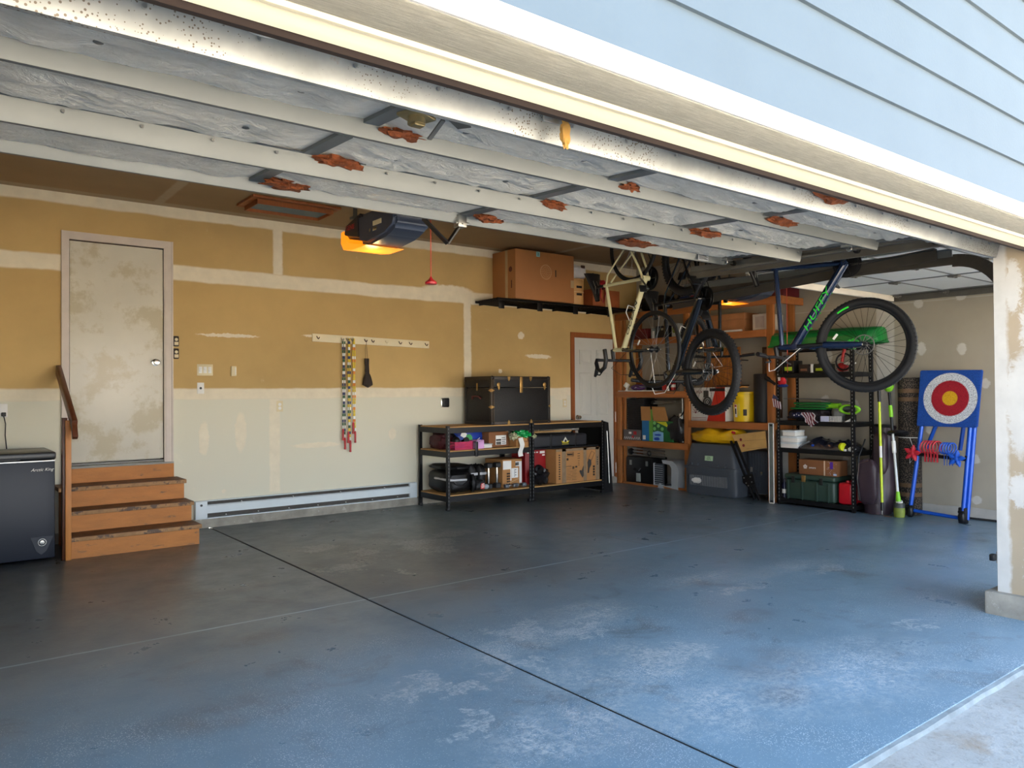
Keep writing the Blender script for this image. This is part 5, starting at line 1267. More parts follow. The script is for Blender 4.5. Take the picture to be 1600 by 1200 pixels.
part(T, 'pail', B().lathe([(0, .002), (.145, .002), (.16, .30), (.168, .30), (.168, .315), (.162, .32), (.162, .345), (.17, .35), (.17, .375), (.155, .38), (0, .38)], (8.32, 5.88, .952), (0, 0, 1), 40), M_yel)
part(T, 'bail_handle', B().tube([(8.20, 6.0, 1.31), (8.15, 5.92, 1.36), (8.14, 5.80, 1.395), (8.18, 5.74, 1.39)], .006), mat('bail_orange', C(220, 150, 50), .4))
def onpail(a0, a1, z0, z1, r_off):
    b = B()
    def fn(u, v):
        z = z0+(z1-z0)*v; r = .145+.015*(z-.952)/.3+r_off; a = a0+(a1-a0)*u
        return Vector((8.32+r*cos(a), 5.88+r*sin(a), z))
    b.grid(8, 2, fn); return b
part(T, 'warning_label', onpail(pi-.42, pi-.12, 1.01, 1.17, .001), M_paper)
part(T, 'warning_label', onpail(pi-.02, pi+.16, 1.03, 1.18, .001), mat('label_lemon', C(216, 200, 90), .5))
part(T, 'warning_label', onpail(pi-.38, pi-.16, 1.14, 1.165, .002), mat('box_red', C(176, 22, 34)))
part(T, 'label_print', onpail(pi-.36, pi-.2, 1.05, 1.12, .002), M_ink)
part(T, 'label_print', onpail(pi+.42, pi+.72, 1.03, 1.11, .002), M_ink)
solo('rolled_mat', 'tall black rolled mat standing at the right end of the right bay shelf', 'rolled mat', B().lathe([(0, 0), (.115, 0), (.118, .01), (.118, .59), (.113, .60), (.095, .60), (.09, .57), (.07, .57), (.065, .60), (0, .60)], (8.27, 5.58, .952), (0, 0, 1), 40), mat('mat_black', C(24, 26, 30), .55))
T = thing('wicker_board', 'square woven wood panel standing behind the hanging wheel', 'panel', (8.45, 6.33, 1.39))
b = B(); b.box(8.46, 6.05, 1.395, 8.475, 6.62, 1.92, .003)
part(T, 'panel', b, mat('woven_wood', C(170, 106, 44), .6, var=.45, scale=9, stretch=(4, 4, 1), bump=.5, bscale=20))
b = B()
for y in (6.05, 6.24, 6.43, 6.605): b.box(8.45, y, 1.395, 8.46, y+.018, 1.92)
part(T, 'slat', b, M_pine)
T = thing('picture_frame', 'tall brown framed board leaning on the wall behind the black rolled mat', 'frame', (8.5, 5.62, .95))
b = B()
for y0_, z0_, y1_, z1_ in ((5.48, 1.0, 5.51, 1.90), (5.72, 1.0, 5.75, 1.90), (5.48, 1.87, 5.75, 1.90), (5.48, 1.0, 5.75, 1.03)): b.box(8.50, y0_, z0_, 8.525, y1_, z1_, .003)
part(T, 'frame', b, M_darkwd)
part(T, 'panel', B().box(8.512, 5.51, 1.03, 8.518, 5.72, 1.87), mat('panel_brown', C(104, 76, 52), .6))
solo('tray', 'thin dark tray lying on top of the printed carton', 'tray', B().box(8.15, 5.9, 1.405, 8.44, 6.2, 1.42, .004).box(8.15, 6.03, 1.392, 8.44, 6.2, 1.405), M_darkwd)
# right bay floor: dog crate, yellow cover, weathered boards, folding arm, suitcase
T = thing('dog_crate', 'large dark grey plastic dog crate with a wire side window on the floor', 'pet crate', (8.3, 6.28, 0))
M_crate = mat('crate_grey', C(74, 80, 88), .4, var=.04)
y0, y1 = 5.84, 6.73
b = B()
def crate(u, v):
    a = 2*pi*u; k = [(0, 0), (.0, .0), (.96, .97), (1, 1), (1.0, 1.0), (1.07, 1.05), (1.07, 1.05), (.99, .99), (.90, .84), (.86, .80), (0, 0)]
    zz = [.0, .0, .004, .03, .335, .335, .365, .37, .62, .66, .67]
    i = min(10, round(v*10)); sx, sy = k[i]
    ca, sa = cos(a), sin(a); q = .22
    return Vector((8.32+.235*sx*math.copysign(abs(ca)**q, ca), (y0+y1)/2+(y1-y0)/2*.97*sy*math.copysign(abs(sa)**q, sa), zz[i]))
b.grid(72, 10, crate, wrap=True)
part(T, 'shell', b, M_crate, sharp=28)
b = B(); b.box(8.074, 5.98, .125, 8.0785, 6.60, .255, .002)
part(T, 'window', b, mat('window_dark', C(14, 15, 18), .6))
b = B()
for k in range(36): b.cyl((8.069, 5.985+k*.0173, .125), (8.069, 5.985+k*.0173, .255), .0024, n=5)
part(T, 'wire', b, mat('wire_grey', C(150, 154, 158), .4), kind='stuff')
b = B(); b.box(8.068, 5.97, .118, 8.078, 6.61, .128, .002).box(8.068, 5.97, .252, 8.078, 6.61, .262, .002).box(8.068, 5.97, .118, 8.078, 5.98, .262).box(8.068, 6.60, .118, 8.078, 6.61, .262)
part(T, 'window_frame', b, M_crate)
for y in (6.58, 6.48, 6.14, 6.02): part(T, 'bolt', B().lathe([(.02, 0), (.017, .012), (0, .014)], (8.088, y, .40), (-1, 0, 0), 12), M_crate)
part(T, 'sticker', B().obox((8.092, 6.29, .48), (.002, .135, .062), (0, .13, 0)), mat('sticker_mint', C(176, 210, 176), .5))
text(T, 'sticker_text', 'DOG\nCRATE', .024, face((8.0895, 6.29, .481), (0, -1, 0), (.13, 0, 1)), mat('print_green_dark', C(30, 90, 50), .5))
solo('crumpled_towel', 'white towel showing inside the wire window of the dog crate', 'towel', B().blob((7.965, 6.385, .185), .004, .08, .035, 16, 10, .2), M_white)
T.location = (8.195, 6.195, 0); T.scale = (1, .94, 1)
T = thing('folded_cover', 'folded bright yellow cover piled on top of the dog crate', 'cover', (8.3, 6.3, .67))
b = B()
def fn(u, v):
    a = 2*pi*u; ph = -pi/2+pi*v; d = Vector((math.copysign(abs(cos(ph))**.6, cos(ph))*cos(a), math.copysign(abs(cos(ph))**.6, cos(ph))*sin(a), math.copysign(abs(sin(ph))**.8, sin(ph))))
    k = 1+.12*noise.noise(d*3)+.06*noise.noise(d*9)
    return Vector((8.30+.20*d.x*k, 6.26+.42*d.y*k, max(.675, .75+.095*d.z*k+.02*sin(d.y*7)*max(0, d.z))))
b.grid(60, 24, fn, wrap=True)
part(T, 'fold', b, mat('cover_yellow', C(226, 176, 18), .45, var=.1, scale=5, bump=.3, bscale=12), sharp=60)
part(T, 'red_tab', B().obox((8.13, 5.93, .82), (.02, .05, .03), (.3, 0, .2), .005), mat('box_red', C(176, 22, 34)))
T.location.x -= .08; T.location.y -= .06
M_wthr = mat('board_printed_tan', C(196, 156, 92), .6, var=.15, scale=5, dirt=C(110, 70, 40), dscale=22, dth=.64)
T = thing('tan_panel', 'tan board with red spots leaning over the black folding bracket', 'board', (8.1, 5.7, .6))
b = B(); b.prism([(5.93, .79), (5.46, .86), (5.44, .66), (5.82, .58)], 'x', 8.105, 8.118)
part(T, 'board', b, M_wthr)
b = B()
for y, z in ((5.80, .74), (5.76, .67)): b.cyl((8.104, y, z), (8.102, y, z), .018, n=12)
part(T, 'red_spot', b, mat('print_wine', C(120, 30, 40)))
b = B(); b.bar((8.1035, 5.90, .71), (8.1035, 5.45, .76), .002, .004, (1, 0, 0)).bar((8.1035, 5.71, .63), (8.1035, 5.50, .66), .002, .016, (1, 0, 0))
part(T, 'dark_line', b, M_ink)
T.location.x -= .10; T.location.y -= .07
T = thing('folding_bracket', 'black folding metal legs leaning in front of the dog crate', 'folding legs', (8.09, 5.75, 0))
for dy in (0, .06):
    part(T, 'leg', B().bar((8.085+dy*.2, 5.93-dy, .72), (8.06+dy*.2, 5.58-dy, .03), .022, .03, (1, 0, 0), .003), M_blackm)
part(T, 'joint_plate', B().prism([(5.75, .30), (5.60, .34), (5.57, .22), (5.66, .17), (5.74, .22)], 'x', 8.052, 8.06), M_blackm)
b = B()
for y, z in ((5.72, .28), (5.69, .22), (5.63, .30), (5.61, .24), (5.66, .19)): b.cyl((8.052, y, z), (8.046, y, z), .009, n=8)
part(T, 'rivet', b, M_steel)
T.location.x -= .115; T.location.y -= .08
T = thing('suitcase', 'dark grey ribbed suitcase standing behind the black folding legs', 'suitcase', (8.36, 5.62, 0))
part(T, 'shell', B().box(8.20, 5.46, .06, 8.5, 5.78, .60, .03), mat('suitcase_grey', C(52, 58, 66), .4))
for k in range(7): part(T, 'rib', B().box(8.194, 5.49+k*.04, .10, 8.202, 5.50+k*.04, .56, .003), mat('suitcase_grey', C(52, 58, 66)))
part(T, 'latch', B().box(8.188, 5.70, .33, 8.2, 5.73, .39, .003).box(8.188, 5.56, .30, 8.2, 5.585, .34, .003), M_steel)
part(T, 'wheel', B().cyl((8.22, 5.52, .03), (8.22, 5.49, .03), .03).cyl((8.22, 5.75, .03), (8.22, 5.72, .03), .03), M_black)

# ---------------------------------------------------------------- black metal shelving right of the wooden one
T = thing('metal_shelving', 'black slotted steel shelving unit right of the pine shelving', 'shelf unit', (8.26, 4.78, 0))
YA, YB_ = 4.305, 5.245
for x in (8.045, 8.45):
    for y, s in ((YA, 1), (YB_, -1)):
        b = B(); b.box(x, min(y, y+s*.035), 0, x+.003, max(y, y+s*.035), 1.86).box(x if x < 8.2 else x+.0, y-.0015, 0, x+.035, y+.0015, 1.86)
        part(T, 'post', b, M_rivet)
        b = B()
        for k in range(44): b.box(x-.001, y+s*.014-.004, .05+k*.041, x+.0015, y+s*.014+.004, .066+k*.041)
        part(T, 'slot', b, mat('slot_pale', C(150, 150, 146), .5), kind='stuff')
for z in (.075, .665, .985, 1.545, 1.855):
    b = B(); b.box(8.048, YA+.002, z-.05, 8.054, YB_-.002, z).box(8.48, YA+.002, z-.05, 8.486, YB_-.002, z).box(8.05, YA, z-.05, 8.486, YA+.005, z).box(8.05, YB_-.005, z-.05, 8.486, YB_, z)
    part(T, 'beam', b, M_rivet)
    part(T, 'deck', B().box(8.055, YA+.005, z-.014, 8.48, YB_-.005, z-.002), M_rivet)
# green tub on top
T = thing('wading_pool', 'upturned green ribbed plastic sled tub on top of the black shelving', 'tub', (8.25, 4.7, 1.86))
b = B()
def fn(u, v):
    y = 5.36-1.27*u; w = .20*(1-.35*max(0, (u-.85)/.15)**2); a = pi*v
    prof_ = max(0, sin(a))**.45
    zt = (.02 if u < .02 or u > .985 else .185-.05*max(0, u-.75)*4*.3)*(prof_)
    return Vector((8.26-w*cos(a)*1.0, y-.03*sin(a)*(1 if u > .9 else 0), 1.858+zt+.006*sin(v*pi*14)*(prof_ if v > .05 else 0)))
b.grid(50, 42, fn)
part(T, 'hull', b, mat('tub_green', C(18, 120, 52), .35, var=.06, scale=3), sharp=50)
part(T, 'rim', B().tube([(8.05, 5.36, 1.868), (8.045, 4.8, 1.868), (8.05, 4.25, 1.868), (8.10, 4.09, 1.872), (8.40, 4.09, 1.872)], .012), mat('tub_green', C(18, 120, 52)))
part(T, 'rope', B().tube([(8.04, 4.98, 1.875), (8.03, 4.90, 1.93), (8.03, 4.86, 2.02), (8.06, 4.84, 2.05)], .005), mat('rope_pale', C(206, 206, 170), .7))
# shelf 1.545
items = [
 ('battery_charger', 'black charger with a yellow-green logo at the left of the upper black shelf', 'charger', 5.20, 5.05, .15, C(24, 22, 24), C(170, 200, 40)),
 ('tool_box', 'dark box with a tan strip on the upper black shelf', 'box', 4.99, 4.86, .10, C(40, 34, 32), C(120, 80, 60)),
 ('lime_box', 'black and lime green tool box on the upper black shelf', 'box', 4.80, 4.64, .10, C(30, 34, 22), C(170, 190, 40)),
]
for nm, lb, ct, ya, yb, h, c1, c2 in items:
    T = thing(nm, lb, ct, (8.18, (ya+yb)/2, 1.545))
    part(T, 'body', B().box(8.09, yb, 1.546, 8.28, ya, 1.546+h, .008), mat(nm+'_body', c1, .45))
    part(T, 'front_mark', B().box(8.086, yb+.02, 1.546+h*.2, 8.0895, ya-.03, 1.546+h*.5, .001), mat(nm+'_mark', c2, .45))
T = thing('white_jar', 'white jar between the dark box and the lime tool box', 'jar', (8.12, 4.835, 1.545))
part(T, 'body', B().lathe([(.024, 0), (.026, .07), (.02, .08)], (8.12, 4.83, 1.546), (0, 0, 1), 18), M_white)
part(T, 'lid', B().cyl((8.12, 4.83, 1.626), (8.12, 4.83, 1.645), .022), M_white)
T = thing('red_tool', 'red tool with black hose behind the spokes of the green lettered bike', 'tool', (8.2, 4.50, 1.545))
part(T, 'body', B().blob((8.18, 4.50, 1.60), .05, .06, .05, 18, 10, .15, 3, 1, flat=-.05), mat('bottle_red', C(180, 30, 30)))
part(T, 'hose', B().torus((8.12, 4.45, 1.66), (1, 0, 0), .09, .01, 28, 8), M_black)
part(T, 'nozzle', B().cyl((8.12, 4.47, 1.66), (8.12, 4.44, 1.80), .018), mat('bottle_red', C(180, 30, 30)))
T = thing('oval_lamp', 'white oval lamp on the upper black shelf behind the spokes', 'lamp', (8.12, 4.38, 1.60))
part(T, 'shade', B().blob((8.12, 4.38, 1.64), .02, .075, .018, 18, 10, 0), M_white)
part(T, 'base', B().cyl((8.14, 4.38, 1.546), (8.14, 4.38, 1.64), .02), M_black)
# shelf .985 with garden tools and flag
T = thing('metal_sheet', 'thin dark sheet lying on top of the garden things on the shelf', 'sheet', (8.2, 4.85, 1.23))
part(T, 'sheet', B().prism([(5.17, 1.245), (4.72, 1.235), (4.54, 1.20), (4.54, 1.203), (4.72, 1.239), (5.17, 1.249)], 'x', 8.06, 8.44), mat('sheet_grey', C(86, 90, 88), .4, .3))
T = thing('garden_edging', 'green plastic folding frame stacked on the shelf above the flag', 'frame', (8.2, 4.8, 1.1))
Mg = mat('frame_green', C(16, 110, 48), .4)
for z, ya, yb in ((1.195, 5.06, 4.60), (1.165, 5.04, 4.62), (1.135, 5.10, 4.66)): part(T, 'bar', B().box(8.09, yb, z-.012, 8.35, ya, z+.008, .006), Mg)
solo('dark_gear_pile', 'pile of dark folded fabric under the green frame', 'fabric', B().blob((8.24, 4.90, 1.055), .16, .27, .07, 30, 14, .18, 3, 9, flat=-.066, pw=.7), mat('fabric_dark', C(30, 24, 30), .8))
T = thing('folded_flag', 'crumpled red, white and blue striped flag hanging over the shelf edge', 'flag', (8.06, 4.8, .9))
for i in range(9):
    b = B()
    def fn(u, v):
        y = 4.94-.016*(i+u)-.06*v+.006*sin(v*9+i); z = 1.09-.165*v*(1-.3*abs(i-4)/4)
        return Vector((8.035-.012*sin(v*7+i*.4)-.012*(1 if v > .4 else v), y-.02, z))
    b.grid(2, 14, fn)
    r = bmesh.ops.extrude_face_region(b.bm, geom=b.bm.faces[:])
    for v in r['geom']:
        if isinstance(v, bmesh.types.BMVert): v.co.x += .003
    part(T, 'stripe', b, mat('flag_red', C(110, 24, 40), .7) if i % 2 else mat('flag_white', C(206, 196, 200), .7))
part(T, 'blue_canton', B().blob((8.08, 4.98, 1.06), .04, .09, .03, 20, 10, .2), mat('flag_navy', C(26, 30, 66), .7))
b = B()
for k in range(6): b.obox((8.042, 5.02-.03*k, 1.055+.012*(k % 2)), (.004, .012, .012), (.7, 0, 0))
part(T, 'star', b, mat('flag_white', C(206, 196, 200)))
T = thing('small_flag', 'small striped flag hanging from the left post of the black shelving', 'flag', (8.04, 5.25, 1.2))
for i in range(7):
    b = B(); b.prism([(5.30-.016*i, 1.25-.006*i), (5.284-.016*i, 1.244-.006*i), (5.264-.014*i, 1.145-.004*i), (5.282-.014*i, 1.15-.004*i)], 'x', 8.028, 8.031)
    part(T, 'stripe', b, mat('flag_red', C(110, 24, 40)) if i % 2 else mat('flag_white', C(206, 196, 200)))
part(T, 'blue_canton', B().prism([(5.285, 1.30), (5.235, 1.27), (5.22, 1.235), (5.30, 1.25)], 'x', 8.028, 8.031), mat('flag_blue_grey', C(60, 64, 96), .7))
T = thing('hanging_cloth', 'red, white and blue cloth hanging at the top of the left post', 'cloth', (8.04, 5.2, 1.42))
part(T, 'cloth', B().blob((8.02, 5.16, 1.45), .02, .055, .045, 16, 10, .2), mat('cloth_red', C(190, 30, 40), .7))
part(T, 'blue_edge', B().blob((8.02, 5.15, 1.40), .02, .07, .018, 16, 10, .1), mat('cloth_blue', C(24, 50, 120), .7))
part(T, 'white_edge', B().box(8.0, 5.17, 1.46, 8.005, 5.20, 1.50), M_white)
solo('black_torch', 'black torch clipped high on the left post of the black shelving', 'torch', B().lathe([(.025, 0), (.028, .05), (.018, .07), (.018, .15), (0, .15)], (7.99, 5.36, 1.50), (0, -.8, -.5), 14), M_black)
T = thing('helmet', 'grey mesh helmet on the shelf beside the yellow-green blower', 'helmet', (8.15, 4.52, .985))
part(T, 'shell', B().blob((8.16, 4.53, 1.08), .075, .085, .095, 24, 14, .05, flat=-.09), mat('helmet_grey', C(104, 106, 104), .6, bump=.6, bscale=60))
part(T, 'brim', B().torus((8.16, 4.53, 1.0), (0, 0, 1), .08, .006, 26, 6), mat('helmet_grey', C(104, 106, 104)))
T = thing('wire_basket', 'white wire basket with a paper tag on the shelf in front of the helmet', 'basket', (8.09, 4.56, .985))
b = B()
for k in range(5): b.box(8.06, 4.45, .99+k*.014, 8.066, 4.70, .995+k*.014)
for k in range(14): b.box(8.06, 4.45+k*.019, .988, 8.065, 4.453+k*.019, 1.05)
part(T, 'wire', b, M_white, kind='stuff')
part(T, 'tag', B().box(8.052, 4.60, .988, 8.058, 4.70, 1.05, .002), mat('tag_blue_white', C(190, 194, 220), .5))
T = thing('leaf_blower', 'lime green and black battery blower lying on the shelf', 'blower', (8.15, 4.38, 1.05))
M_lime = mat('tool_lime', C(130, 200, 40), .35, var=.03)
b = B(); b.torus((8.08, 4.37, 1.13), (1, .1, .1), .075, .018, 30, 8)
for v in b.bm.verts: v.co.z = 1.13+(v.co.z-1.13)*.62; v.co.y = 4.37+(v.co.y-4.37)*1.35
part(T, 'handle_ring', b, M_lime)
part(T, 'motor', B().blob((8.14, 4.44, 1.14), .06, .07, .045, 20, 12, .05), mat('tool_grey', C(60, 64, 60), .4))
part(T, 'nozzle', B().tube([(8.12, 4.50, 1.16), (8.12, 4.60, 1.17), (8.12, 4.66, 1.16)], [.035, .03, .026], 14), M_lime)
part(T, 'battery', B().box(8.09, 4.34, 1.0, 8.18, 4.43, 1.07, .008), M_black)
solo('white_card_sheet', 'white folded paper lying beside the right post on the shelf', 'paper', B().prism([(4.42, .99), (4.30, 1.0), (4.31, 1.05), (4.33, 1.04)], 'x', 8.06, 8.065), M_paper)
# shelf .665: white boxes, black bag in plastic, tape
for i, (ya, yb, za, zb, lb) in enumerate(((5.22, 5.00, .667, .735, 'lowest white box of the stack on the black shelf'), (5.22, 5.00, .737, .805, 'middle white box of the stack on the black shelf'), (5.19, 5.03, .807, .875, 'topmost small white box of the stack on the black shelf'))):
    T = thing('white_box', lb, 'box', (8.15, (ya+yb)/2, za), 0, 'white boxes stacked on the black shelf')
    part(T, 'base', B().box(8.07, yb, za, 8.27, ya, zb-.02, .003), M_white)
    part(T, 'lid', B().box(8.067, yb-.003, zb-.022, 8.273, ya+.003, zb, .003), mat('box_lid_white', C(214, 220, 222), .4))
T = thing('garment_bag', 'black clothes in crinkled clear plastic lying on the black shelf', 'bag', (8.2, 4.75, .667))
b = B()
def fn(u, v):
    y = 4.99-.66*u; a = pi*v; h = .125*sin(pi*min(1, max(.03, u*1.02)))**.5*(1+.25*sin(u*9))
    return Vector((8.24-.17*cos(a), y, .668+h*max(0, sin(a))**.7*(1+.25*noise.noise(Vector((u*12, v*6, 2))))))
b.grid(60, 24, fn)
part(T, 'cloth', b, mat('wrapped_black', C(34, 38, 50), .12, coat=1, bump=1, bscale=18), sharp=60)
part(T, 'blue_tag', B().blob((8.075, 4.81, .71), .006, .02, .016, 12, 8, .1), mat('tag_blue', C(30, 80, 190), .4))
T = thing('tape_roll', 'yellow tape measure reel on the black shelf', 'tape', (8.07, 4.47, .667))
part(T, 'reel', B().lathe([(.018, -.015), (.045, -.015), (.045, .015), (.018, .015)], (8.07, 4.45, .713), (.3, 1, 0), 26), mat('tape_yellow', C(206, 214, 30), .4))
part(T, 'hook_end', B().box(8.05, 4.40, .668, 8.07, 4.43, .69, .003), M_white)
solo('crumpled_tissue', 'small crumpled white paper beside the yellow tape reel', 'paper', B().blob((8.07, 4.345, .69), .02, .04, .022, 18, 10, .35, 5, 3), M_paper)
# bottom shelf: green footlocker, carton, red can, bottles
T = thing('footlocker', 'dark green plastic trunk with latches on the lowest black shelf', 'trunk', (8.2, 4.85, .075))
M_fl = mat('locker_green', C(46, 66, 56), .45, var=.04)
part(T, 'tub', B().box(8.03, 4.53, .078, 8.42, 5.14, .31, .025, seg=3), M_fl)
part(T, 'lid', B().box(8.022, 4.522, .312, 8.428, 5.148, .372, .02, seg=3), M_fl)
for y in (5.10, 4.92, 4.74, 4.60): part(T, 'rib', B().box(8.020, y-.012, .08, 8.031, y+.012, .30, .004), M_fl)
for y in (5.03, 4.68): part(T, 'latch', B().box(8.012, y-.02, .27, 8.024, y+.02, .35, .004), mat('latch_dark', C(40, 42, 40), .4, .4))
part(T, 'brass_latch', B().box(8.010, 4.87, .29, 8.024, 4.92, .365, .004), M_brass)
T = thing('small_carton', 'small brown carton with a white star logo and lettering on the green trunk', 'box', (8.2, 4.83, .372))
x0 = 8.08
part(T, 'carton', B().box(x0, 4.52, .374, x0+.22, 4.99, .545, .003), M_cardd)
part(T, 'edge_tape', B().box(x0-.002, 4.665, .374, x0, 4.68, .545), mat('tape_pale', C(214, 190, 160), .4))
b = B()
for k in range(5):
    a = pi/2+2*pi*k/5; b.torus((x0-.001, 4.91+.016*cos(a), .462+.016*sin(a)), (1, 0, 0), .008, .0022, 10, 5)
part(T, 'star_logo', b, M_white)
text(T, 'carton_lettering', 'amare', .034, RIGHTF(x0-.002, 4.82, .455), M_white)
part(T, 'purple_label', B().box(x0-.003, 4.57, .455, x0, 4.605, .535), mat('label_purple', C(84, 40, 150), .4))
b = B(); random.seed(3)
for k in range(34): y, z = 4.53+random.random()*.11, .38+random.random()*.155; b.box(x0-.002, y, z, x0, y+.003, z+.005)
part(T, 'speckle_print', b, mat('flag_white', C(206, 196, 200)), kind='stuff')
part(T, 'small_label', B().box(x0-.003, 4.528, .384, x0, 4.565, .405), mat('label_ice', C(196, 214, 240), .4))
T = thing('jerrycan', 'red metal fuel can on the lowest black shelf behind the right post', 'fuel can', (8.15, 4.40, .075))
M_red = mat('can_red', C(196, 16, 34), .35)
part(T, 'body', B().box(8.06, 4.345, .078, 8.22, 4.505, .315, .025, seg=3), M_red)
part(T, 'cap', B().cyl((8.12, 4.42, .315), (8.12, 4.42, .34), .02), M_red)
part(T, 'panel', B().box(8.30, 4.32, .078, 8.44, 4.50, .33, .02), M_red)
for i, (y, z) in enumerate(((5.21, .078),)):
    T = thing('bottle', 'dark blue bottle with white print left of the green trunk', 'bottle', (8.1, y, z))
    part(T, 'body', B().lathe([(.028, 0), (.03, .15), (.012, .19), (.012, .21), (0, .21)], (8.10, y-.015, z), (0, 0, 1), 18), mat('bottle_navy', C(24, 26, 60), .35))
    part(T, 'label', B().lathe([(.0305, .05), (.0308, .10)], (8.10, y-.015, z), (0, 0, 1), 18), M_white)
# white framed mirror strip between the two units
T = thing('narrow_mirror', 'narrow white framed mirror strip leaning at the left of the black shelving', 'mirror', (8.0, 5.29, 0))
b = B()
for y0_, z0_, y1_, z1_ in ((5.262, 0, 5.27, .96), (5.322, 0, 5.33, .96), (5.262, .95, 5.33, .96), (5.262, 0, 5.33, .012)): b.box(7.985, y0_, z0_, 8.0, y1_, z1_, .002)
part(T, 'frame', b, M_trimw)
part(T, 'glass', B().box(7.990, 5.27, .012, 7.996, 5.322, .95), mat('mirror_grey', C(130, 138, 134), .25, .5, var=.15, scale=6))
part(T, 'clip', B().box(7.980, 5.28, .92, 7.99, 5.31, .94, .002), M_black)
part(T, 'clip', B().box(7.980, 5.28, .02, 7.99, 5.31, .04, .002), M_black)

# ---------------------------------------------------------------- things leaning on the right wall
T = thing('golf_bag', 'dark purple-brown leather golf bag leaning beside the black shelving', 'golf bag', (8.27, 4.14, 0))
M_gb = mat('golf_leather', C(62, 48, 56), .4, var=.12, scale=6, bump=.25, bscale=14)
b = B()
A0, A1 = Vector((8.24, 4.14, .02)), Vector((8.36, 4.12, .95))
def fn(u, v):
    c = A0.lerp(A1, v); a = 2*pi*u; r = .132-.02*v+.012*sin(v*6)+.012*noise.noise(Vector((cos(a)*1.5, sin(a)*1.5, v*5)))
    return Vector((c.x+r*cos(a), c.y+r*sin(a)*1.05, c.z))
b.grid(36, 20, fn, wrap=True); b._f([]) if False else None
part(T, 'body', b, M_gb)
part(T, 'pocket', B().blob((8.145, 4.195, .34), .06, .10, .24, 30, 20, .07, 2, 2, pw=.45), M_gb)
part(T, 'pocket', B().blob((8.20, 4.09, .66), .05, .07, .22, 26, 18, .06, 2, 5, pw=.45), M_gb)
part(T, 'base', B().lathe([(.0, 0), (.135, 0), (.14, .05), (.135, .11), (.12, .115)], (8.24, 4.145, .002), (0, 0, 1), 30), M_gb)
part(T, 'collar', B().torus((8.36, 4.12, .94), (.12, -.05, 1), .10, .018, 30, 8), M_black)
part(T, 'strap', B().tube([(8.22, 4.27, .80), (8.12, 4.29, .62), (8.07, 4.29, .38), (8.09, 4.27, .14)], .008), M_black)
part(T, 'piping', B().tube([(8.085, 4.285, .14), (8.078, 4.29, .33), (8.085, 4.27, .54), (8.085, 4.17, .58)], .0035), mat('piping_tan', C(120, 96, 84), .5))
part(T, 'ring', B().torus((8.23, 4.19, .83), (1, 0, 0), .022, .004, 18, 6), M_steel)
T = thing('rolled_rug', 'tall rolled brown patterned rug standing behind the lawn tools', 'rug', (8.44, 3.88, 0))
m, t, bs = blank('rug_weave')
tc = t.new('ShaderNodeTexCoord'); ck = t.new('ShaderNodeTexVoronoi'); mp = t.new('ShaderNodeMapping'); mp.inputs['Scale'].default_value = (90, 90, 70); mp.inputs['Rotation'].default_value = (0.6, 0, 0)
t.l.new(tc.outputs['Object'], mp.inputs[0]); t.l.new(mp.outputs[0], ck.inputs['Vector']); ck.inputs['Scale'].default_value = 1
base = t.mix(t.math('LESS_THAN', ck.outputs['Distance'], .38), C(36, 31, 27), C(100, 88, 76))
s = t.new('ShaderNodeSeparateXYZ'); t.l.new(tc.outputs['Object'], s.inputs[0])
bands = t.union([t.rect(s.outputs[2], s.outputs[0], z_, 0, .022, 9, .004) for z_ in (1.33, 1.24, .32, .22)])
base = t.mix(t.math('MULTIPLY', bands, .8), base, C(110, 84, 60))
t.l.new(base, bs.inputs['Base Color']); bs.inputs['Roughness'].default_value = .95
b = B(); b.lathe([(0, 0), (.108, 0), (.112, .02), (.112, 1.45), (.105, 1.47), (.085, 1.47), (.08, 1.44), (.055, 1.44), (.05, 1.47), (0, 1.47)], (8.44, 3.89, .002), (.0, .0, 1), 44)
part(T, 'roll', b, m)
part(T, 'string', B().torus((8.44, 3.89, .83), (0, 0, 1), .114, .004, 40, 5).tube([(8.33, 3.84, .83), (8.322, 3.80, .72), (8.325, 3.81, .60), (8.322, 3.84, .56), (8.325, 3.83, .70)], .003), M_white)
M_limey = mat('pole_yellow_green', C(196, 214, 26), .35, var=.02)
T = thing('weed_hoe', 'long yellow-green pole tool with a bent metal hook at the floor', 'garden tool', (8.15, 4.06, 0))
P0, P1 = Vector((8.06, 4.01, .06)), Vector((8.16, 4.08, 1.30))
L = lambda k: P0.lerp(P1, k)
part(T, 'pole', B().cyl(L(.06), L(.95), .014), M_limey)
part(T, 'grip', B().cyl(L(.93), L(1.04), .018), M_black)
part(T, 'sleeve', B().cyl(L(.45), L(.55), .0148), M_white)
part(T, 'ferrule', B().cyl(L(0), L(.07), .016), M_black)
part(T, 'hook', B().tube([L(.01), (8.055, 4.01, .02), (8.05, 3.98, .008), (8.045, 3.90, .008)], .006), M_steel)
T = thing('string_trimmer', 'lime green and white battery string trimmer leaning on the rolled rug', 'trimmer', (8.1, 3.9, 0))
P0, P1 = Vector((8.13, 3.87, .14)), Vector((8.29, 4.04, 1.40)); L = lambda k: P0.lerp(P1, k)
part(T, 'lower_shaft', B().cyl(L(.05), L(.62), .0135), mat('shaft_white', C(214, 218, 216), .35))
part(T, 'upper_shaft', B().cyl(L(.60), L(.93), .015), M_black)
part(T, 'coupler', B().cyl(L(.42), L(.52), .022), M_white)
part(T, 'front_grip', B().cyl(L(.72), L(.82), .021), M_lime)
part(T, 'shoulder', B().tube([L(-.03), L(.03), L(.10)], [.034, .026, .018], 14), M_lime)
part(T, 'motor_head', B().blob(L(.985), .035, .055, .06, 20, 12, .05), M_lime)
part(T, 'trigger_guard', B().torus(L(.99)+Vector((-.02, -.01, .01)), (1, .2, 0), .042, .012, 24, 8), M_lime)
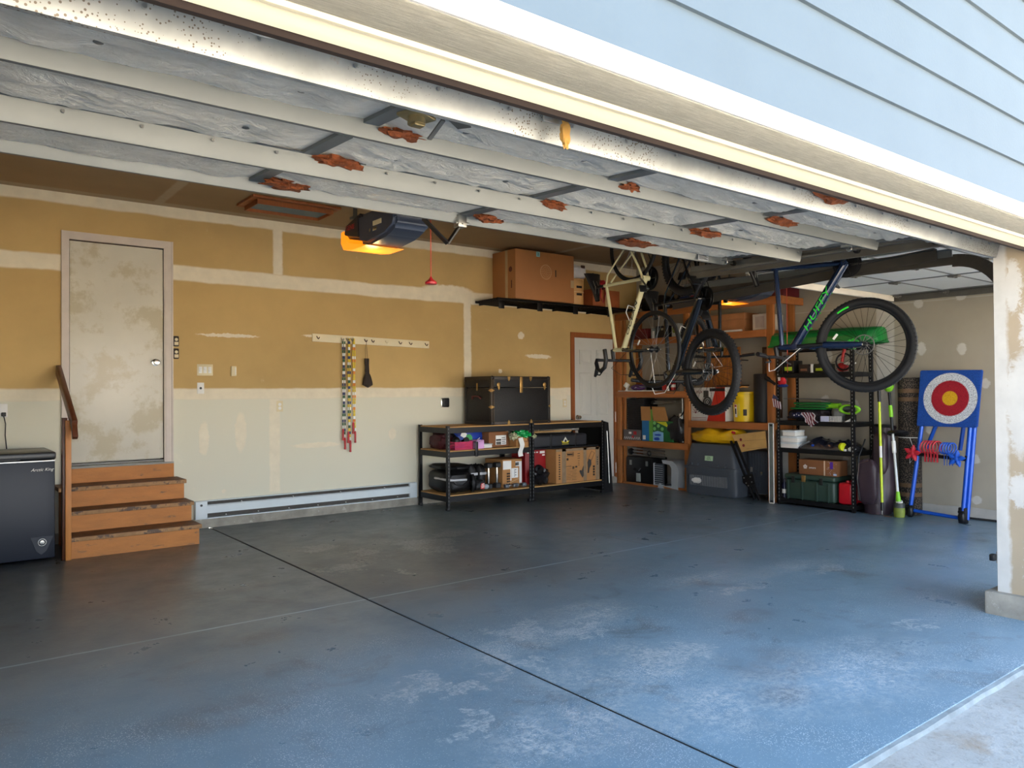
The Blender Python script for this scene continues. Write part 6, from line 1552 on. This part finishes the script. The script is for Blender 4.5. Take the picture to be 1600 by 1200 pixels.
part(T, 'guard', B().lathe([(.0, .0), (.10, .0), (.11, -.025), (.105, -.03), (0, -.01)], L(.60)+Vector((.0, -.06, 0)), (.2, .1, 1), 26), M_black)
part(T, 'cutting_head', B().lathe([(.05, 0), (.055, .05), (.052, .12), (.04, .15), (0, .155)], (8.13, 3.865, .004), (0, 0, 1), 26), mat('head_lime_worn', C(126, 138, 52), .6, var=.25, scale=12))
part(T, 'head_band', B().lathe([(.053, .10), (.054, .10), (.054, .145), (.046, .15)], (8.13, 3.865, .004), (0, 0, 1), 26), mat('tool_grey', C(60, 64, 60)))
part(T, 'head_cap', B().lathe([(.032, 0), (.034, .015), (0, .02)], (8.125, 3.86, .155), (-.3, 0, 1), 20), M_white)

# the toss game: pads with target, frames, paddles
T = thing('target_game', 'blue foam dart target with white, red and yellow rings on a blue tube stand', 'target game', (8.3, 3.45, 0))
M_blue = mat('tube_blue', C(22, 84, 190), .28, .2, var=.03)
m, t, bs = blank('target_foam')
tc = t.new('ShaderNodeTexCoord'); s = t.new('ShaderNodeSeparateXYZ'); t.l.new(tc.outputs['Object'], s.inputs[0])
# local frame of the root: board centre at (0, -.03, 1.25)
dy = t.math('ADD', s.outputs[1], .028); dz = t.math('SUBTRACT', s.outputs[2], 1.252)
rr = t.math('SQRT', t.math('ADD', t.math('POWER', dy, 2), t.math('POWER', t.math('MULTIPLY', dz, 1.0), 2)))
gr = t.noise(tc.outputs['Object'], 160, 2)
base = t.mix(t.ramp(gr, .35, .65), C(10, 56, 132), C(22, 84, 176))
wh = t.mix(t.ramp(gr, .42, .55), C(150, 156, 166), C(236, 238, 240))
base = t.mix(t.ramp(rr, .262, .256), base, wh)
base = t.mix(t.ramp(t.math('ADD', rr, t.math('MULTIPLY', gr, .01)), .192, .182), base, t.mix(t.ramp(gr, .35, .65), C(140, 12, 30), C(180, 22, 40)))
base = t.mix(t.ramp(t.math('ADD', rr, t.math('MULTIPLY', gr, .006)), .08, .072), base, t.mix(t.ramp(gr, .4, .6), C(206, 150, 10), C(236, 186, 30)))
t.l.new(base, bs.inputs['Base Color']); bs.inputs['Roughness'].default_value = .95
t.l.new(t.bump(gr, .8, .01), bs.inputs['Normal'])
# board leaning back: build flat and tilt
zt, zb = 1.545, .96
b = B(); b.prism([(3.742, zb), (3.728, zt), (3.135, zt-.01), (3.165, zb)], 'x', 8.265, 8.315)
bmesh.ops.bevel(b.bm, geom=list(b.bm.edges), offset=.008, segments=2, affect='EDGES')
for v in b.bm.verts: v.co.x += (v.co.z-zb)*.12
part(T, 'target_board', b, m)
def leg(y0, y1, x0=8.22, x1=8.31, z1=1.0, r=.0215): return B().cyl((x0, y0, .04), (x1, y1, z1), r, n=18)
part(T, 'front_tube', leg(3.80, 3.70), M_blue)
part(T, 'front_tube', leg(3.285, 3.235), M_blue)
part(T, 'front_tube', leg(3.255, 3.205, 8.25, 8.34), M_blue)
part(T, 'back_tube', B().cyl((8.40, 3.70, .72), (8.40, 3.59, 1.0), .0195, n=16), M_blue)
part(T, 'back_tube', B().cyl((8.40, 3.37, .72), (8.40, 3.33, 1.0), .0195, n=16), M_blue)
part(T, 'bottom_tube', B().cyl((8.23, 3.76, .075), (8.24, 3.33, .05), .018, n=16), M_blue)
part(T, 'shelf_tube', B().cyl((8.27, 3.76, .665), (8.27, 3.27, .64), .019, n=16), M_black)
for y in (3.795, 3.29):
    part(T, 'corner_joint', B().blob((8.225, y, .06), .04, .035, .055, 16, 10, .05, pw=.7).box(8.20, y-.035, .10, 8.25, y+.035, .13, .01), M_black)
part(T, 'corner_joint', B().box(8.21, 3.245, .0, 8.27, 3.325, .16, .012), M_black)
part(T, 'elbow', B().box(8.255, 3.245, .56, 8.325, 3.275, .68, .01), M_black)
M_pr = mat('paddle_red', C(190, 36, 50), .4); M_pb = mat('paddle_blue', C(26, 88, 196), .4)
for i in range(5):
    T = thing('throwing_ring', 'red plastic throwing ring %s in the row on the tube stand' % ['at the far left', 'second from the left', 'in the middle', 'second from the right', 'at the far right'][i], 'throwing ring', (8.22, 3.64-.028*i, .66), 0, 'red throwing rings on the stand')
    y = 3.635-.03*i
    part(T, 'ring', B().torus((8.215, y, .75), (.35, 1, .12), .062, .0075, 30, 8), M_pr)
    part(T, 'shank', B().box(8.205, y-.004, .595, 8.235, y+.006, .69, .003), M_pr)
for i in range(4):
    T = thing('throwing_ring', 'blue plastic throwing ring %s in the row on the tube stand' % ['at the far left', 'second from the left', 'third from the left', 'at the far right'][i], 'throwing ring', (8.22, 3.45-.025*i, .66), 0, 'blue throwing rings on the stand')
    y = 3.45-.026*i
    part(T, 'ring', B().torus((8.215, y, .745), (.35, 1, .12), .056, .007, 30, 8), M_pb)
    part(T, 'shank', B().cyl((8.22, y, .57), (8.22, y, .69), .004, n=8), M_pb)
for nm, y, z, mt, lb in (('star_handle', 3.745, .68, M_pr, 'red five-armed plastic star knob at the left of the tube stand'), ('star_handle', 3.32, .65, M_pb, 'blue five-armed plastic star knob at the right of the tube stand')):
    T = thing(nm, lb, 'knob', (8.19, y, z))
    for k in range(5):
        a = pi/2+2*pi*k/5+.2; d = Vector((0, cos(a), sin(a)))
        part(T, 'arm', B().tube([Vector((8.18, y, z))+d*.01, Vector((8.178, y, z))+d*.05, Vector((8.17, y, z))+d*.088], [.018, .027, .006], 8), mt)
    part(T, 'hub', B().blob((8.175, y, z), .02, .03, .03, 16, 10, 0), mt)

# photo-eye on the pillar corner
T = thing('door_sensor', 'small black safety sensor low on the corner of the plastered pillar', 'sensor', (5.06, 1.87, .33))
part(T, 'housing', B().box(5.05, 1.845, .315, 5.09, 1.875, .355, .006), M_black)
part(T, 'bracket', B().box(5.085, 1.842, .30, 5.10, 1.848, .37), M_steel)

# ---------------------------------------------------------------- bicycles hung nose down
def bike(name, label, axle, az, tilt, R=.35, tyre=.026, frame=None, fork=None, kind='mtb', wheelbase=1.07, steer=0, accent=None, mirror=False, rimm=None, cage=False, s=1.0):
    """local X forwards, Z up, origin at the front axle; hung so that forwards points down"""
    d = Vector((sin(az), cos(az), 0)); zz = Vector((0, 0, 1))
    f = -d*sin(tilt)-zz*cos(tilt); u = d*cos(tilt)-zz*sin(tilt); sd = u.cross(f)
    M = Matrix(((f.x, sd.x, u.x, axle[0]), (f.y, sd.y, u.y, axle[1]), (f.z, sd.z, u.z, axle[2]), (0, 0, 0, 1)))
    T = thing(name, label, 'bicycle', (0, 0, 0), 0, None, world=False)
    T.matrix_world = M
    wb = wheelbase; BBp = Vector((-.635, 0, -.055 if kind == 'mtb' else -.07)); RA = Vector((-wb, 0, 0))
    road = kind == 'road'
    crown = Vector((-.15, 0, .47)) if not road else Vector((-.125, 0, .375))
    ht = Vector((-.195, 0, .60)) if not road else Vector((-.175, 0, .53))
    sc = Vector((-.80, 0, .44)) if not road else Vector((-.795, 0, .47))
    mf, mk = frame, fork or frame
    tr = (.022, .029, .018) if not road else (.017, .022, .016)
    b = B()
    b.tube([BBp, crown+(ht-crown)*.18], tr[1]*(1.15 if not road else 1.1), 14)
    b.tube([sc, crown+(ht-crown)*.85], tr[0]*.85, 14)
    b.tube([BBp, sc, sc+(sc-BBp).normalized()*.03], tr[2], 14)
    b.tube([crown, ht], .022 if not road else .019, 16)
    for q in (-1, 1):
        b.tube([BBp+Vector((0, q*.03, 0)), BBp+Vector((-.12, q*.045, .012)), RA+Vector((0, q*.065, 0))], [.012, .011, .008], 10)
        b.tube([sc+Vector((0, q*.018, -.02)), sc+Vector((-.06, q*.045, -.10)), RA+Vector((0, q*.065, 0))], [.009, .008, .008], 10)
    b.cyl(BBp+Vector((0, -.038, 0)), BBp+Vector((0, .038, 0)), .023)
    part(T, 'frame', b, mf)
    if accent:
        dd = (crown-BBp).normalized(); n_ = Vector((-dd.z, 0, dd.x))
        # lettering along both sides of the down tube
        for q in (-1, 1):
            mid = BBp.lerp(crown, .56)+Vector((0, q*tr[1]*1.24, 0))
            rt = dd*(1 if q > 0 else -1) if False else dd*(-q)
            up_ = rt.cross(Vector((0, q, 0)))*-1
            upv = Vector((0, q, 0)).cross(rt)
            Mx = Matrix(((rt.x, upv.x, 0, mid.x), (rt.y, upv.y, q, mid.y), (rt.z, upv.z, 0, mid.z), (0, 0, 0, 1)))
            text(T, 'frame_lettering', accent[0], accent[2], Mx @ Matrix.Diagonal((1.85, 1, 1, 1)), accent[1], .0012, shear=.25)
    # fork
    b = B()
    if road:
        for q in (-1, 1): b.tube([crown+Vector((0, q*.02, 0)), crown+Vector((.03, q*.048, -.06)), Vector((-.03, q*.05, .12)), Vector((0, q*.05, 0))], [.014, .014, .012, .008], 12)
        b.tube([crown+Vector((0, -.03, 0)), crown+Vector((0, .03, 0))], .018, 12)
    else:
        for q in (-1, 1): b.tube([Vector((-.09, q*.065, .26)), Vector((-.035, q*.065, .10)), Vector((-.005, q*.065, .0))], [.026, .025, .016], 14)
        b.tube([Vector((-.085, -.065, .26)), Vector((-.10, -.05, .36)), Vector((-.10, .05, .36)), Vector((-.085, .065, .26))], .012, 10)
    part(T, 'fork', b, mk)
    if not road:
        b = B()
        for q in (-1, 1): b.tube([Vector((-.09, q*.065, .25)), crown+Vector((0, q*.065, 0))], .015, 14)
        part(T, 'stanchion', b, M_black)
        b = B(); b.tube([crown+Vector((0, -.08, 0)), crown+Vector((0, .08, 0))], .024, 12); part(T, 'fork_crown', b, mk)
    # wheels
    def wheel(c, nm, rear):
        w = T
        b = B(); b.torus(c, (0, 1, 0), R-tyre, tyre, 64, 12, ry=tyre*.95)
        if not road:
            for k in range(72):
                a = 2*pi*k/72
                for q in (-1, 1):
                    p = c+Vector((cos(a), 0, sin(a)))*(R-tyre+tyre*.86)+Vector((0, q*tyre*.55, 0))
                    b.obox(p, (.005, .012, .010), Euler((0, -a, 0)).to_matrix())
        W_ = part(T, nm, b, M_tyre)
        rr = R-2*tyre+.002
        b = B(); b.torus(c, (0, 1, 0), rr, .01, 64, 8, prof=[(.006, -.012), (.006, .012), (-.010, .010), (-.018, 0), (-.010, -.010)])
        part(W_, 'rim', b, rimm or M_blackm)
        b = B(); b.lathe([(.012, -.055), (.028, -.032), (.028, -.028), (.014, -.02), (.014, .02), (.028, .028), (.028, .032), (.012, .055)], c, (0, 1, 0), 18)
        part(W_, 'hub', b, M_blackm)
        b = B(); n_ = 32 if not road else 24
        for k in range(n_):
            a = 2*pi*k/n_; q = 1 if k % 2 else -1; a2 = a+.55*(1 if k % 4 < 2 else -1)
            b.tube([c+Vector((.026*cos(a2), q*.028, .026*sin(a2))), c+Vector(((rr-.012)*cos(a), 0, (rr-.012)*sin(a)))], .0013, 4, caps=False)
        part(W_, 'spokes', b, M_blackm if not road else M_steel, kind='stuff')
        part(W_, 'axle', B().cyl(c+Vector((0, -.075, 0)), c+Vector((0, .075, 0)), .006), M_chrome)
        if not road:
            b = B()
            for k in range(12):
                a = 2*pi*k/12; b.bar(c+Vector((.02*cos(a), .038, .02*sin(a))), c+Vector((.075*cos(a+.5), .038, .075*sin(a+.5))), .002, .008, (0, 1, 0))
            b.torus(c+Vector((0, .038, 0)), (0, 1, 0), .072, .004, 32, 6)
            part(W_, 'brake_rotor', b, M_galvd)
        rf = c+Vector((cos(2.2), 0, sin(2.2)))*(R*.62)
        if not rear:
            part(W_, 'reflector', B().obox(rf+Vector((0, .01, 0)), (.05, .006, .018), Euler((0, 2.2, 0)).to_matrix(), .003), M_white)
    wheel(Vector((0, 0, 0)), 'front_wheel', False); wheel(RA, 'rear_wheel', True)
    # drivetrain
    b = B(); c = BBp+Vector((0, -.045, 0))
    b.torus(c, (0, 1, 0), .085, .003, 36, 6); b.lathe([(.105, -.012), (.105, -.009), (.06, -.009), (.06, -.012), (.105, -.012)], c, (0, 1, 0), 36)
    for k in range(5): b.bar(c, c+Vector((cos(k*1.257), 0, sin(k*1.257)))*.085, .004, .014, (0, 1, 0))
    for k in range(40): a = 2*pi*k/40; b.obox(c+Vector((cos(a), 0, sin(a)))*.09, (.006, .003, .005), Euler((0, -a, 0)).to_matrix())
    part(T, 'chainring', b, M_blackm)
    ca = 1.0 if not road else 2.6
    for q in (-1, 1):
        e = BBp+Vector((cos(ca), 0, sin(ca)))*.17*q+Vector((0, -q*.075, 0))*1.0
        s0 = BBp+Vector((0, -q*.06, 0))
        A_ = part(T, 'crank_arm', B().bar(s0, e, .012, .024, (0, 1, 0), .004), M_steel if road else M_black)
        pc = e+Vector((0, -q*.055, 0))
        if road: part(A_, 'pedal', B().obox(pc, (.06, .07, .014), (0, 0, 0), .004), M_black)
        else: part(A_, 'pedal', B().obox(pc, (.09, .085, .018), (0, .3, 0), .006), M_black)
    b = B()
    for k, r_ in enumerate((.022, .03, .038, .046, .055)): b.torus(RA+Vector((0, -.045+k*.004, 0)), (0, 1, 0), r_, .0016, 26, 5); b.cyl(RA+Vector((0, -.046+k*.004, 0)), RA+Vector((0, -.044+k*.004, 0)), r_)
    part(T, 'cassette', b, M_galvd)
    b = B(); y_ = -.045
    b.tube([c+Vector((0, 0, .087)), RA+Vector((0, y_, .05))], .0035, 5).tube([c+Vector((0, 0, -.087)), RA+Vector((.03, y_, -.10))], .0035, 5)
    part(T, 'chain', b, M_blackm)
    b = B(); b.bar(RA+Vector((0, y_, 0)), RA+Vector((.03, y_, -.10)), .008, .02, (0, 1, 0)).torus(RA+Vector((.0, y_, -.05)), (0, 1, 0), .018, .003, 16, 5).torus(RA+Vector((.03, y_, -.10)), (0, 1, 0), .018, .003, 16, 5)
    part(T, 'derailleur', b, M_black)
    # seat
    sd_ = (sc-BBp).normalized(); st = sc+sd_*(.17 if not road else .16)
    part(T, 'seatpost', B().cyl(sc, st, .0145), M_blackm if not road else M_black)
    b = B()
    def fn(uu, v):
        x = -.15+.28*v; w = .072*(1-v)**1.3+.018+.006; a = 2*pi*uu
        return Vector((st.x+x, w*cos(a), st.z+.02+.022*sin(a)+.01*(1-v)**2))
    b.grid(20, 16, fn, wrap=True)
    S = part(T, 'saddle', b, M_black)
    part(S, 'saddle_rail', B().tube([st+Vector((-.08, -.02, .01)), st+Vector((0, -.02, -.012)), st+Vector((.08, -.02, .01))], .0035).tube([st+Vector((-.08, .02, .01)), st+Vector((0, .02, -.012)), st+Vector((.08, .02, .01))], .0035), M_steel)
    # cockpit
    hd = (ht-crown).normalized(); s1 = ht+hd*.03; s2 = s1+Vector((.08 if not road else .095, 0, .015))
    part(T, 'stem', B().tube([ht, s1, s2], [.019, .019, .016], 14), M_black)
    if road:
        b = B(); P = [s2]
        for q in (-1, 1):
            base = s2+Vector((0, q*.20, 0))
            P = [s2, s2+Vector((0, q*.12, 0)), s2+Vector((.0, q*.19, 0)), base+Vector((.03, 0, 0)), base+Vector((.09, 0, -.005)), base+Vector((.12, 0, -.045)), base+Vector((.105, 0, -.11)), base+Vector((.045, 0, -.15)), base+Vector((-.05, 0, -.155))]
            b.tube(P, [.013, .013, .016, .019, .019, .019, .019, .019, .019], 12)
        H = part(T, 'handlebar', b, M_black)
        for q in (-1, 1):
            base = s2+Vector((0, q*.20, 0))
            part(H, 'brake_hood', B().tube([base+Vector((.075, 0, 0)), base+Vector((.12, 0, .03)), base+Vector((.14, 0, .055))], [.017, .018, .012], 12), M_black)
            part(H, 'brake_lever', B().tube([base+Vector((.13, 0, .03)), base+Vector((.15, 0, -.02)), base+Vector((.125, 0, -.08))], .006, 8), M_blackm)
        part(H, 'cable', B().tube([s2+Vector((.14, -.20, .0)), s2+Vector((.12, -.10, .06)), s2+Vector((.06, 0, .05)), crown+Vector((.03, 0, 0))], .0025, 6), M_black)
    else:
        b = B(); P = [s2+Vector((-.02, -.34, .02)), s2+Vector((.0, -.18, .01)), s2+Vector((0, -.06, 0)), s2+Vector((0, .06, 0)), s2+Vector((.0, .18, .01)), s2+Vector((-.02, .34, .02))]
        b.tube(P, .0125, 12); H = part(T, 'handlebar', b, M_blackm)
        for q in (-1, 1):
            part(H, 'grip', B().cyl(s2+Vector((-.008, q*.22, .013)), s2+Vector((-.021, q*.345, .021)), .017), M_black)
            part(H, 'brake_lever', B().tube([s2+Vector((.0, q*.17, .01)), s2+Vector((.045, q*.19, -.005)), s2+Vector((.05, q*.29, .005))], [.009, .007, .006], 8), M_black)
            part(H, 'cable', B().tube([s2+Vector((.01, q*.16, .01)), s2+Vector((.10, q*.10, .06)), s2+Vector((.09, 0, .05)), crown+Vector((.02, q*.03, -.03))], .0028, 6), M_white if q > 0 else M_black)
    if cage:
        dd = (crown-BBp).normalized(); n_ = Vector((dd.z, 0, -dd.x)); n_ = n_ if n_.z > 0 else -n_
        p0 = BBp.lerp(crown, .42)+n_*.022; p1 = BBp.lerp(crown, .62)+n_*.022; P = []
        for k, (a_, h_) in enumerate(((0, 0), (0, .07), (.5, .075), (1, .03), (1, 0), (0, 0))): P.append(p0.lerp(p1, a_)+n_*h_+Vector((0, .03*(1 if k in (1, 2) else 0), 0)))
        part(T, 'bottle_cage', B().tube(P, .0045, 8), M_white)
    # wall-style hook holding the rear wheel, going up to the ceiling joist
    top = M @ (RA+Vector((-R+.01, 0, 0)))
    Hk = thing('bike_hook', 'rubber coated hook in the ceiling holding '+label.split(' hung')[0], 'hook', (top.x, top.y, 3.19))
    part(Hk, 'hook', B().tube([(top.x, top.y, 3.199), (top.x, top.y, top.z+.03), (top.x+d.x*.025, top.y+d.y*.025, top.z-.03), (top.x+d.x*.0, top.y+d.y*.0, top.z-.065), (top.x-d.x*.03, top.y-d.y*.03, top.z-.04)], .006, 8), M_black)
    return T
M_tyre = mat('tyre_rubber', C(16, 16, 18), .7, var=.1, bump=.2, bscale=120)
M_lime2 = mat('decal_green', C(40, 210, 50), .4)
M_creamf = mat('frame_cream', C(206, 200, 158), .3, var=.03)
M_navyf = mat('frame_navy', C(20, 36, 66), .25, .2, var=.05, coat=.5)
M_blackf = mat('frame_black', C(20, 21, 24), .2, .2, coat=.6)
H1 = bike('road_bicycle', 'cream road bicycle with drop handlebars hung nose down by its rear wheel', (4.987, 4.44, 1.705), radians(8), radians(16), R=.335, tyre=.013, frame=M_creamf, fork=M_blackf, kind='road', wheelbase=.99, accent=('OCEAN', M_ink, .05), cage=True)
H2 = bike('mountain_bicycle', 'black mountain bicycle with thick tyres hung nose down, beside the cream road bicycle', (5.15, 3.97, 1.50), radians(15), radians(17), R=.36, tyre=.034, frame=M_blackf, kind='mtb', cage=True)
H3 = bike('mountain_bicycle', 'navy blue mountain bicycle with green lettering hung nose down, nearest the opening', (5.52, 2.86, 1.675), radians(-14), radians(17), R=.352, tyre=.03, frame=M_navyf, kind='mtb', accent=('HUFFY', M_lime2, .064))
H4 = bike('mountain_bicycle', 'dark bicycle hung nose down behind the black one, its straight handlebar pointing right', (6.06, 4.85, 1.742), radians(75), radians(14), R=.345, tyre=.026, frame=M_blackf, kind='mtb')
b = B()
for k in range(7):
    a = 2*pi*k/7; b.blob((-.045+.03*cos(a), -.075, .095+.035*sin(a)), .014, .014, .014, 8, 6, .2)
part(H3, 'valve_ribbon', b, M_lime2)
b = B(); c_ = Vector((0, 0, 0))
def dec(a0, a1, r0, r1):
    bb = B()
    for q in (-1, 1):
        def fn(u_, v_):
            a = a0+(a1-a0)*u_; r = r0+(r1-r0)*v_; return Vector((r*cos(a), q*.0285, r*sin(a)))
        bb.grid(10, 1, fn)
    return bb
part(H3, 'tyre_lettering', dec(pi-.35, pi-.05, .30, .312), M_lime2)
